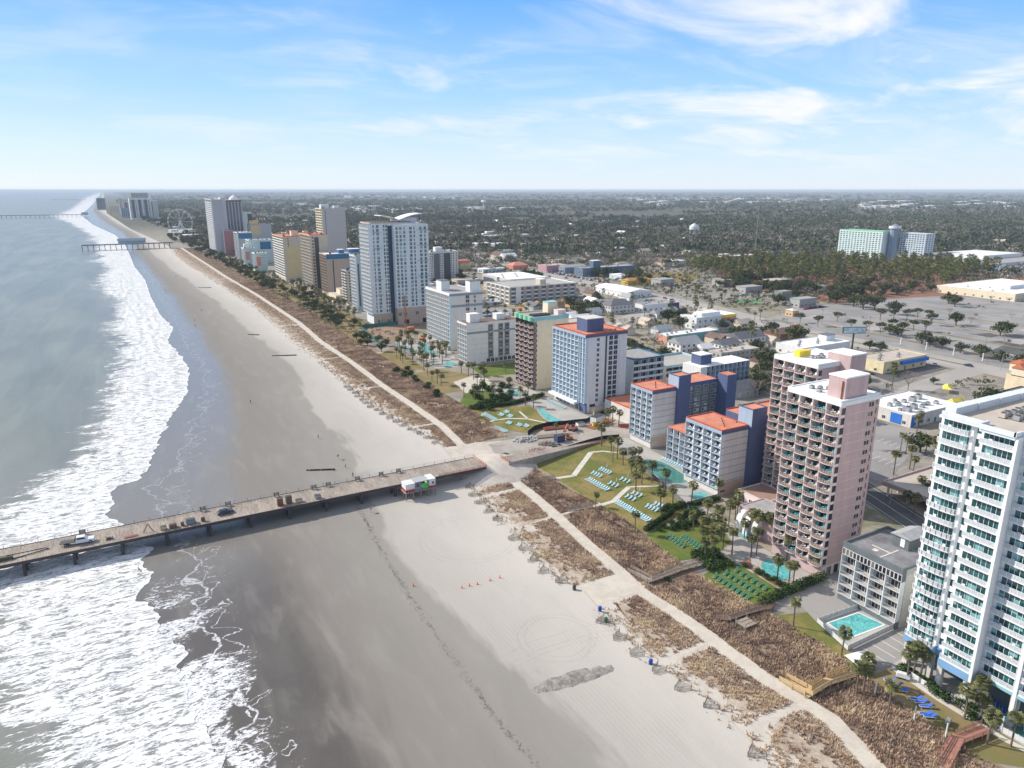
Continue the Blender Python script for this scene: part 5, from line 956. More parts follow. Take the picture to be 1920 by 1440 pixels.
def proto_tree(kind,var,seed):
    r=np.random.default_rng(seed); rr=random.Random(seed)
    if kind=='oak':
        H=3.0; cl=[(0,0,4.4,2.5,.85),(.3,-.2,6.2,1.6,.8)]; seg=[((0,0,0),(.1,0,H*.6),.38,.30)]
        for k in range(9):
            a=k*2*PI/9+rr.random()*.5; d=2.1+rr.random()*1.7; z=3.4+rr.random()*2.4; cl.append((d*math.cos(a),d*math.sin(a),z,1.3+rr.random()*.9,.8)); seg.append(((.1,0,H*.55),(d*.8*math.cos(a),d*.8*math.sin(a),z-.4),.17,.05))
        V,Fc,t=leafcloud(cl,820,.80,r); m=OAKM
    elif kind=='pine':
        H=13; cl=[]; seg=[((0,0,0),(.2,.1,H),.24,.08)]
        for k in range(10):
            a=k*2.4+rr.random(); z=7.5+k*.72; d=(1.9-.10*k)*(0.7+rr.random()*.6); cl.append((d*math.cos(a),d*math.sin(a),z,1.15+rr.random()*.6,.5)); seg.append(((0,0,z-.6),(d*math.cos(a),d*math.sin(a),z),.06,.02))
        cl.append((0,0,14.2,1.3,.7)); V,Fc,t=leafcloud(cl,430,.85,r,.5); m=PINEM
    elif kind=='bush':
        cl=[(rr.uniform(-.7,.7),rr.uniform(-.7,.7),.55+rr.random()*.3,.6+rr.random()*.35,.8) for _ in range(6)]; seg=[((0,0,0),(0,0,.6),.06,.03)]; V,Fc,t=leafcloud(cl,300,.34,r); m=BUSHM
    elif kind=='parktree':
        cl=[]; seg=[((0,0,0),(0,0,2.0),.16,.12)]
        for k in range(6): a=k*PI/3+rr.random()*.5; cl.append((1.3*math.cos(a),1.3*math.sin(a),3.6+rr.random()*.7,1.0+rr.random()*.4,.6)); seg.append(((0,0,1.8),(1.1*math.cos(a),1.1*math.sin(a),3.5),.07,.02))
        cl.append((0,0,4.4,1.1,.6)); V,Fc,t=leafcloud(cl,420,.55,r,.6,.12); m=OAKM
    elif kind=='bare':
        seg=[((0,0,0),(0,0,2.4),.2,.15)]
        def br(p,d,l,rad,dep):
            q_=p+d*l; seg.append((tuple(p),tuple(q_),rad,rad*.6))
            if dep:
                for _ in range(4 if dep>1 else 5): nd_=(d+Vector((rr.uniform(-1,1),rr.uniform(-1,1),rr.uniform(-.2,.7)))*.75).normalized(); br(q_,nd_,l*.68,rad*.55,dep-1)
        for k in range(5): a=k*1.26; br(Vector((0,0,2.3)),Vector((math.cos(a),math.sin(a),1.1)).normalized(),2.0,.09,3)
        me=tubeset(seg,3).mesh('branches',[BAREM]); PROTO[kind,var]=(None,me); return
    elif kind=='palm':
        H=5.4+var*.9; bend=rr.uniform(-.35,.35); seg=[]; 
        for k in range(5): seg.append(((bend*(k/5)**2,0,H*k/5),(bend*((k+1)/5)**2,0,H*(k+1)/5),.22-.012*k,.21-.012*k))
        seg.append(((bend,0,H-.8),(bend,0,H+.1),.30,.34))
        Vs=[];Fs=[];Ts=[];o=0
        for k in range(44):
            el=rr.uniform(-.75,1.25); az=k*2.399+rr.random()*.4; Lp=rr.uniform(.75,1.15); dx,dy=math.cos(az),math.sin(az); c=Vector((bend,0,H+.1)); p1=c+Vector((dx*math.cos(el),dy*math.cos(el),math.sin(el)))*Lp
            fd=Vector((dx*math.cos(el-.45),dy*math.cos(el-.45),math.sin(el-.45))); sd_=Vector((-dy,dx,0)); tv=np.clip(.25+.35*rr.random()+(.35 if el<-.35 else 0),0,1)
            b=[c,p1]
            for j in range(6):
                a=(j-2.5)*.42; dr=(fd*math.cos(a)+sd_*math.sin(a)); Lf=rr.uniform(.75,1.05)*(1-.12*abs(j-2.5)/2.5); tip=p1+dr*Lf+Vector((0,0,-.22*Lf)); w_=sd_*.11*math.cos(a)-fd*.11*math.sin(a)
                Vs+=[p1-w_*.6,p1+dr*Lf*.55-w_*1.25,tip,p1+dr*Lf*.55+w_*1.25]; Fs.append([o,o+1,o+2,o+3]); Ts+=[tv+rr.uniform(-.1,.1)]*4; o+=4
            w_=sd_*.05; Vs+=[c-w_,p1-w_,p1+w_,c+w_]; Fs.append([o,o+1,o+2,o+3]); Ts+=[tv]*4; o+=4
        V=np.array([tuple(v) for v in Vs]);Fc=np.array(Fs);t=np.clip(Ts,0,1); m=PALMM
    me=meshonly(npmesh('crown' if kind!='bush' else 'leaves',V,Fc,m,attrs={'tint':t})); PROTO[kind,var]=(me,tubeset(seg,6 if kind!='pine' else 5).mesh('trunk',[PALMT if kind=='palm' else BARK]))
for kind in ('oak','pine','bush','parktree','bare','palm'):
    for v_ in range(3): proto_tree(kind,v_,100+v_*7+len(kind))
NAMES=dict(oak=('oak_tree','tree'),pine=('pine_tree','pine'),bush=('shrub','shrub'),parktree=('parking_tree','tree'),bare=('bare_tree','bare tree'),palm=('palm_tree','palm'))
def plant(kind,x,y,sc,label,group,z=0,var=None,sz=None):
    v_=random.randrange(3) if var is None else var; cr,tr=PROTO[kind,v_]; s=sc*random.uniform(.88,1.14)
    t=thing(NAMES[kind][0],label,NAMES[kind][1],(x,y,z),random.random()*6.28,group); t.scale=(s,s,s*(sz or 1))
    if cr: link('crown' if kind!='bush' else 'leaves',cr,t)
    link('trunk' if kind!='bare' else 'branches',tr,t); return t
BLOCK=[]   # footprints that trees keep clear of
for o in [o for o in COL.objects if o.parent is None and o.type=='EMPTY']:
    ws=[c for c in o.children if c.name.startswith('wall')]
    if ws:
        bb=[o.matrix_basis@Vector(v) for v in ws[0].bound_box]; BLOCK.append((min(v.x for v in bb)-3,max(v.x for v in bb)+3,min(v.y for v in bb)-3,max(v.y for v in bb)+3))
def blocked(x,y):
    return any(a<x<b and c<y<d for a,b,c,d in BLOCK)
# ---------------- palms
def palms(pts,label,group,sc=1.):
    for x,y in pts: plant('palm',x,y,sc,label,group)
def px(*pts): return [G(*p) for p in pts]
def scatter(poly,n,mind=2.5,ok=None):
    xs=[p[0] for p in poly]; ys_=[p[1] for p in poly]; out=[]; tries=0
    while len(out)<n and tries<n*60:
        tries+=1; x=random.uniform(min(xs),max(xs)); y=random.uniform(min(ys_),max(ys_)); c=False
        for i in range(len(poly)):
            (x1,y1),(x2,y2)=poly[i],poly[i-1]
            if (y1>y)!=(y2>y) and x<(x2-x1)*(y-y1)/(y2-y1)+x1: c=not c
        if c and not blocked(x,y) and (ok is None or ok(x,y)) and all((x-a)**2+(y-b)**2>mind*mind for a,b in out): out.append((x,y))
    return out
palms(px((1128,837),(1146,848),(1157,860),(1168,872),(1184,893),(1193,895),(1200,897),(1186,875),(1196,868)),'palm in the row between the big lawn and pool wall','palms along the lawn and pool wall',1.05)
palms(px((1222,905),(1246,925),(1261,947),(1192,920),(1203,908)),'palm on the lawn side of the pool terrace wall','palms by the pool terrace',1.05)
palms(px((1238,962),),'single palm standing on the lawn near the long chair row','lone garden palms'); palms(px((1296,945),),'palm beside the small rectangular pool','lone garden palms'); palms(px((1345,938),),'palm at the corner of the navy hotel end wall','lone garden palms')
palms(px((1190,1000),),'short bushy palm on the dune edge below the hedge','lone garden palms',.75); palms(px((1117,950),),'little palm beside the dune boardwalk','lone garden palms',.62)
palms(px((1325,985),(1300,995),(1318,1010),(1335,1010),(1345,1000),(1352,1015),(1318,1035),(1340,1030),(1355,1030),(1366,985),(1378,975),(1382,965),(1335,1050),(1322,1048),(1372,1040),(1408,1045),(1418,1040)),'palm in the garden cluster before the pink towers','palms in the pink tower garden')
palms(px((1410,1006),(1418,1010),(1440,1015),(1395,1010)),'palm beside the pink pavilion wall','palms by the pink pavilion'); palms(px((1457,1085),),'palm standing at the oval pool edge','lone garden palms'); palms(px((1487,1095),(1478,1100),(1530,1075),(1474,1052)),'palm between the oval pool and pink tower','palms by the oval pool',.85)
palms(px((1577,1232),),'palm on the lawn corner beside the raised pool deck','lone garden palms',.85); palms(px((1487,1175),),'small palm beside the grey car park','lone garden palms',.8)
palms(px((1605,1302),(1622,1282),(1618,1300)),'palm by the fresh timber walkway','palms by the timber walkway',1.0); palms(px((1664,1341),),'palm on the dry lawn among blue loungers','lone garden palms')
palms(px((1706,1238),(1702,1262),(1712,1268),(1700,1275),(1725,1272)),'palm at the seaward corner of the condominium tower','palms by the condominium',.95); palms(px((1808,1348),(1838,1350),(1850,1395),(1895,1400),(1830,1335)),'palm in front of the condominium pillars','palms before the condominium pillars',.95)
palms(px((1043,812),),'small ragged palm before the blue finned tower','lone garden palms',.6); palms(px((1148,800),(1160,800),(1140,798),(1186,790),(1195,785)),'palm behind the blue finned tower base','palms behind the blue finned tower',.95)
palms(px((955,740),(975,752),(985,760),(1000,765),(990,745),(1030,725),(925,740),(895,725),(905,745),(890,750),(870,745)),'palm round the cream tower garden','palms round the cream tower garden',.95)
palms(px((888,712),(865,700),(878,705),(902,712),(906,704),(948,700),(908,722)),'palm along the path before the lower white hotel block','palms before the lower white hotel block',1.05)
palms(px((795,695),(802,705),(810,715),(820,720),(827,723),(800,685)),'palm in the row along the dry lawn','palms in a row on the dry lawn',1.0)
palms(scatter([G(745,635),G(835,640),G(852,680),G(800,690),G(742,680)],44,2.6),'palm in the dense grove by the broad white slab','dense palm grove by the white slab',.95)
palms(scatter([(150,520),(158,520),(165,740),(150,740)],44,3,),'palm in front of the far hotel row','palms along the far hotel row',1.1); palms(scatter([(136,770),(152,770),(146,1080),(132,1080)],26,4),'palm by the coral panel hotels','palms by the coral panel hotels',1.1)
palms(scatter([(128,1100),(146,1100),(150,1600),(120,1600)],24,5),'palm on the far seafront before the ferris wheel','palms on the far seafront',1.2)
palms(px((1688,845),(1698,850),(1675,890),(1705,880),(1712,885),(1735,850),(1750,860),(1760,870),(1725,930),(1738,935),(1700,960),(1713,970),(1718,815),(1722,800),(1756,895)),'palm among the car parks behind the pink towers','palms among the inland car parks',.95)
palms(px((1208,595),(1220,612),(1228,615),(1235,618),(1250,620),(1240,605),(1185,615),(1265,610),(1270,655),(1255,650),(1290,655),(1342,660),(1375,668)),'palm between the guest houses and long motel','palms among the guest houses'); palms(px((1480,650),(1445,640),(1415,600),(1425,600),(1464,745),(1515,745),(1562,735)),'palm along the cross street','palms along the cross street')
palms(scatter([(440,455),(515,430),(525,455),(460,550),(440,520)],26,4),'palm on the mini golf course','palms on the mini golf course',.9); palms(scatter([(232,450),(290,450),(290,525),(232,520)],14,5),'palm around the car park behind the broad white slab','palms around the parking court')
# ---------------- oaks and other broadleaf trees inland (single trees one can tell apart)
def trees(kind,pts,label,group,sc=1.,**k):
    for x,y in pts: plant(kind,x,y,sc,label,group,**k)
trees('oak',px((1200,668),(1215,675),(1230,680),(1245,672),(1180,655)),'rounded dark oak between the guest house and garage','oaks beside the parking garage',1.05)
trees('oak',px((1290,610),(1275,618),(1305,612)),'big spreading oak beside the arcade','oaks beside the arcade',1.25); trees('oak',px((1395,640),(1380,635),(1410,645)),'dark oak behind the brown roofed restaurant','oaks behind the restaurant',1.1)
trees('oak',px((1425,690),(1435,700),(1445,685),(1420,710)),'oak beside the white roofed hotel block','oaks beside the hotel block',1.1); trees('bare',px((1430,722),(1440,735)),'leafless grey tree behind the farther pink tower','bare trees near the pink towers',1.35)
trees('oak',px((1070,580),(1085,590),(1100,580),(1115,585),(1095,600)),'large oak in the clump left of the mansard inn','oaks left of the inn',1.35); trees('oak',px((1000,520),(1010,525),(985,520)),'oak behind the beige parking garage','oaks behind the parking garage',1.2)
trees('oak',px((1618,580),(1640,580),(1600,575),(1568,570),(1678,590)),'large dark oak at the edge of the empty car park','oaks at the car park edge',1.5)
trees('oak',px((1792,610),(1875,630),(1885,628),(1778,570),(1790,575)),'oak standing alone in the empty car park','oaks in the empty car park',1.25)
row=[(1500,605),(1533,612),(1570,603),(1595,618),(1625,620),(1650,625),(1672,618),(1690,628),(1712,620),(1735,622),(1650,600),(1675,598),(1700,600),(1720,596),(1745,610),(1740,598)]
trees('parktree',px(*row),'small round tree in the rows beside the highway car park','rows of small car park trees',1.6)
trees('oak',px((1668,628),(1682,632),(1728,645),(1742,650),(1765,655),(1800,662),(1838,670),(1875,678),(1915,690)),'spreading tree in the strip between the highway and car park','trees between highway and car park',1.0)
trees('bare',px((1820,608),(1858,565),(1890,570),(1780,590),(1896,600),(1850,680)),'small leafless tree in the empty car park','bare trees in the car park',.8)
trees('oak',px((1630,655),(1650,660)),'pale bushy tree under the billboard','trees under the billboard',.9); trees('oak',px((1530,785),(1545,775),(1760,835),(1765,830),(1750,720)),'bushy tree beside the low restaurants','trees beside the low restaurants',.55)
trees('bush',[(x,y) for x,y in scatter([(218,86),(262,112),(262,122),(214,108)],14,2.5)],'green shrub beside the covered parking roof','shrubs near the covered parking',1.6)
trees('oak',scatter([(130,500),(148,500),(158,700),(142,700)],34,4.5),'windswept live oak in front of the wing roofed tower','live oaks by the far dunes',.8,sz=.85)
trees('oak',scatter([(128,430),(138,400),(146,420),(140,480),(130,480)],9,4),'live oak on the dune edge by the green fence','live oaks by the green fence',.65); trees('oak',scatter([(126,700),(146,700),(140,1100),(124,1100)],40,6),'dark live oak by the coral panel hotels','live oaks before the coral panel hotels',.85)
trees('oak',scatter([(115,1100),(150,1100),(150,1700),(100,1700)],50,8),'far live oak along the seafront before the ferris wheel','far seafront live oaks',1.2)
trees('bush',scatter([(132,268),(150,272),(168,300),(152,306),(140,300)],26,2.2),'dense evergreen shrub around the cream tower lawn','shrubs around the cream tower lawn',1.9)
trees('bush',scatter([(124,300),(130,296),(133,360),(124,360)],12,3),'round shrub between the dunes and dry lawn','shrubs by the dry lawn',1.7)
trees('bush',scatter([(134.5,104),(136,104),(135,116),(133.5,117)],10,1.1)+px((1240,1078),(1252,1090)),'clipped shrub in the mulch bed beside the oval pool','shrubs beside the oval pool',.85)
trees('bush',scatter([(124,118),(131,118),(132,127),(126,127)],18,1.5),'round shrub between the two green lounger lawns','shrubs between the lounger lawns',1.25)
trees('bush',scatter([(127,143),(141,137),(146,142),(146,148),(140,147)],22,1.6),'shrub at the foot of the palms beside the clipped hedge','shrubs under the garden palms',1.2)
trees('bush',px((1690,1260),(1745,1290),(1755,1300),(1800,1325),(1820,1345),(1860,1360),(1820,1335),(1768,1310)),'clipped dark shrub at the condominium terrace edge','shrubs at the condominium terrace',1.25)
# the pine grove
gp=scatter([(548,560),(592,500),(650,455),(745,412),(905,455),(925,530),(800,620),(690,672),(600,655)],285,7.0)
trees('pine',gp,'tall pine in the grove before the inland hotel','pine grove before the inland hotel',1.32)
# ---------------- hedges: one clipped mass each
def hedge(lab,pts,w_,h_,tb=0):
    t=thing('hedge',lab,'hedge',(pts[0][0],pts[0][1],0)); r=np.random.default_rng(int(pts[0][0]*10)); P=[Vector(p)-Vector(pts[0]) for p in pts]; cl=[]
    for a,b in zip(P[:-1],P[1:]):
        n=max(2,int((b-a).length/(w_*.45)))
        for j in range(n+1): c=a.lerp(b,j/n); cl.append((c.x,c.y,h_*.52,w_*.64,h_/w_*.9))
    V,Fc,tn=leafcloud(cl,int(190*len(cl)),.36,r,.8,tb); o=npmesh('leaves',V,Fc,BUSHM,attrs={'tint':tn}); o.parent=t
    mb=MB()
    for i,c in enumerate(cl[::2]): mb.cyl((c[0],c[1],0),(c[0],c[1],h_*.7),.05,n=4)
    mb.build('stems',[BARK],t); return t
hedge('thick clipped hedge curving below the garden lawn',[(124.5,144.6),(129,146.2),(134,148.2),(139,150.2)],1.7,1.5); hedge('short rounded hedge at the corner of the glass fence',[(140.5,151.5),(145,152.3)],2.2,1.8); hedge('leaf shaped hedge end beside the lawn palms',[(137,152),(140.5,153.5)],1.7,1.6)
hedge('dark hedge along the glass fence below the navy hotel',[(146,150.8),(152,150.6),(158,150.2)],1.4,1.3); hedge('broad dark hedge between the oval pool and grey car park',[(123.8,101.2),(130,101.8),(138,102.1),(146,102.2)],2.5,2.2)
hedge('long straight hedge between the two cream tower lawns',[(131.5,275.9),(140,274),(150,272.5),(160,275),(171,278)],1.8,1.8); hedge('low hedge at the condominium planter',[(131.2,70.8),(130.8,64)],1.3,1.2)
# ---------------- dune grass: nobody could count it
def tufts(P,size,r,tb,name='dune_grass',lab=None,blades=5,cat='grass'):
    n=len(P); P=np.asarray(P); B_=blades; sc=size*(.6+.8*r.random(n)); az=r.random((n,B_))*2*PI; ln=sc[:,None]*(.7+.6*r.random((n,B_))); out=.8*ln*r.random((n,B_)); bx=P[:,0,None]+.25*sc[:,None]*r.normal(size=(n,B_)); by=P[:,1,None]+.25*sc[:,None]*r.normal(size=(n,B_))
    wv=.16*sc[:,None]; z0=P[:,2,None]; V=np.empty((n,B_,3,3)); V[...,0,0]=bx-wv*np.sin(az); V[...,0,1]=by+wv*np.cos(az); V[...,0,2]=z0; V[...,1,0]=bx+wv*np.sin(az); V[...,1,1]=by-wv*np.cos(az); V[...,1,2]=z0
    V[...,2,0]=bx+out*np.cos(az); V[...,2,1]=by+out*np.sin(az); V[...,2,2]=z0+ln; V=V.reshape(-1,3)
    tn=np.clip(np.repeat(tb,B_)+.25*r.normal(size=n*B_)*.6,0,1); o=npmesh(name,V,np.arange(len(V)).reshape(-1,3),DRYM,attrs={'tint':np.repeat(tn,3)}); return tag(o,lab,cat,kind='stuff')
r=np.random.default_rng(5); west=[];wt=[];east=[];et=[]
def ingap(y):
    if 119<y<130 or 203<y<236: return True
    return any(abs(y-g)<1.1 for g in (188.8,165.5,96.5,74,54,405,524,332,264.5))
for y0,y1,dens in ((5,205,9.),(236,420,6.),(420,800,2.6),(800,1330,1.)):
    n=int((y1-y0)*20*dens)
    for _ in range(n):
        y=random.uniform(y0,y1); e=float(cx(CE,y)); p=pathx(y); x=random.uniform(e-.5,p-2.0)
        if ingap(y): continue
        f=(x-e)/max(1,p-2-e); nn=nz(x,y,.16,1); nf=nz(x,y,.7,4,3)
        if f<.62 and (f*1.35-.42+nn*.7+nf*.65)<random.random()*.4: continue
        if f>=.5 and nn+nf*.5<-.62: continue
        west.append((x,y,.05)); wt.append(.58+.45*nn+.2*nz(x,y,.8,14,2))
    for _ in range(int(n*1.15)):
        y=random.uniform(y0,y1); p=pathx(y); wdt=(E1(y)-p) if y<205 else 20; x=p+2.0+random.random()*max(3,wdt-1.6)
        if 203<y<236 or (y<205 and abs(y-165.5)<1) or (119.8<y<124 and x>106) : continue
        nn=nz(x,y,.12,11)
        if nn<-.38 and random.random()<.85: continue
        east.append((x,y,.04)); et.append(.50+.55*nn+.25*nz(x,y,.7,13,2))
tufts(west,.42,r,np.array(wt),lab='tan sea oats and grass on the seaward dune islands'); tufts(east,.50,r,np.array(et),lab='reddish brown dune scrub between the sand path and lawns')
# dark weeds and driftwood caught along the sand fence line
fw=[];ft=[]
for _ in range(3000):
    y=random.uniform(20,900) if random.random()<.4 else random.uniform(20,400)
    if ingap(y): continue
    x=float(cx(CE,y))+random.gauss(1.2,1.3)
    if nz(x,y,.5,21)>-.05: fw.append((x,y,.1)); ft.append(.35+.4*random.random())
tufts(fw,.55,r,np.array(ft),'fence_line_grass','grey tangled grass caught along the sand fence')
# seaweed wrack line
wk=[];wt2=[]
WL=[G(*p) for p in [(668,948),(690,985),(715,1035),(738,1072),(760,1110),(790,1150),(820,1195),(860,1250),(900,1305),(950,1375),(1010,1440)]]
for a,b in zip(WL[:-1],WL[1:]):
    a=Vector(a);b=Vector(b)
    for _ in range(int((b-a).length*11)): c=a.lerp(b,random.random()); s_=random.gauss(0,.30+1.1*max(0,nz(c.x,c.y,.12,77))); wk.append((c.x+s_,c.y+random.gauss(0,.3),.1)); wt2.append(.02)
tufts(wk,.20,r,np.array(wt2),'seaweed','dark seaweed line stranded on the damp sand',4,'seaweed')
# ---------------- woods that read as one mass
def infr(x,y,m=1.18):
    f=x*math.cos(YAW)+y*math.sin(YAW); s_=x*math.sin(YAW)-y*math.cos(YAW); return f>50 and abs(s_)<f*.72*m+60
CLEAR=[(425,710,60,402),(436,530,425,560),(520,605,555,690),(405,470,560,760),(925,1070,465,700),(676,800,322,402),(232,292,440,525),(400,450,-60,800),(336,412,180,300),(340,402,540,735),(286,360,480,600),(205,240,60,1600)]
def okf(x,y):
    if blocked(x,y) or any(a<x<b and c<y<d for a,b,c,d in CLEAR): return False
    return True
def shore(y): return float(cx(CE,y))
near=[];mid=[];far_=[]
n=0
while n<11000:
    f=50+1500*math.sqrt(random.random()); s_=random.uniform(-.8,.85)*f; x=f*math.cos(YAW)+s_*math.sin(YAW); y=f*math.sin(YAW)-s_*math.cos(YAW); n+=1
    if y<60 or x<shore(y)+55 or x<236: continue
    d=nz(x,y,.006,31)+.5*nz(x,y,.02,32)
    dens=.30 if x<430 else (.6 if x<560 else .92)
    if y>1500 and x<500: dens=.5
    if random.random()>dens+d*.55 or not okf(x,y): continue
    near.append((x,y,random.uniform(.75,1.35),d))
near.sort(key=lambda p:p[0]**2+p[1]**2)
ni=0; stuffn=[]
for x,y,s_,d in near:
    if ni<280 and math.hypot(x,y)<900: 
        k=random.choice(['oak','oak','oak','bare','pine']); plant(k,x,y,s_*(1.15 if k!='pine' else .85),{'oak':'rounded oak in the neighbourhood inland of the highway','bare':'leafless tree in the neighbourhood inland of the highway','pine':'lone pine in the neighbourhood inland of the highway'}[k],{'oak':'neighbourhood oaks','bare':'neighbourhood bare trees','pine':'neighbourhood pines'}[k]); ni+=1
    else: stuffn.append((x,y,s_,d))
# leafy template for the nearer wood
def woodmass(name,pts,tris,size,lab,leaf,zf=1.):
    r=np.random.default_rng(len(pts)); n=len(pts); P=np.array([(p[0],p[1]) for p in pts]); S=np.array([p[2] for p in pts])*size
    T=[]
    for k in range(6):
        cl=[(0,0,.55,.42,.8)]+[(.33*math.cos(a),.33*math.sin(a),.45+.2*r.random(),.24,.8) for a in r.random(5)*6.28]; V,Fc,t=leafcloud(cl,tris,leaf,r); T.append((V,t))
    ti=r.integers(0,6,n); Vall=np.empty((n,tris*4,3)); Tall=np.empty((n,tris*4)); D=np.array([p[3] for p in pts])
    for k in range(6):
        m=ti==k; a=r.random(m.sum())*6.28; V,t=T[k]; c,s_=np.cos(a)[:,None],np.sin(a)[:,None]; sc=S[m][:,None]
        Vall[m,:,0]=(V[None,:,0]*c-V[None,:,1]*s_)*sc+P[m,0,None]; Vall[m,:,1]=(V[None,:,0]*s_+V[None,:,1]*c)*sc+P[m,1,None]; Vall[m,:,2]=V[None,:,2]*sc*zf*(.8+.5*r.random(m.sum()))[:,None]
        base=np.clip((r.random(m.sum())**1.3)*.62+.45*np.clip(D[m],-.1,.35),0,.9)[:,None]; Tall[m]=np.clip(base+t[None]*.42-.05,0,1)
    V=Vall.reshape(-1,3); o=npmesh(name,V,np.arange(len(V)).reshape(-1,4),FARM,attrs={'tint':Tall.ravel()}); return tag(o,lab,'woodland',kind='stuff')
woodmass('woodland',stuffn,70,9.5,'mixed dark and bare woodland beyond the highway',.17)
def ring(f0,f1,n,dthr,xmin,size):
    out=[]
    for _ in range(n):
        f=math.sqrt(random.uniform(f0*f0,f1*f1)); s_=random.uniform(-.84,.84)*f; x=f*math.cos(YAW)+s_*math.sin(YAW); y=f*math.sin(YAW)-s_*math.cos(YAW)
        if x<shore(y)+xmin: continue
        d=nz(x*.6,y*1.,.0022,41)+.35*nz(x,y,.01,42)
        if d<dthr or not okf(x,y): continue
        out.append((x,y,random.uniform(.7,1.35)*size,d))
    return out
pts=ring(1050,2600,19000,-.22,70,1.25); woodmass('woodland',pts,26,11,'blue green woodland in the middle distance',.26)
pts=ring(2600,6500,17000,-.16,90,2.2); woodmass('woodland',pts,14,12,'far woodland fading toward the horizon',.34,.7)
pts=ring(6500,30000,15000,-.20,250,6.5); woodmass('woodland',pts,9,12,'last woodland line on the horizon',.40,.38)
# low shrubbery that fills the town blocks
pts=[]
ROADS=[[(182,40),(188,80),(195,104),(204,128),(216,165),(222,200),(226,260),(222,330),(216,400),(222,480),(230,600),(232,760),(226,1000)],[(350,-40),(392,90),(408,160),(411,240),(412,345),(430,440),(432,590),(434,728),(450,800),(470,900),(500,1050),(560,1300)],[(226,203),(300,190),(345,200),(408,208)],[(212,305),(238,352),(300,405),(358,440),(424,470)],[(214,120),(262,124),(300,132)],[(228,560),(300,600),(430,640)]]
def onroad(x,y):
    for k,rd in enumerate(ROADS):
        hw=15 if k==1 else 9
        for (x1,y1),(x2,y2) in zip(rd[:-1],rd[1:]):
            dx,dy=x2-x1,y2-y1; t=max(0,min(1,((x-x1)*dx+(y-y1)*dy)/(dx*dx+dy*dy)))
            if (x-x1-t*dx)**2+(y-y1-t*dy)**2<hw*hw: return True
    return False
while len(pts)<5200:
    x=random.uniform(205,720); y=random.uniform(110,1300)
    if onroad(x,y) or blocked(x,y): continue
    if any(a<x<b and c<y<d for a,b,c,d in ((430,700,60,400),(232,290,440,525),(212,300,72,205),(340,398,200,262),(348,402,540,735),(676,800,322,402),(925,1070,465,700))): 
        if random.random()>.03: continue
    if nz(x,y,.03,55)+.5*nz(x,y,.1,56)<(.0 if x<430 else -.25): continue
    pts.append((x,y,random.uniform(.5,1.25),0))
woodmass('shrubbery',pts,34,4.2,'hedges and shrubs between the inland buildings',.24)
pts=[(x,y,random.uniform(.5,1.1),0) for x,y in [(random.uniform(130+(y>1100)*-8,158),y) for y in np.random.default_rng(3).uniform(436,1600,900)] if not blocked(x,y) and nz(x,y,.05,57)>-.3]
woodmass('shrubbery',pts,40,4.0,'wind pruned thicket between the dunes and the far hotels',.22)
# houses and sheds among the trees
HM=[shopm for shopm in (('white',WHITE,SHINGL),('grey',GREYP,SHING),('cream',CREAM,RTAN),('pale',OFFW,RWHITE),('tan',BEIGE,RBROWN))]
hmesh=[]
for nm,a_,b_ in HM:
    mb=MB(); mb.box(-8,8,-5,5,0,4,0); wl=mb.mesh('wall',[a_]); mb=MB(); mb.gable(-8,8,-5,5,4,7,0,'x'); rf=mb.mesh('roof',[b_]); hmesh.append((nm,wl,rf))
k=0; tries=0
while k<130 and tries<6000:
    tries+=1; f=random.uniform(450,2400); s_=random.uniform(-.72,.74)*f; x=f*math.cos(YAW)+s_*math.sin(YAW); y=f*math.sin(YAW)-s_*math.cos(YAW)
    if x<max(455,shore(y)+150) or not okf(x,y) or 540<x<930 and 390<y<700: continue
    nm,wl,rf=random.choice(hmesh); sc=random.uniform(.8,1.5)
    t=thing('small_house',nm+' gabled house half hidden in the inland trees','house',(x,y,0),random.choice([0,PI/2])+.1,nm+' houses in the inland woods'); t.scale=(sc,sc,sc*1.1); link('wall',wl,t); link('roof',rf,t); k+=1
mb=MB(); mb.box(-.5,.5,-.5,.5,0,.85); wl=mb.mesh('wall',[OFFW]); mb=MB(); mb.box(-.52,.52,-.52,.52,.85,1); rf=mb.mesh('roof',[RWHITE])
def bigbox(x,y,sx,sy,h,lab,grp):
    t=thing('warehouse',lab,'warehouse',(x,y,0),random.choice([0,.3]),grp); t.scale=(sx,sy,h); link('wall',wl,t); link('roof',rf,t); return t
for (x0,y0,x1,y1,n,lab,grp) in ((650,390,960,400,22,'low white commercial roof in the distant belt behind the wing roofed tower','white roofs behind the wing roofed tower'),(1180,372,1560,386,60,'bright white roof in the far commercial strip','far white commercial strip'),(1560,380,1900,392,44,'bright white roof far right beyond the woods','far right white roofs'),(640,368,860,374,30,'tiny white roof on the horizon line above the towers','horizon white roofs'),(560,385,640,415,10,'pale roof between the striped tower and far twin tower','pale roofs by the striped tower'),(900,430,1000,470,10,'pale store roof among trees above the highway','store roofs above the highway'),(240,420,370,450,24,'little resort building around the ferris wheel','buildings round the ferris wheel'),(455,410,590,450,22,'low resort building inland of the coral panel hotels','low resort buildings')):
    for _ in range(n):
        x,y=G(random.uniform(x0,x1),random.uniform(y0,y1)); d=math.hypot(x,y); s_=max(14,d*.011)*random.uniform(.6,1.5)
        if x<shore(y)+60 or (d<2500 and blocked(x,y)): continue
        bigbox(x,y,s_*1.3,s_*.8,random.uniform(6,11)*(1 if d<3000 else 1.7),lab,grp)

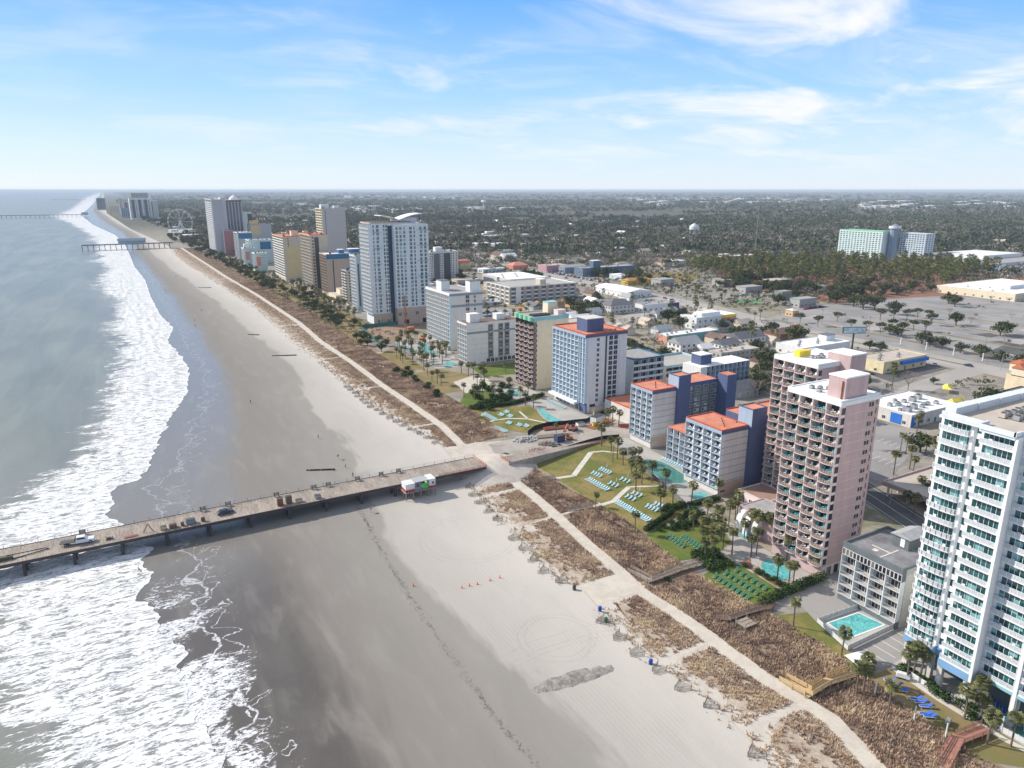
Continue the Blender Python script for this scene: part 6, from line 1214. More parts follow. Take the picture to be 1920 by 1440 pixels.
# cottages filling the blocks between the boulevard and the highway
k=0; tries=0; put=[]
while k<46 and tries<5000:
    tries+=1; y=random.uniform(215,620); x=random.uniform(238,398)
    if onroad(x,y) or onroad(x+8,y) or onroad(x-8,y) or blocked(x,y) or blocked(x+9,y+6) or blocked(x-9,y-6) or any(math.hypot(x-a,y-b_)<19 for a,b_ in put): continue
    if 335<x<400 and 205<y<265 or 280<x<350 and 500<y<585 or 232<x<290 and 440<y<525 : continue
    nm,wl,rf=random.choice(hmesh); sc=random.uniform(.65,1.0)
    t=thing('cottage',nm+' cottage on the blocks between the boulevard and highway','house',(x,y,0),random.choice([0,PI/2]),nm+' cottages behind the seafront'); t.scale=(sc,sc,sc*1.1); link('wall',wl,t); link('roof',rf,t)
    for a in (-5,0,5): link('window',win(1.2,1.3,1),t,(a,-5.01,1.3),PI)
    put.append((x,y)); k+=1
# low commercial buildings strung along the highway
cw=[('white',WHITE,RWHITE),('tan',BEIGE,RTAN),('grey',GREYP,RGREY),('pale brick',C_('pale_brick',(.45,.33,.27)),RTAN),('pale blue',AQUA,RWHITE),('white roofed',OFFW,RWHITE),('cream',CREAM,SHINGL)]
k=0; tries=0; put=[]; lots=[]
while k<95 and tries<7000:
    tries+=1; y=random.uniform(330,1700); x=random.choice([random.uniform(240,395),random.uniform(240,395),random.uniform(462,640)]) if y<900 else random.uniform(250,800)
    if x<400 and y<480: continue
    wx=random.uniform(12,30); wy=random.uniform(10,22)
    if blocked(x,y) or blocked(x+wx,y+wy) or blocked(x,y+wy) or blocked(x+wx,y) or any(abs(x-a)<34 and abs(y-b_)<26 for a,b_ in put) or abs(x+wx/2-(430 if y<750 else 430+(y-750)*.22))<34 or not okf(x+wx/2,y+wy/2) and y<700: continue
    nm,wm_,rm_=random.choice(cw); far_=y>900
    t=thing('roadside_building',nm+' low flat building '+('in the far resort district' if far_ else 'near the highway'),'building',(x,y,0),0,nm+(' far resort buildings' if far_ else ' roadside buildings')); h_=random.uniform(3.8,7)
    mb=MB(); mb.box(0,wx,0,wy,0,h_); mb.build('wall',[wm_],t); mb=MB(); mb.box(-.3,wx+.3,-.3,wy+.3,h_,h_+.5); mb.build('roof',[rm_],t)
    wmsh=win(1.8,1.5,1,TRIM,GLD); n=int(wx/5)
    for a in fr(1,wx-1,n): link('window',wmsh,t,(a,-.01,1.2),PI)
    for a in fr(1,wy-1,2): link('window',wmsh,t,(-.01,a,1.2),PI/2)
    lots.append((x,y,wx,wy)); put.append((x,y)); k+=1
# ================================================================ the long timber pier
PLK=NT('pier_planks'); a=PLK.noise(.25,5,.7,.2,(1,.25,1)); b_=PLK.noise(2.2,5,.7,0,(2.5,.18,1)); c_=PLK.noise(.05,3,.6)
PIERM=PLK.out(PLK.mix(PLK.math('MULTIPLY',PLK.step(b_,.5,.62),.65),PLK.mix(PLK.step(a,.38,.62),(.40,.345,.29),(.30,.26,.225)),(.12,.09,.08)),.9,PLK.bump(b_,.5,.06),.1)
STEEL=mat('weathered_steel',(.075,.06,.062),var=.3,sc=1.5,rough=.7); OMESH=mat('orange_safety_mesh',(.52,.22,.16),var=.25,sc=3); BMESH=mat('black_silt_fabric',(.018,.018,.02),var=.3); GMESH=mat('green_windscreen',(.05,.16,.13),var=.2,sc=.8)
t=thing('pier','long stripped timber pier deck on dark steel pile bents, under repair','pier',(-120,202,0)); DZ=4.0
mb=MB(); L_=222.; 
for k in range(int(L_/3.7)):
    x0=k*3.7; mb.box(x0,x0+3.66,.2,10.3,DZ-.25,DZ+.02*((k*7)%3-1))
mb.build('deck',[PIERM],t)
mb=MB(); mb.box(-.1,L_,0,.2,DZ-.75,DZ+.1); mb.box(-.1,L_,10.3,10.5,DZ-.75,DZ+.1); [mb.box(0,L_,y,y+.25,DZ-.75,DZ-.26) for y in (2.5,5,7.5)]; mb.build('edge_beams',[STEEL],t)
for i in range(19):
    x=1.8+i*11.03; mb=MB(); mb.box(x-.3,x+.3,-.25,10.8,DZ-1.35,DZ-.76)
    for y in (.15,3.5,7,10.3): mb.cyl((x,y,-2),(x,y,DZ-1.35),.42,n=10)
    if x<204: mb.build('pile_bent',[STEEL],t)
for i in range(58):
    mb=MB(); x=1+i*3.82; mb.box(x-.04,x+.04,10.32,10.42,DZ+.1,DZ+1.15); mb.build('rail_post',[DMETAL],t)
mb=MB(); mb.box(110,L_,10.345,10.395,DZ+1.05,DZ+1.1); mb.box(110,L_,10.345,10.395,DZ+.55,DZ+.59); mb.build('rail_wire',[METAL],t)
t=thing('pier_approach','sloping timber approach on the landward side of the sand gap','pier',(110.5,202,0)); AP=[(111,202.5,208.8,3.6),(122,204.4,209.4,3.0),(135.2,207.4,211.2,2.0),(149.4,210.6,214.6,1.0),(160.7,212.6,217.7,.12)]; mb=MB(); vs=[]
for x_,ya,yb,z_ in AP: vs+=[(x_-110.5,ya-202,z_),(x_-110.5,yb-202,z_),(x_-110.5,ya-202,-.1),(x_-110.5,yb-202,-.1)]
mb.add(vs,[(4*i,4*i+4,4*i+5,4*i+1) for i in range(4)]); mb.build('deck',[PIERM],t); mb=MB(); mb.add(vs,[(4*i+2,4*i+6,4*i+4,4*i) for i in range(4)]+[(4*i+1,4*i+5,4*i+7,4*i+3) for i in range(4)]+[(0,1,3,2)]); mb.build('earth_bank',[YARD],t)
# sand berm that buries the pier end and carries the path across
vs=[];n1,n2=40,30
for i in range(n1):
    for j in range(n2): x_=84+44*i/(n1-1); y_=189+38*j/(n2-1); d=math.hypot((x_-107)/17.,(y_-208)/15.); z_=3.45*max(0,1-d*d)**1.3+.10+.12*nz(x_,y_,.3,6); vs.append((x_,y_,z_ if d<1 else -.3))
i=np.arange(n1-1)[:,None]*n2+np.arange(n2-1)[None]; o=npmesh('sand_berm',np.array(vs),np.stack([i,i+n2,i+n2+1,i+1],-1).reshape(-1,4),MATS['trampled_sand'],smooth=True); tag(o,kind='structure')
# barricade signs on the far edge
for k,x in enumerate((-17,13.5,20.5,34.5,46,50.5,60,68,74)):
    t=thing('barricade','small grey barricade board clipped to the far pier edge','barricade',(x,211.6,DZ),0,'barricade boards along the pier'); mb=MB(); mb.box(-.8,.8,-.05,.05,.5,1.5); mb.build('board',[GREYP],t); mb=MB(); mb.box(-.7,-.6,-.3,.3,.03,1.5); mb.box(.6,.7,-.3,.3,.03,1.5); mb.build('frame',[DMETAL],t)
# safety fences
def fence(name,lab,pts,z,h_,m,post=DMETAL,sp=2.5,mesh_t=.04,wave=0):
    t=thing(name,lab,'fence',(pts[0][0],pts[0][1],z)); P=[Vector((p[0]-pts[0][0],p[1]-pts[0][1],0)) for p in pts]; Q=[]
    for a,b in zip(P[:-1],P[1:]):
        n=max(1,int((b-a).length/sp))
        for j in range(n): Q.append(a.lerp(b,j/n)+Vector((0,0,wave*random.uniform(-1,0))))
    Q.append(P[-1]); mb=MB(); u=Vector((0,0,1)); 
    for a,b in zip(Q[:-1],Q[1:]): 
        d=(b-a); n_=Vector((-d.y,d.x,0)).normalized()*mesh_t/2
        if m is OMESH:
            for zz in (.12,.4,.68,.95): mb.bar(a+u*h_*zz,b+u*h_*zz,.03,h_*.13)
            continue
        mb.add([a-n_,b-n_,b-n_+u*h_,a-n_+u*h_,a+n_,b+n_,b+n_+u*h_,a+n_+u*h_],[(0,1,2,3),(7,6,5,4),(3,2,6,7)])
    mb.build('panel',[m],t); mb=MB(); mb.box(-.04,.04,-.04,.04,-.02,h_+.15); pm_=mb.mesh('post',[post])
    for q_ in Q: link('post',pm_,t,(q_.x,q_.y,0))
    return t
fence('safety_fence','orange mesh fence hanging along the near pier edge by the hut',[(84.5,201.9),(102,201.9)],DZ+.1,.75,OMESH); fence('safety_fence','orange mesh barrier across the pier end at the sand gap',[(101.9,202.6),(101.9,212)],DZ+.02,1.1,OMESH,sp=1.2)
fence('safety_fence','orange mesh barrier across the approach bridge end at the sand gap',[(111.2,202.6),(111.2,209)],3.6,1.0,OMESH,sp=1.2); fence('safety_fence','orange mesh fence lying along the lawn below the black silt fence',[(121,205.5),(130,207.5),(142,209.0),(152,210.8),(158.5,211.5)],.04,1.0,OMESH)
fence('silt_fence','long black fabric silt fence between the pier approach and big lawn',[(112,206.3),(122,207.5),(130,209.3),(142,211.3),(152,213.2),(160,214.0),(166,212)],.04,1.7,BMESH,wave=.1); fence('silt_fence','black fabric fence below the lazy river',[(136.5,233),(142,237),(149,238.4),(158,236),(166,234.5),(178,240),(192,243)],.05,2.0,BMESH,wave=.1)
fence('site_fence','dark green windscreen fence running down from the wing roofed tower',[(146,481),(150,487.5),(172,488),(196,490)],.03,2.6,GMESH,wave=.05); fence('site_fence','green windscreen fence bordering the dirt lot toward the dunes',[(146,481),(143,455),(141.5,436),(141.5,428)],.03,2.6,GMESH,wave=.05)
fence('pool_fence','dark metal fence between the big lawn palms and the pool wall',[(157.6,197.6),(150.2,168),(145,149.3)],.05,1.35,mat('smoked_rail',(.16,.17,.18),var=.2),sp=1.6,mesh_t=.03)
fence('glass_fence','clear panel pool fence above the dark hedge by the small pool',[(146.2,151.6),(152,151.4),(159,151.3)],.05,1.5,mat('greenish_panel',(.30,.40,.38),rough=.2,var=.1),TRIM,1.4,.03)
fence('deck_fence','white panel fence around the raised grey pool deck',[(143.4,80.4),(126.3,80.2),(129.2,90.1),(144,89.2)],.3,1.1,mat('white_panel_fence',(.55,.56,.56),var=.1),TRIM,1.5,.03)
fence('terrace_fence','white rail fence along the condominium terrace',[(130.4,71.6),(129.8,62),(130,52),(131,44)],.05,1.1,mat('white_slat_fence',(.66,.66,.65),var=.1),TRIM,1.6,.03)
# the beach hut on its own piles beside the pier
HUTR=mat('hut_red',(.42,.035,.05),var=.08); HUTG=mat('lime_green_board',(.06,.55,.08),var=.1)
t=thing('beach_hut','white, red and grey snack hut on stilts beside the pier with a green board','hut',(70.8,196.9,0)); t.scale=(.87,.62,1); 
mb=MB(); mb.box(0,12.2,0,7.9,2.6,2.85,0); [mb.box(x,x+.25,y,y+.25,-1,2.6,0) for x in (.2,3,6,9,11.8) for y in (.2,3.8,7.4)]; mb.build('platform',[WOODG],t)
mb=MB(); mb.box(.4,3.9,.7,6.6,2.85,3.75,1); mb.box(.4,3.9,.7,6.6,3.75,5.3,0); mb.build('left_cabin',[WHITE,HUTR],t)
mb=MB(); [mb.box(.3,4.0,.6+k*2.05,.6+k*2.05+1.85,5.3,5.55) for k in range(3)]; mb.build('roof_panel',[WHITE],t)
mb=MB(); mb.box(3.9,6.6,.8,6.2,2.85,5.4,0); mb.box(3.9,9.6,.5,6.8,5.62,5.8,1); mb.build('middle_cabin',[C_('hut_grey',(.20,.22,.25)),mat('corrugated_roof',(.38,.40,.42),var=.15,sc=3)],t)
mb=MB(); mb.box(9.6,12,.6,7.2,2.85,3.65,1); mb.box(9.6,12,.6,7.2,3.65,5.7,0); mb.box(9.5,12.1,.5,7.3,5.7,5.9,0); mb.build('right_cabin',[WHITE,HUTR],t); mb=MB(); mb.box(7.0,9.2,.9,1.0,3.0,4.9); mb.build('green_board',[HUTG],t)
link('window',win(.8,.7,0,DMETAL,GLD),t,(11,.58,4.2),PI); link('window',win(.8,.7,0,DMETAL,GLD),t,(5.1,.78,4.2),PI)
mb=MB(); [mb.box(x,x+.06,.05,.11,2.85,3.8) for x in np.arange(0,12.2,1.2)]; mb.box(0,12.2,.05,.11,3.75,3.82); mb.build('railing',[METAL],t)
# ================================================================ vehicles
def wheel(r_,w_,t,loc):
    k=('wheel',r_)
    if k not in _mc:
        mb=MB(); mb.cyl((0,-w_/2,0),(0,w_/2,0),r_,n=14); _mc[k]=mb.mesh('tyre',[BLACK]); mb=MB(); mb.cyl((0,-w_/2-.01,0),(0,w_/2+.01,0),r_*.58,n=10); _mc[k,1]=mb.mesh('rim',[METAL])
    a=link('wheel',_mc[k],t,loc); link('rim',_mc[k,1],a); return a
def loft(mb,prof,w0,w1,m=0):
    """side profile [(x,z)], lower half-width w0 narrowing to w1 at the top"""
    zs=[p[1] for p in prof]; z0,z1=min(zs),max(zs); n=len(prof); f=lambda z:w0+(w1-w0)*(z-z0)/(z1-z0+1e-6)
    mb.add([(x,-f(z),z) for x,z in prof]+[(x,f(z),z) for x,z in prof],[tuple(range(n)),tuple(range(2*n-1,n-1,-1))]+[(i,i+n,(i+1)%n+n,(i+1)%n) for i in range(n)],m)
CARW=mat('car_white',(.75,.76,.77),var=.03,rough=.3,spec=.6); CARD=mat('car_dark',(.03,.04,.055),var=.1,rough=.25,spec=.6); CARG=mat('car_silver',(.40,.42,.44),var=.05,rough=.3,spec=.6); CARR=mat('car_red',(.40,.03,.03),var=.05,rough=.3,spec=.6); CARB=mat('car_blue',(.05,.10,.30),var=.05,rough=.3,spec=.6); CARGL=mat('car_glass',(.02,.025,.03),rough=.08,spec=.8,var=.1)
t=thing('pickup_truck','white crew cab flatbed truck parked on the pier deck','truck',(-17.4,206.3,DZ+.02),R(-6))
mb=MB(); loft(mb,[(-.9,.45),(3.4,.45),(3.5,.95),(3.3,1.18),(2.0,1.25),(1.9,1.3),(-.9,1.3)],.98,.92); mb.build('body',[CARW],t); mb=MB(); loft(mb,[(-.85,1.3),(1.85,1.3),(1.2,1.98),(-.75,2.0)],.9,.72); mb.build('cab',[CARW],t)
mb=MB(); loft(mb,[(-.6,1.38),(1.55,1.38),(1.1,1.85),(-.55,1.86)],.93,.78); mb.build('window',[CARGL],t); mb=MB(); mb.box(-4.6,-.95,-1.05,1.05,.85,1.0); mb.box(-1.1,-.95,-1.0,1.0,1.0,1.9); mb.box(-4.4,-1,-.3,.3,.5,.85); mb.build('flatbed',[DMETAL],t)
for x in (2.5,-3.3):
    for y in (-.9,.9): wheel(.42,.28,t,(x,y,.42))
for y in (-.7,.7): mb=MB(); mb.box(3.42,3.5,y-.18,y+.18,.8,1.0); mb.build('headlight',[TRIM],t)
def car(lab,x,y,rz,m,z=.0,grp=None,suv=False):
    k=('car',m.name)
    t=thing('parked_car',lab,'car',(x,y,z),rz,grp)
    if k not in _mc:
        mb=MB(); loft(mb,[(-2.2,.32),(2.2,.32),(2.3,.62),(2.1,.88),(1.0,.98),(-1.9,1.0),(-2.25,.8)],.9,.84); _mc[k]=mb.mesh('body',[m]); mb=MB(); loft(mb,[(-1.7,.97),(1.05,.96),(.45,1.42),(-1.2,1.46)],.80,.62); _mc['cg']=mb.mesh('window',[CARGL]); mb=MB(); mb.box(-1.15,.42,-.58,.58,1.45,1.49); _mc[k,2]=mb.mesh('roof_panel',[m])
    link('body',_mc[k],t); link('window',_mc['cg'],t); link('roof_panel',_mc[k,2],t)
    for x_ in (1.4,-1.4):
        for y_ in (-.8,.8): wheel(.33,.22,t,(x_,y_,.33))
    return t
car('dark blue car parked on the pier deck between crates',19,206.6,R(8),CARD,DZ+.02)
CC=[('white',CARW),('dark',CARD),('silver',CARG),('red',CARR),('blue',CARB)]
def cars(pts,where,grp,rz):
    for i,(x,y) in enumerate(pts): nm,m=random.choice(CC); car(f'{nm} car {where}',x,y,rz+random.uniform(-.05,.05)+(PI if random.random()<.5 else 0),m,.07,grp)
cars(scatter([(398,60),(424,400),(412,400),(388,60)],6,12),'driving on the pale highway','cars on the highway',R(88)); cars(scatter([(426,440),(430,740),(438,740),(436,440)],12,10,lambda x,y:True),'on the highway by the lodge','cars on the far highway',R(90))
cars([(x,y) for x,y in [(240+i*2.9,470+j*16) for i in range(12) for j in range(3)] if random.random()<.75],'in the parking court behind the broad white slab','cars in the parking court',PI/2); cars([(450+((i*37)%5),604+i*3.1) for i in range(40) if random.random()<.7],'parked in front of the lodge','cars parked by the lodge',0)
cars([(460,236),(463,232),(330,175),(346,229),(378,262),(395,224),(346,263)],'parked near the low shops','cars near the low shops',R(20)); cars([(x,y) for x,y in [(190.5,93),(187,80)]],'on the boulevard behind the pink tower','cars on the boulevard',R(75))
cars([(146.5+i*2.9,76.5) for i in range(0)],'','',0)
t=car('blue car parked beside the white van behind the pink tower',182,108.5,R(70),CARB,.06); t=thing('white_van','white box van parked behind the pink tower base','van',(176.5,107.2,.06),R(70)); mb=MB(); loft(mb,[(-2.4,.35),(2.5,.35),(2.6,1.0),(2.0,1.3),(1.5,2.1),(-2.4,2.2)],1.0,.9); mb.build('body',[CARW],t); [wheel(.36,.24,t,(x,y,.36)) for x in (1.6,-1.5) for y in (-.85,.85)]
n_=0
for (x,y,wx,wy) in lots:
    patch('car_park',[(x-3,y-9),(x+wx+3,y-9),(x+wx+3,y+wy+3),(x-3,y+wy+3)],.049+.0002*(n_%20),ASPL); n_+=1
    if math.hypot(x,y)>1100: continue
    for j in range(int(wx/3.2)):
        if random.random()<.45: 
            nm,m=random.choice(CC); k=('car',m.name); t=thing('parked_car',nm+' car parked beside a low roadside building','car',(x+2+j*3.1,y-5,.07),PI/2+random.uniform(-.05,.05),nm+' cars at roadside buildings'); link('body',_mc[k],t); link('window',_mc['cg'],t); link('roof_panel',_mc[k,2],t)
# ---------------- gear on the pier deck
def crate(lab,x,y,sx,sy,h_,m,z=DZ+.03,name='crate',cat='crate',rz=0):
    t=thing(name,lab,cat,(x,y,z),rz); mb=MB(); mb.box(-sx/2,sx/2,-sy/2,sy/2,.1,h_); mb.build('box',[m],t); mb=MB()
    for s in (-1,1):
        for s2 in (-1,1): mb.box(s*sx/2-.05,s*sx/2+.05,s2*sy/2-.05,s2*sy/2+.05,0,h_+.06)
    mb.box(-sx/2-.04,sx/2+.04,-sy/2-.04,sy/2+.04,h_,h_+.07); mb.build('frame',[DMETAL],t); return t
crate('blue grey equipment box on the pier beside the dark car',9.6,204.6,2.2,1.4,1.3,C_('blue_grey_box',(.20,.26,.30))); crate('rusty brown bin on the pier left of the blue grey box',5,204.2,1.8,1.1,1.0,RUST); crate('small rusty drum crate on the pier just left of the blue grey box',7.4,204.2,.7,.7,1.0,RUST); crate('rusty post crate between blue grey box and dark car',12.8,204.4,.9,.6,1.1,RUST)
crate('yellow generator on the pier near the lifting frame',2.6,204.2,1.4,.9,1.0,YEL); crate('first of two tall rusty racks on the pier',34.2,204.6,1.5,1.2,2.2,RUST); crate('second of two tall rusty racks, nearer the shore',36.8,204.8,1.6,1.2,2.4,RBROWN); crate('ochre chest beside the tall rusty racks',39.6,204.3,1.8,1.0,.9,YEL); crate('pale grey tank at the pier edge before the hut',45.3,204.2,1.6,1.2,1.1,METAL)
t=thing('lifting_frame','dark A shaped lifting frame on the pier deck','frame',(-1.2,204.6,DZ+.03)); mb=MB(); [mb.cyl((s*1.2,y,0),(0,y,2.4),.07,n=5) for s in (-1,1) for y in (-.5,.5)]; mb.cyl((0,-.6,2.4),(0,.6,2.4),.08,n=5); mb.build('frame',[RUST],t)
t=thing('hose_reel','dark hydraulic boom with long hose lying on the pier at the left edge','boom',(-34.5,205.2,DZ+.05)); mb=MB(); mb.box(-2.2,2.2,-.6,.6,.1,.9); mb.build('base',[mat('olive_machine',(.10,.10,.06),var=.2)],t); mb=MB(); P=[(1,0,1.0),(5,1.2,.5),(9,1.8,.3),(10,1.2,.2),(6,.2,.15),(2,-.6,.1)]; [mb.cyl(P[i],P[i+1],.12,n=5) for i in range(5)]; mb.cyl((-2,0,.6),(-16,-.8,.3),.14,n=5); mb.build('hose',[BLACK],t)
t=thing('scrap_pile','low pile of dark parts beside the truck on the pier','debris',(-10.6,204.8,DZ+.03)); mb=MB(); [mb.bar((random.uniform(-1,1),random.uniform(-.6,.6),.1),(random.uniform(-1,1),random.uniform(-.6,.6),random.uniform(.2,.8)),.12,.12) for _ in range(14)]; mb.build('scrap',[DMETAL],t)
t=thing('red_pipe_stack','short stack of red pipes on the pier edge','pipes',(-5.5,203.8,DZ+.03)); mb=MB(); [mb.cyl((-1.6,k*.22-.4,.12),(1.6,k*.22-.4,.12),.1,n=6) for k in range(5)]; mb.build('pipes',[CORAL],t)
# ---------------- construction yard things
def digger(lab,x,y,rz,m,sc=1):
    t=thing('excavator',lab,'excavator',(x,y,.06),rz); t.scale=(sc,sc,sc); mb=MB(); [mb.box(-1.6,1.6,s-.3,s+.3,0,.8) for s in (-1.1,1.1)]; mb.build('tracks',[DMETAL],t); mb=MB(); mb.box(-1.6,1.3,-1.1,1.1,.85,1.9); mb.build('body',[m],t); mb=MB(); mb.box(.2,1.4,.1,1.05,1.9,2.9); mb.build('cab',[CARGL],t); mb=MB(); mb.bar((1.2,-.3,1.5),(3.6,-.3,3.6),.35,.45); mb.bar((3.6,-.3,3.6),(5.2,-.3,1.4),.3,.35); mb.box(4.8,5.7,-.8,.2,.6,1.4); mb.build('arm',[m],t)
digger('red excavator in the middle of the construction yard',155.5,229,R(200),CORAL); digger('orange excavator beside the navy container',148,220.5,R(160),C_('orange_machine',(.62,.22,.06)),.8); digger('orange excavator behind the dense palm grove',170,428,R(30),C_('orange_machine',(.62,.22,.06)))
crate('navy blue container in the construction yard',143.5,220.6,3.4,2.6,2.6,C_('navy_container',(.04,.06,.13)),.06,'container','container'); crate('white tank trailer with yellow parts on the rust coloured mat',169.5,231.5,6.5,3.2,3.2,WHITE,.3,'tank_trailer','trailer',R(20)); crate('white pallet box left of the white tank trailer',161.5,232.6,3.2,2.2,1.4,WHITE,.06,'site_box','box'); 
for k,(x,y) in enumerate(((166,229.2),(168,228.7),(173,231.2))): crate(('yellow pump at the left end of the tank trailer','yellow pump in front of the tank trailer','yellow pump at the right end of the tank trailer')[k],x,y,1.2,1.0,1.5,YBRI,.1,'pump','pump')
crate('bright red low hopper beside the navy hotel',178,222,7,1.8,1.0,C_('bright_red',(.65,.04,.05)),.06,'hopper','hopper',R(-20)); crate('small red wreck lying in the sand at the pier gap',117,217,3.4,1.8,.7,C_('faded_red',(.55,.12,.12)),.06,'beach_cart','cart',R(20))
t=thing('steel_mat','rust brown steel mat under the tank trailer','mat',(170,230.5,.07),R(20)); mb=MB(); mb.box(-8,8,-2.6,2.6,0,.18); mb.build('plate',[RUST],t); t=thing('timber_stack','long stack of brown timbers at the yard edge','timber',(141,227.5,.06),R(-14)); mb=MB(); [mb.box(-7,7,k*.7-1.4,k*.7-.8,0,.5+.15*(k%2)) for k in range(5)]; mb.build('beams',[WOODG],t); t=thing('timber_stack','red brown timber stack beside the black silt fence','timber',(151,234,.06),R(-12)); mb=MB(); [mb.box(-6,6,k*.7-1.4,k*.7-.8,0,.6+.2*(k%2)) for k in range(5)]; mb.build('beams',[mat('red_timber',(.27,.09,.06),var=.2)],t)
rb=random.Random(4)
def rubble(lab,x,y,n,s,m,sp):
    t=thing('rubble_pile',lab,'rubble',(x,y,.05)); mb=MB()
    for _ in range(n):
        a=rb.random()*6.28; d=sp*rb.random()**.6; c=Vector((d*math.cos(a),d*.6*math.sin(a),max(.1,(1-d/sp)*1.3)*rb.random()+.1)); q_=c+Vector((rb.uniform(-s,s),rb.uniform(-s,s),rb.uniform(-s,s)*.5)); mb.bar(c,q_,s*rb.uniform(.5,1),s*rb.uniform(.3,.8))
    mb.build('chunks',[m],t)
rubble('grey white heap of broken concrete by the green lawn',132.5,228.5,120,.8,C_('broken_concrete',(.48,.47,.45),var=.25,sc=2),5.5); rubble('brown heap of splintered planks in the yard',137.5,220.5,70,.7,WOODG,3.5); rubble('pinkish rubble spread before the pier approach',131,216,90,.5,C_('pink_rubble',(.48,.34,.30),var=.2,sc=2),4.5); rubble('dark debris by the navy container',139.5,217,40,.5,DGREY,2.5)
t=thing('piling_rig','tall rusty brown piling rig standing in the dirt lot','piling rig',(173,459,.05),R(200)); mb=MB(); [mb.box(-3,3,s-.5,s+.5,0,1.1) for s in (-1.9,1.9)]; mb.build('tracks',[DMETAL],t); mb=MB(); mb.box(-3.6,2,-1.6,1.6,1.1,3.4); mb.build('body',[C_('rig_orange',(.45,.20,.12))],t)
mb=MB(); [mb.cyl((3.2+dx,dy,.4),(3.2+dx,dy,25),.13,n=4) for dx in (-.45,.45) for dy in (-.45,.45)]; [mb.bar((2.75,-.45,1+k*1.5),(3.65,.45,2.4+k*1.5),.12,.12) for k in range(15)]; mb.cyl((3.2,0,9),(3.2,0,24),.34,n=8); mb.cyl((-2,0,3.4),(3,0,16),.16,n=5); mb.box(2.4,4,-.8,.8,24.6,25.6); mb.build('mast',[C_('mast_rust',(.30,.16,.10),var=.25)],t)
# sand heaps of the excavation
for k,(x,y) in enumerate(((300,515),(312,519),(326,515),(338,520))):
    t=thing('sand_heap','orange excavated sand heap in front of the beige garage','sand heap',(x,y,.05),k,'excavated sand heaps'); mb=MB(); n=12; rg=[(8,0),(6,1.4),(3.4,2.9),(1.2,3.6)]; vs=[(r_*(1+.2*math.sin(3*a+k))*math.cos(a),r_*(1+.2*math.sin(3*a+k))*math.sin(a)*.7,z) for r_,z in rg for a in [2*PI*i/n for i in range(n)]]; mb.add(vs,[(j*n+i,j*n+(i+1)%n,(j+1)*n+(i+1)%n,(j+1)*n+i) for j in range(3) for i in range(n)]+[tuple(range(3*n,4*n))]); mb.build('heap',[MATS['orange_sand']],t,smooth=True)
# ================================================================ loungers
SL=lambda n,c: mat(n,c,var=.06,rough=.6)
AQ=SL('aqua_lounger_sling',(.30,.54,.63)); GR=SL('dark_green_sling',(.03,.16,.09)); BL=SL('royal_blue_sling',(.03,.12,.50)); TL=SL('pale_green_frame',(.42,.55,.45))
def loungerproto(sl,frm,flat=False):
    mb=MB(); a=.33; mb.box(-a,-a+.06,-1,1,.28,.34); mb.box(a-.06,a,-1,1,.28,.34); mb.box(-a,a,-1,-.94,.28,.34); [mb.box(sx*a-.03,sx*a+.03,y,y+.06,0,.28) for sx in (-1,1) for y in (-.8,.7)]; fm=mb.mesh('frame',[frm])
    mb=MB(); mb.box(-a+.06,a-.06,-.93,.3,.30,.36); sm=mb.mesh('seat',[sl]); mb=MB(); mb.bar((0,.3,.34),(0,1.0,.34 if flat else .85),.56,.06); bm=mb.mesh('backrest',[sl]); return fm,sm,bm
LP={'aqua':loungerproto(AQ,TRIM),'green':loungerproto(GR,TL),'blue':loungerproto(BL,TRIM)}
def lounger(kind,x,y,rz,lab,grp,z=.045,sc=1.):
    t=thing('sun_lounger',lab,'lounger',(x,y,z),rz,grp); t.scale=(sc,sc,sc); f,s,b=LP[kind]; link('frame',f,t); link('seat',s,t); link('backrest',b,t)
UM={}
def umbrella(x,y,lab,grp,m=WHITE,z=.045):
    k=m.name
    if k not in UM: mb=MB(); mb.cyl((0,0,0),(0,0,2.3),.03,n=5); p_=mb.mesh('pole',[METAL]); mb=MB(); mb.cyl((0,0,1.3),(0,0,2.5),.16,.05,n=7); c2_=mb.mesh('folded_canopy',[m]); UM[k]=(p_,c2_)
    t=thing('closed_umbrella',lab,'umbrella',(x,y,z),0,grp); link('pole',UM[k][0],t); link('folded_canopy',UM[k][1],t)
def rowch(kind,p,q_,n,rz,lab,grp,sc=1.):
    for i in range(n): f=i/(n-1) if n>1 else 0; lounger(kind,p[0]+(q_[0]-p[0])*f+random.uniform(-.05,.05),p[1]+(q_[1]-p[1])*f,rz+random.uniform(-.06,.06),lab,grp,sc=sc)
seaward=PI/2+PI
rowch('aqua',(131.2,183.6),(131.6,173.3),10,R(-100),'aqua lounger in the single row on the big lawn','single aqua row on the big lawn',1.05); rowch('aqua',(128.6,164.2),(128.9,149.2),16,R(-100),'aqua lounger in the long row near the hedge','long aqua row near the hedge',1.05)
for gi,(x,y,n) in enumerate(((140.5,187.4,5),(136,185.8,4),(141.4,176.6,3),(135.8,175.6,3),(137.6,165.6,3),(134.2,164.4,3),(138.4,155.6,4),(135.2,155.6,4))):
    nm=('upper','upper seaward','right hand','middle seaward','walk side','walk side seaward','palm side','palm side seaward')[gi]
    rowch('aqua',(x-.2,y+1.6),(x+.4,y-n*.8+1),n,R(-70),f'aqua lounger in the {nm} cluster of the garden lawn','aqua lounger clusters on the garden lawn'); umbrella(x+1.4,y,f'folded white umbrella beside the {nm} lounger cluster','folded umbrellas among lounger clusters')
for gi,((x,y),(x2,y2),n) in enumerate((((127.6,138.6),(127.2,132.2),6),((131.0,136.6),(130.4,129.6),7))): rowch('green',(x,y),(x2,y2),n,R(-70),f'dark green lounger in the {"seaward" if gi==0 else "inland"} row of the shaded lawn','dark green loungers on the shaded lawn',1.05)
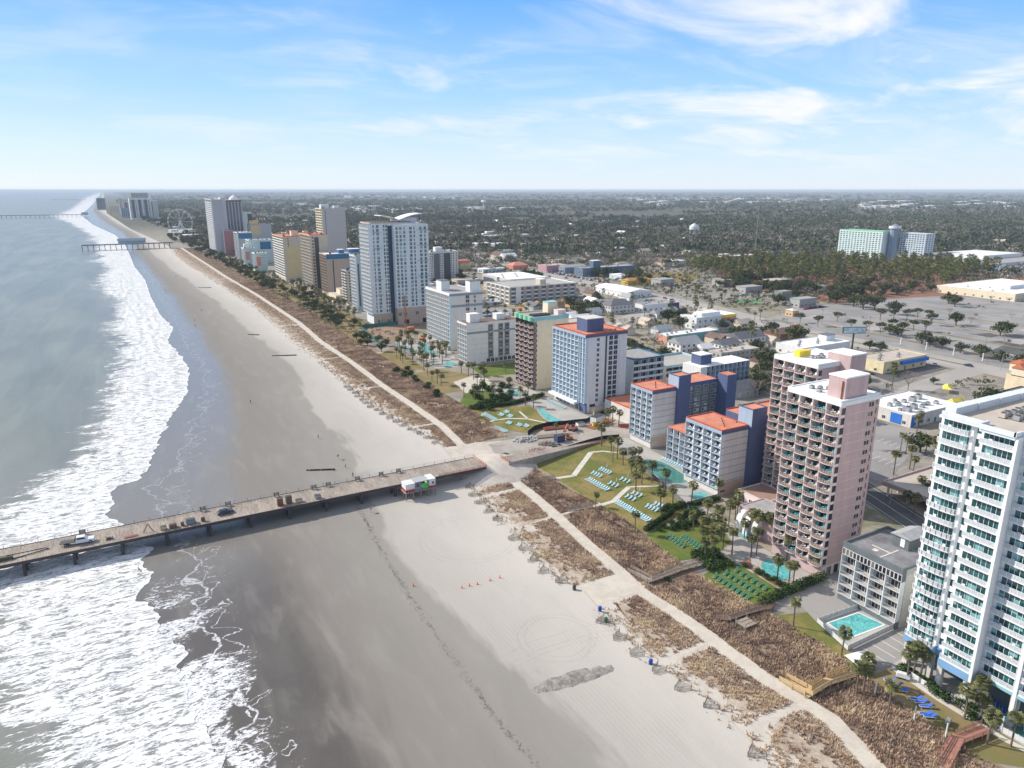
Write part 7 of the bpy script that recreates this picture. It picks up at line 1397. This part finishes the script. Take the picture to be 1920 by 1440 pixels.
for gi in range(3): rowch('green',(123.4+gi*3.4,116.2-gi*.3),(123.2+gi*3.4,105.2+gi*.4),8-gi,R(-65),f'dark green lounger in the {("seaward","middle","pool side")[gi]} row of the sunny lawn','dark green loungers on the sunny lawn',1.05)
rowch('aqua',(133.3,266.5),(133.6,255.5),11,R(-100),'aqua lounger in the long row on the yellow lawn past the yard','aqua row on the yellow lawn'); rowch('aqua',(128.6,247.6),(130.4,240.4),8,R(-100),'aqua lounger in the short row beside the rubble','aqua row beside the rubble')
for i,(x,y) in enumerate(((139,262),(141.5,258.5),(143,264.5),(136.5,250.5),(139,246),(141,243.5))): rowch('aqua',(x,y),(x+.3,y-2),3,R(-70),f'aqua lounger of the small {("first","second","third","fourth","fifth","sixth")[i]} cluster near the lazy river','aqua lounger clusters near the lazy river')
BP=[G(*p) for p in ((1668,1278),(1679,1287),(1690,1297),(1717,1313),(1726,1319),(1735,1327),(1735,1341),(1743,1346))]
for i,(x,y) in enumerate(BP): lounger('blue',x,y,R(-125),('first','second','third','fourth','fifth','sixth','seventh','eighth')[i]+' royal blue lounger from the left on the dry lawn','royal blue loungers on the dry lawn',sc=1.15)
rowch('blue',(138.5,62.5),(134.5,49.5),10,R(-60),'dark lounger on the shaded terrace under the condominium','shaded terrace loungers'); rowch('aqua',(165.6,186),(166.4,172),13,R(-80),'pale lounger along the inland edge of the kidney pool','loungers along the kidney pool')
rowch('aqua',(149.3,395),(150,420),18,R(-90),'pale blue lounger in rows behind the palm grove','pale blue rows behind the palm grove'); rowch('aqua',(153.0,395),(154,420),18,R(-90),'pale blue lounger in the inland row behind the palm grove','pale blue rows behind the palm grove'); rowch('aqua',(168.5,256),(168.5,270),10,R(-80),'white lounger on the terrace below the blue finned tower','loungers below the blue finned tower')
# ================================================================ boardwalks over the dunes
def boardwalk(lab,pts,w_,m,h_=.9,rail=1.0,solid=False):
    t=thing('boardwalk',lab,'boardwalk',(pts[0][0],pts[0][1],0)); P=[Vector((p[0]-pts[0][0],p[1]-pts[0][1],0)) for p in pts]; mb=MB(); mr=MB(); u=Vector((0,0,1))
    for i,(a,b) in enumerate(zip(P[:-1],P[1:])):
        za=h_*(0.15 if i==0 else 1); d=(b-a).normalized(); n=Vector((-d.y,d.x,0)); A=a+u*za; B_=b+u*(h_+.004*i); mb.bar(A-d*w_*.0,B_+d*w_*.5*(i<len(P)-2),w_,.12)
        for s in (-1,1):
            o_=n*s*(w_/2+.05); k=max(2,int((b-a).length/2)); ins=d*(w_*.5); a2=A+o_+(ins*(1 if i and s==1 else 0)); b2=B_+o_
            for j in range(k+1): c=a2.lerp(b2,j/k); mp=MB(); mp.box(-.06,.06,-.06,.06,-.05,c.z+rail); mp.build('post',[m],t,loc=(c.x,c.y,0))
            for zz in ((.35,.62,.9) if not solid else (.3,.55,.8,1.0)): mr.bar(a2+u*zz,b2+u*zz,.05,.20 if solid else .12)
    mb.build('deck',[m],t); mr.build('railing',[m],t)
boardwalk('grey timber boardwalk zigzagging over the dune toward the oval pool',[(106.6,129.2),(106.9,122),(117,122.6),(124.5,122.4)],1.7,WOODG); boardwalk('dark timber boardwalk with a small square lookout below the grey car park',[(110,103.5),(112,100.5),(116,100.4),(124.5,99.4)],1.6,mat('dark_boards',(.20,.14,.115),var=.2,sc=2)); boardwalk('fresh yellow timber boardwalk with boarded rails leading to the loungers',[(106.9,80.6),(107.2,74.8),(113,75.2),(119.5,74.4)],1.9,WOODN,.8,1.1,True)
boardwalk('reddish timber boardwalk corner at the lower right edge',[(112,51.5),(120,53.6),(127.5,52.6)],2.0,mat('red_boards',(.34,.17,.13),var=.2,sc=2)); boardwalk('pale timber boardwalk end by the small palm on the garden lawn',[(112,166.8),(119.8,165)],1.4,WOODG,.5,.9); boardwalk('low timber boardwalk below the single aqua row',[(113,190.2),(121.8,190)],1.3,WOODG,.5,.9)
t=thing('lookout_platform','dark square timber lookout beside the boardwalk stairs','platform',(114.2,97.2,0)); mb=MB(); mb.box(-1.8,1.8,-1.5,1.5,.9,1.05); [mb.box(s*1.7-.08,s*1.7+.08,q_*1.4-.08,q_*1.4+.08,0,2) for s in (-1,1) for q_ in (-1,1)]; mb.build('deck',[WOODG],t); mb=MB(); [mb.box(-1.8,1.8,y-.03,y+.03,1.8,1.95) for y in (-1.45,1.45)]; mb.build('railing',[WOODG],t)
# sand fence panels zigzagging along the seaward dune edge
SF=mat('sand_fence_slats',(.22,.195,.165),var=.3,sc=4); mb=MB(); [mb.box(x,x+.05,-.01,.01,0,1.0) for x in np.arange(-1.5,1.5,.16)]; mb.box(-1.5,1.5,-.015,.015,.25,.29); mb.box(-1.5,1.5,-.015,.015,.75,.79); sfm=mb.mesh('slats',[SF]); mb=MB(); mb.box(-.04,.04,-.05,.05,-.2,1.25); sfp=mb.mesh('post',[WOODG]); sfa=[]
y=30.
while y<340:
    if not ingap(y):
        for s in (0,1): 
            t=thing('sand_fence','grey slatted sand fence panel leaning on the seaward dune edge','sand fence',(float(cx(CE,y))-.8+random.uniform(-.4,.6),y+s*1.6,.18),R(28 if s else -24)+random.uniform(-.3,.3),'sand fence panels along the dune edge'); link('slats',sfm,t); link('post',sfp,t,(-1.51,0,0)); link('post',sfp,t,(1.51,0,0))
    y+=6.4
# bins, cones, signs
def bin_(x,y,m,lab):
    t=thing('beach_bin',lab,'bin',(x,y,.24)); mb=MB(); mb.cyl((0,0,0),(0,0,1.05),.36,.40,n=12); mb.build('barrel',[m],t); mb=MB(); mb.cyl((0,0,1.05),(0,0,1.22),.43,.25,n=12); mb.build('lid',[m],t); mb=MB(); mb.box(-.6,-.5,-.05,.05,0,1.3); mb.build('post',[WOODG],t)
B1=C_('bin_blue',(.03,.08,.45)); B2=C_('bin_green',(.02,.14,.07)); bin_(*G(1077,1107),C_('bin_dark',(.05,.07,.07)),'dark green bin on the sand beside the beach access'); bin_(*G(1125,1147),B1,'blue bin on the sand near the scrub corner'); bin_(*G(1136,1168),B2,'bright green bin at the seaward dune edge'); bin_(*G(1220,1247),B1,'blue bin farther down the sand fence line')
for i,p in enumerate(((866,1104),(880,1100),(895,1097),(919,1090),(937,1085),(775,1100))):
    x,y=G(*p); t=thing('traffic_cone',('first','second','third','fourth','fifth','sixth')[i]+(' orange cone from the left in the line on the dry sand' if i<5 else ' orange cone, alone nearer the water'),'cone',(x,y,.2)); mb=MB(); mb.box(-.25,.25,-.25,.25,0,.06); mb.cyl((0,0,.06),(0,0,.85),.17,.04,n=8); mb.build('cone',[C_('cone_orange',(.75,.16,.05))],t)
for p,lab in (((696,962),'small square notice board on the sand below the pier'),((634,862),'small notice post on the sand above the pier')):
    x,y=G(*p); t=thing('beach_sign',lab,'sign',(x,y,.15)); mb=MB(); mb.box(-.05,.05,-.05,.05,0,1.6); mb.build('post',[WOODG],t); mb=MB(); mb.box(-.55,.55,-.06,-.02,1.1,1.9); mb.build('board',[GREYP],t,rz=R(30))
# drainage pipes on the beach
for (a,b,lab) in (((510,668),(556,667),'dark drain pipe lying on the dry beach nearest the pier'),((465,628),(486,629),'short dark drain pipe in the middle beach'),((371,540),(396,540),'far dark drain pipe across the beach'),((575,883),(628,882),'long dark outfall pipe half buried in wet sand above the pier')):
    A=G(*a);B_=G(*b); t=thing('drain_pipe',lab,'pipe',(*A,.1)); mb=MB(); mb.cyl((0,0,.15),(B_[0]-A[0],B_[1]-A[1],.35),.32,n=8); mb.build('pipe',[BLACK],t); mb=MB(); [mb.box((B_[0]-A[0])*f-.1,(B_[0]-A[0])*f+.1,(B_[1]-A[1])*f-.5,(B_[1]-A[1])*f+.5,-.3,.5) for f in (.1,.5,.9)]; mb.build('cradles',[WOODG],t)
# people walking on the beach: one continuous skinned body each
def body(name,stride,arms,top,bot,skin,hair):
    V=[(0,0,.95),(0,0,1.15),(0,0,1.38),(0,0,1.50),(0,.01,1.60),(0,.01,1.72), (.10,0,.90),(.11,stride*.22,.50),(.11,stride*.30-.06,.10),(.11,stride*.30+.10,.04), (-.10,0,.90),(-.11,-stride*.18,.50),(-.11,-stride*.42,.12),(-.11,-stride*.42+.14,.05), (.19,0,1.40),(.24,-arms*.12,1.14),(.24,-arms*.02+.02,.90),(.24,.03,.80), (-.19,0,1.40),(-.24,arms*.12,1.14),(-.24,arms*.2,.92),(-.24,arms*.25,.82)]
    E_=[(0,1),(1,2),(2,3),(3,4),(4,5),(0,6),(6,7),(7,8),(8,9),(0,10),(10,11),(11,12),(12,13),(2,14),(14,15),(15,16),(16,17),(2,18),(18,19),(19,20),(20,21)]
    Rr=[.15,.14,.16,.06,.095,.085,.10,.065,.045,.04,.10,.065,.045,.04,.06,.045,.034,.03,.06,.045,.034,.03]
    me=bpy.data.meshes.new(name); me.from_pydata(V,E_,[]); o=bpy.data.objects.new(name,me); COL.objects.link(o); md=o.modifiers.new('s','SKIN'); 
    for i,r_ in enumerate(Rr): me.skin_vertices[0].data[i].radius=(r_,r_*.85)
    me.skin_vertices[0].data[0].use_root=True; o.modifiers.new('u','SUBSURF').levels=1; dg=bpy.context.evaluated_depsgraph_get(); m2=bpy.data.meshes.new_from_object(o.evaluated_get(dg)); bpy.data.objects.remove(o); m2.name='body'
    for k in (top,bot,skin,hair): m2.materials.append(k)
    for p in m2.polygons:
        z=p.center.z; x=abs(p.center.x); p.material_index=3 if z>1.66 else 2 if z>1.47 or (x>.2 and z<1.12) or z<.1 else 0 if z>.95 else 1; p.use_smooth=True
    return m2
try:
    SK=mat('skin',(.45,.28,.20),var=.05); HR=mat('dark_hair',(.04,.03,.025),var=.2); B_S=[body('person',1,1,C_('navy_shirt',(.04,.05,.09)),C_('dark_trousers',(.05,.05,.055)),SK,HR),body('person',.7,.6,C_('maroon_shirt',(.25,.05,.05)),C_('jeans',(.07,.10,.17)),SK,HR),body('person',.3,.2,C_('pale_shirt',(.45,.45,.43)),C_('dark_trousers',(.05,.05,.055)),SK,HR)]
    PL=['near the wet sand beyond the second pier','walking the water line below the far pier','walking close to the surf, left one of the far pair','walking close to the surf, right one of the far pair','standing alone at the wet sand edge mid beach','of the pair walking mid beach, seaward side','of the pair walking mid beach, inland side','standing near the tidal pool above the pier','walking toward the pier on pale sand','just above the pier beside the hut','right by the pier rail on the sand']
    for i,p in enumerate(((311,547),(330,520),(365,603),(367,613),(470,757),(376,582),(379,584),(597,823),(648,878),(662,895))):
        x,y=G(*p); t=thing('person','dark clothed person '+PL[i],'person',(x,y,.1),random.random()*6.28); link('body',B_S[i%3],t); t.scale=(1.05,)*3
except Exception as e: print('people failed',e)
# ================================================================ street furniture
def pole(name,lab,cat,x,y,h_,grp,arm=0,m=METAL,rz=0):
    t=thing(name,lab,cat,(x,y,.05),rz,grp); mb=MB(); mb.cyl((0,0,0),(0,0,h_),.13,.08,n=6); mb.build('post',[m],t)
    if arm: mb=MB(); mb.cyl((0,0,h_-.1),(arm,0,h_+.2),.06,n=5); mb.box(arm-.1,arm+.7,-.15,.15,h_+.12,h_+.28); mb.build('lamp_head',[m],t)
    return t
for k in range(13): pole('street_lamp','thin grey street lamp along the highway median','street lamp',424-(k<2)*8,200+k*44,9,'street lamps along the highway',1.8,rz=(k%2)*PI)
for k in range(7): pole('flag_pylon','short white pylon in the row between the highway and empty car park','pylon',428+k*.6,166+k*17,4.5,'white pylons by the empty car park',0,WHITE).scale=(3,3,1)
for i,p in enumerate(((1555,768),(1580,775),(1648,762),(1668,945),(1697,790),(1730,1000),(1290,650),(1445,640))): x,y=G(*p); pole('street_lamp','tall grey lamp post '+('by the cross street corner','beside the low restaurant','on the pink tower car park','beside the boulevard behind the pink tower','over the side car park','at the boulevard crossing','among the guest houses','by the sprawling white shop')[i],'street lamp',x,y,9,None,1.6)
for i,p in enumerate(((1880,655),(1230,560),(1320,565),(1195,540))):
    x,y=G(*p); t=thing('utility_pole',('double armed utility pole in the empty car park','utility pole by the mini golf course','utility pole at the golf entrance','utility pole near the yellow diner')[i],'utility pole',(x,y,.05)); mb=MB(); mb.cyl((0,0,0),(0,0,12),.16,.11,n=6); mb.build('pole',[WOODG],t); mb=MB(); mb.box(-1.6,1.6,-.08,.08,10.6,10.8); mb.box(-1.2,1.2,-.08,.08,9.2,9.4); mb.build('crossarm',[WOODG],t)
x,y=G(1597,655); t=thing('billboard','billboard with a pale blue panel on a thick dark post','billboard',(x,y,.05),R(-28)); mb=MB(); mb.cyl((0,0,0),(0,0,10),.55,n=8); mb.build('post',[DMETAL],t); mb=MB(); mb.box(-7,7,-.6,.6,10,14); mb.build('box',[DMETAL],t); q=NT('billboard_print'); POST=q.out(q.mix(q.step(q.noise(.35,4,.6),.42,.6),(.30,.50,.62),(.62,.70,.72)),.5); mb=MB(); mb.box(-6.7,6.7,-.66,-.605,10.3,13.7); mb.build('poster',[POST],t)
for k in range(16):
    x=448+(k>10)*8; y=150+k*38; t=thing('utility_pole','wooden utility pole on the inland side of the highway','utility pole',(x+ (y-440>0)*14,y,.05),0,'utility poles along the highway'); mb=MB(); mb.cyl((0,0,0),(0,0,12),.17,.12,n=6); mb.build('pole',[WOODG],t); mb=MB(); mb.box(-1.5,1.5,-.08,.08,10.7,10.9); mb.build('crossarm',[WOODG],t)
# tents and boats by the grey motel, shade sail, small things
for i,(p,s) in enumerate((((1790,760),5),((1832,770),4),((1775,735),4))):
    x,y=G(*p); t=thing('yellow_tent',('yellow peaked tent beside the grey panelled motel','small yellow tent at the motel end','yellow awning strip behind the white truck')[i],'tent',(x,y,.05),R(15*i)); mb=MB(); mb.add([(-s,-2,2.2),(s,-2,2.2),(s,2,2.2),(-s,2,2.2),(-s*.6,0,3.6),(s*.6,0,3.6)],[(0,1,5,4),(2,3,4,5),(3,0,4),(1,2,5),(3,2,1,0)]); mb.build('canopy',[C_('tent_yellow',(.80,.68,.12))],t); mb=MB(); mb.box(-.05,.05,-.05,.05,0,2.2); lg=mb.mesh('leg',[METAL]); [link('leg',lg,t,(sx*(s-.1),sy*1.9,0)) for sx in (-1,1) for sy in (-1,1)]
t=thing('shade_canopy','white fabric canopy over the timber walkway entrance','canopy',(123.5,75.5,.05),R(-10)); mb=MB(); mb.add([(-2.4,-1.8,2.3),(2.4,-1.8,2.3),(2.4,1.8,2.3),(-2.4,1.8,2.3),(0,0,2.9)],[(0,1,4),(1,2,4),(2,3,4),(3,0,4),(3,2,1,0)]); mb.build('fabric',[WHITE],t); mb=MB(); mb.box(-.05,.05,-.05,.05,0,2.3); lg=mb.mesh('leg',[METAL]); [link('leg',lg,t,(a*2.3,b*1.7,0)) for a in (-1,1) for b in (-1,1)]
t=thing('covered_cart','white covered cart at the end of the curved walk','cart',(*G(1692,1272),.05),R(-60)); mb=MB(); loft(mb,[(-1.2,.4),(1.2,.4),(1.3,.9),(.6,1.25),(-1.1,1.2)],.6,.45); mb.build('cover',[WHITE],t); [wheel(.28,.16,t,(x,y,.28)) for x in (.8,-.8) for y in (-.5,.5)]
t=thing('covered_grill','silver covered grill on the dry lawn near the red boardwalk','grill',(*G(1777,1358),.05),R(20)); mb=MB(); loft(mb,[(-.9,.5),(.9,.5),(.8,1.0),(-.8,1.0)],.4,.3); mb.build('lid',[METAL],t); mb=MB(); [mb.box(a*.7-.04,a*.7+.04,b*.3-.04,b*.3+.04,0,.5) for a in (-1,1) for b in (-1,1)]; mb.build('legs',[DMETAL],t)
for i,p in enumerate(((1640,1303),(1713,1352),(1772,1385),(1877,1372))): x,y=G(*p); pole('lamp_bollard','slim white lamp post '+('on the lawn left of the blue loungers','beside the seventh blue lounger','by the red boardwalk steps','near the lagoon pool')[i],'lamp post',x,y,3.2,None,0,TRIM).scale=(1.2,1.2,1)
x,y=G(1149,868); pole('lamp_post','thin dark lamp post standing on the big lawn','lamp post',x,y,6.5,None,0,DMETAL); x,y=G(1188,1010)
# other piers up the coast
def farpier(lab,x0,x1,y,w_,z,house=None,sp=8):
    t=thing('far_pier',lab,'pier',(x0,y,0)); L_=x1-x0; mb=MB(); mb.box(0,L_,0,w_,z-.8,z); mb.box(0,L_,0,.3,z,z+1.0); mb.build('deck',[C_('far_timber',(.16,.14,.13))],t)
    k=0; mb=MB()
    for yy in (.6,w_-.6): mb.cyl((0,yy,-2),(0,yy,z-.8),.45,n=6)
    mb.bar((0,.6,z-4),(0,w_-.6,z-1.4),.3,.3); pb=mb.mesh('pile_bent',[C_('far_timber',(.16,.14,.13))])
    while k<L_: link('pile_bent',pb,t,(k,0,0)); k+=sp
    if house: a,b,h_=house; mb=MB(); mb.box(a,b,-3,w_+5,z,z+h_*.6); mb.gable(a,b,-3,w_+5,z+h_*.6,z+h_,1,'x',1); mb.build('pier_house',[C_('slate_blue',(.25,.34,.42)),C_('slate_roof',(.12,.18,.25))],t)
farpier('second pier with blue roofed pier house crossing the surf',-42,92,1346,9,9,(52,92,9)); farpier('long low pier in the distance with a small house at its root',-335,-60,3060,8,9,(255,275,8),14); farpier('tiny faint pier far up the coast near the horizon',-420,-150,7700,12,12,None,30)
# rough dug sand bank on the beach
q=NT('churned_sand'); CHURN=q.out(q.mix(q.step(q.noise(.9,5,.7),.4,.62),(.36,.335,.30),(.24,.22,.195)),.95,q.bump(q.noise(1.3,5,.75),.9,.45),.1)
n1,n2=90,26; V=[];  
for i in range(n1):
    for j in range(n2):
        u=i/(n1-1); v_=j/(n2-1); x=60.5+19.5*u; y=101.8-1.6*u+(v_-.5)*(3.2+2.6*math.sin(PI*u)); prof=max(0,math.sin(PI*min(1,v_*1.0)))**1.2*math.sin(PI*min(1,max(0,u)))**.5; z=.05+prof*(.42+.22*nz(x,y,.5,3)); V.append((x,y,z))
i=np.arange(n1-1)[:,None]*n2+np.arange(n2-1)[None]; o=npmesh('sand_bank',np.array(V),np.stack([i,i+n2,i+n2+1,i+1],-1).reshape(-1,4),CHURN,smooth=True); tag(o,kind='structure')
# tidal scour ridges beside the outfall
# ================================================================ air: one even box of haze round camera and scene
q=bpy.data.materials.new('haze'); q.use_nodes=True; t=q.node_tree; t.nodes.clear(); pv=t.nodes.new('ShaderNodeVolumePrincipled'); pv.inputs['Color'].default_value=(.74,.86,1,1); pv.inputs['Density'].default_value=HAZE; pv.inputs['Anisotropy'].default_value=.0
ou=t.nodes.new('ShaderNodeOutputMaterial'); t.links.new(pv.outputs[0],ou.inputs['Volume'])
mb=MB(); mb.box(-66000,84000,-200,60000,-3,100.); o=mb.build('haze',[q]); o['kind']='stuff'

# ---------------- labels that single each copy out: place words for small groups, left to right in the photograph
ORD='first second third fourth fifth sixth seventh eighth ninth tenth eleventh twelfth thirteenth fourteenth fifteenth sixteenth seventeenth eighteenth nineteenth twentieth twenty-first twenty-second twenty-third twenty-fourth twenty-fifth twenty-sixth twenty-seventh twenty-eighth twenty-ninth thirtieth'.split()
def sx(o):
    x,y,z=o.location; f=x*math.cos(YAW)+y*math.sin(YAW); s=x*math.sin(YAW)-y*math.cos(YAW); d=f*math.cos(PITCH)-(z-CH)*math.sin(PITCH); return s/max(d,1)
gl={}
for o in COL.objects:
    if o.parent is None and 'label' in o.keys(): gl.setdefault(o['label'],[]).append(o)
for lab,os_ in gl.items():
    n=len(os_)
    if n<2 or n>30: continue
    os_.sort(key=sx)
    for i,o in enumerate(os_):
        if n==2: o['label']=lab+(', the left one' if i==0 else ', the right one')
        else: o['label']=lab+', '+(ORD[i]+' from left' if i<n-1 else 'rightmost')
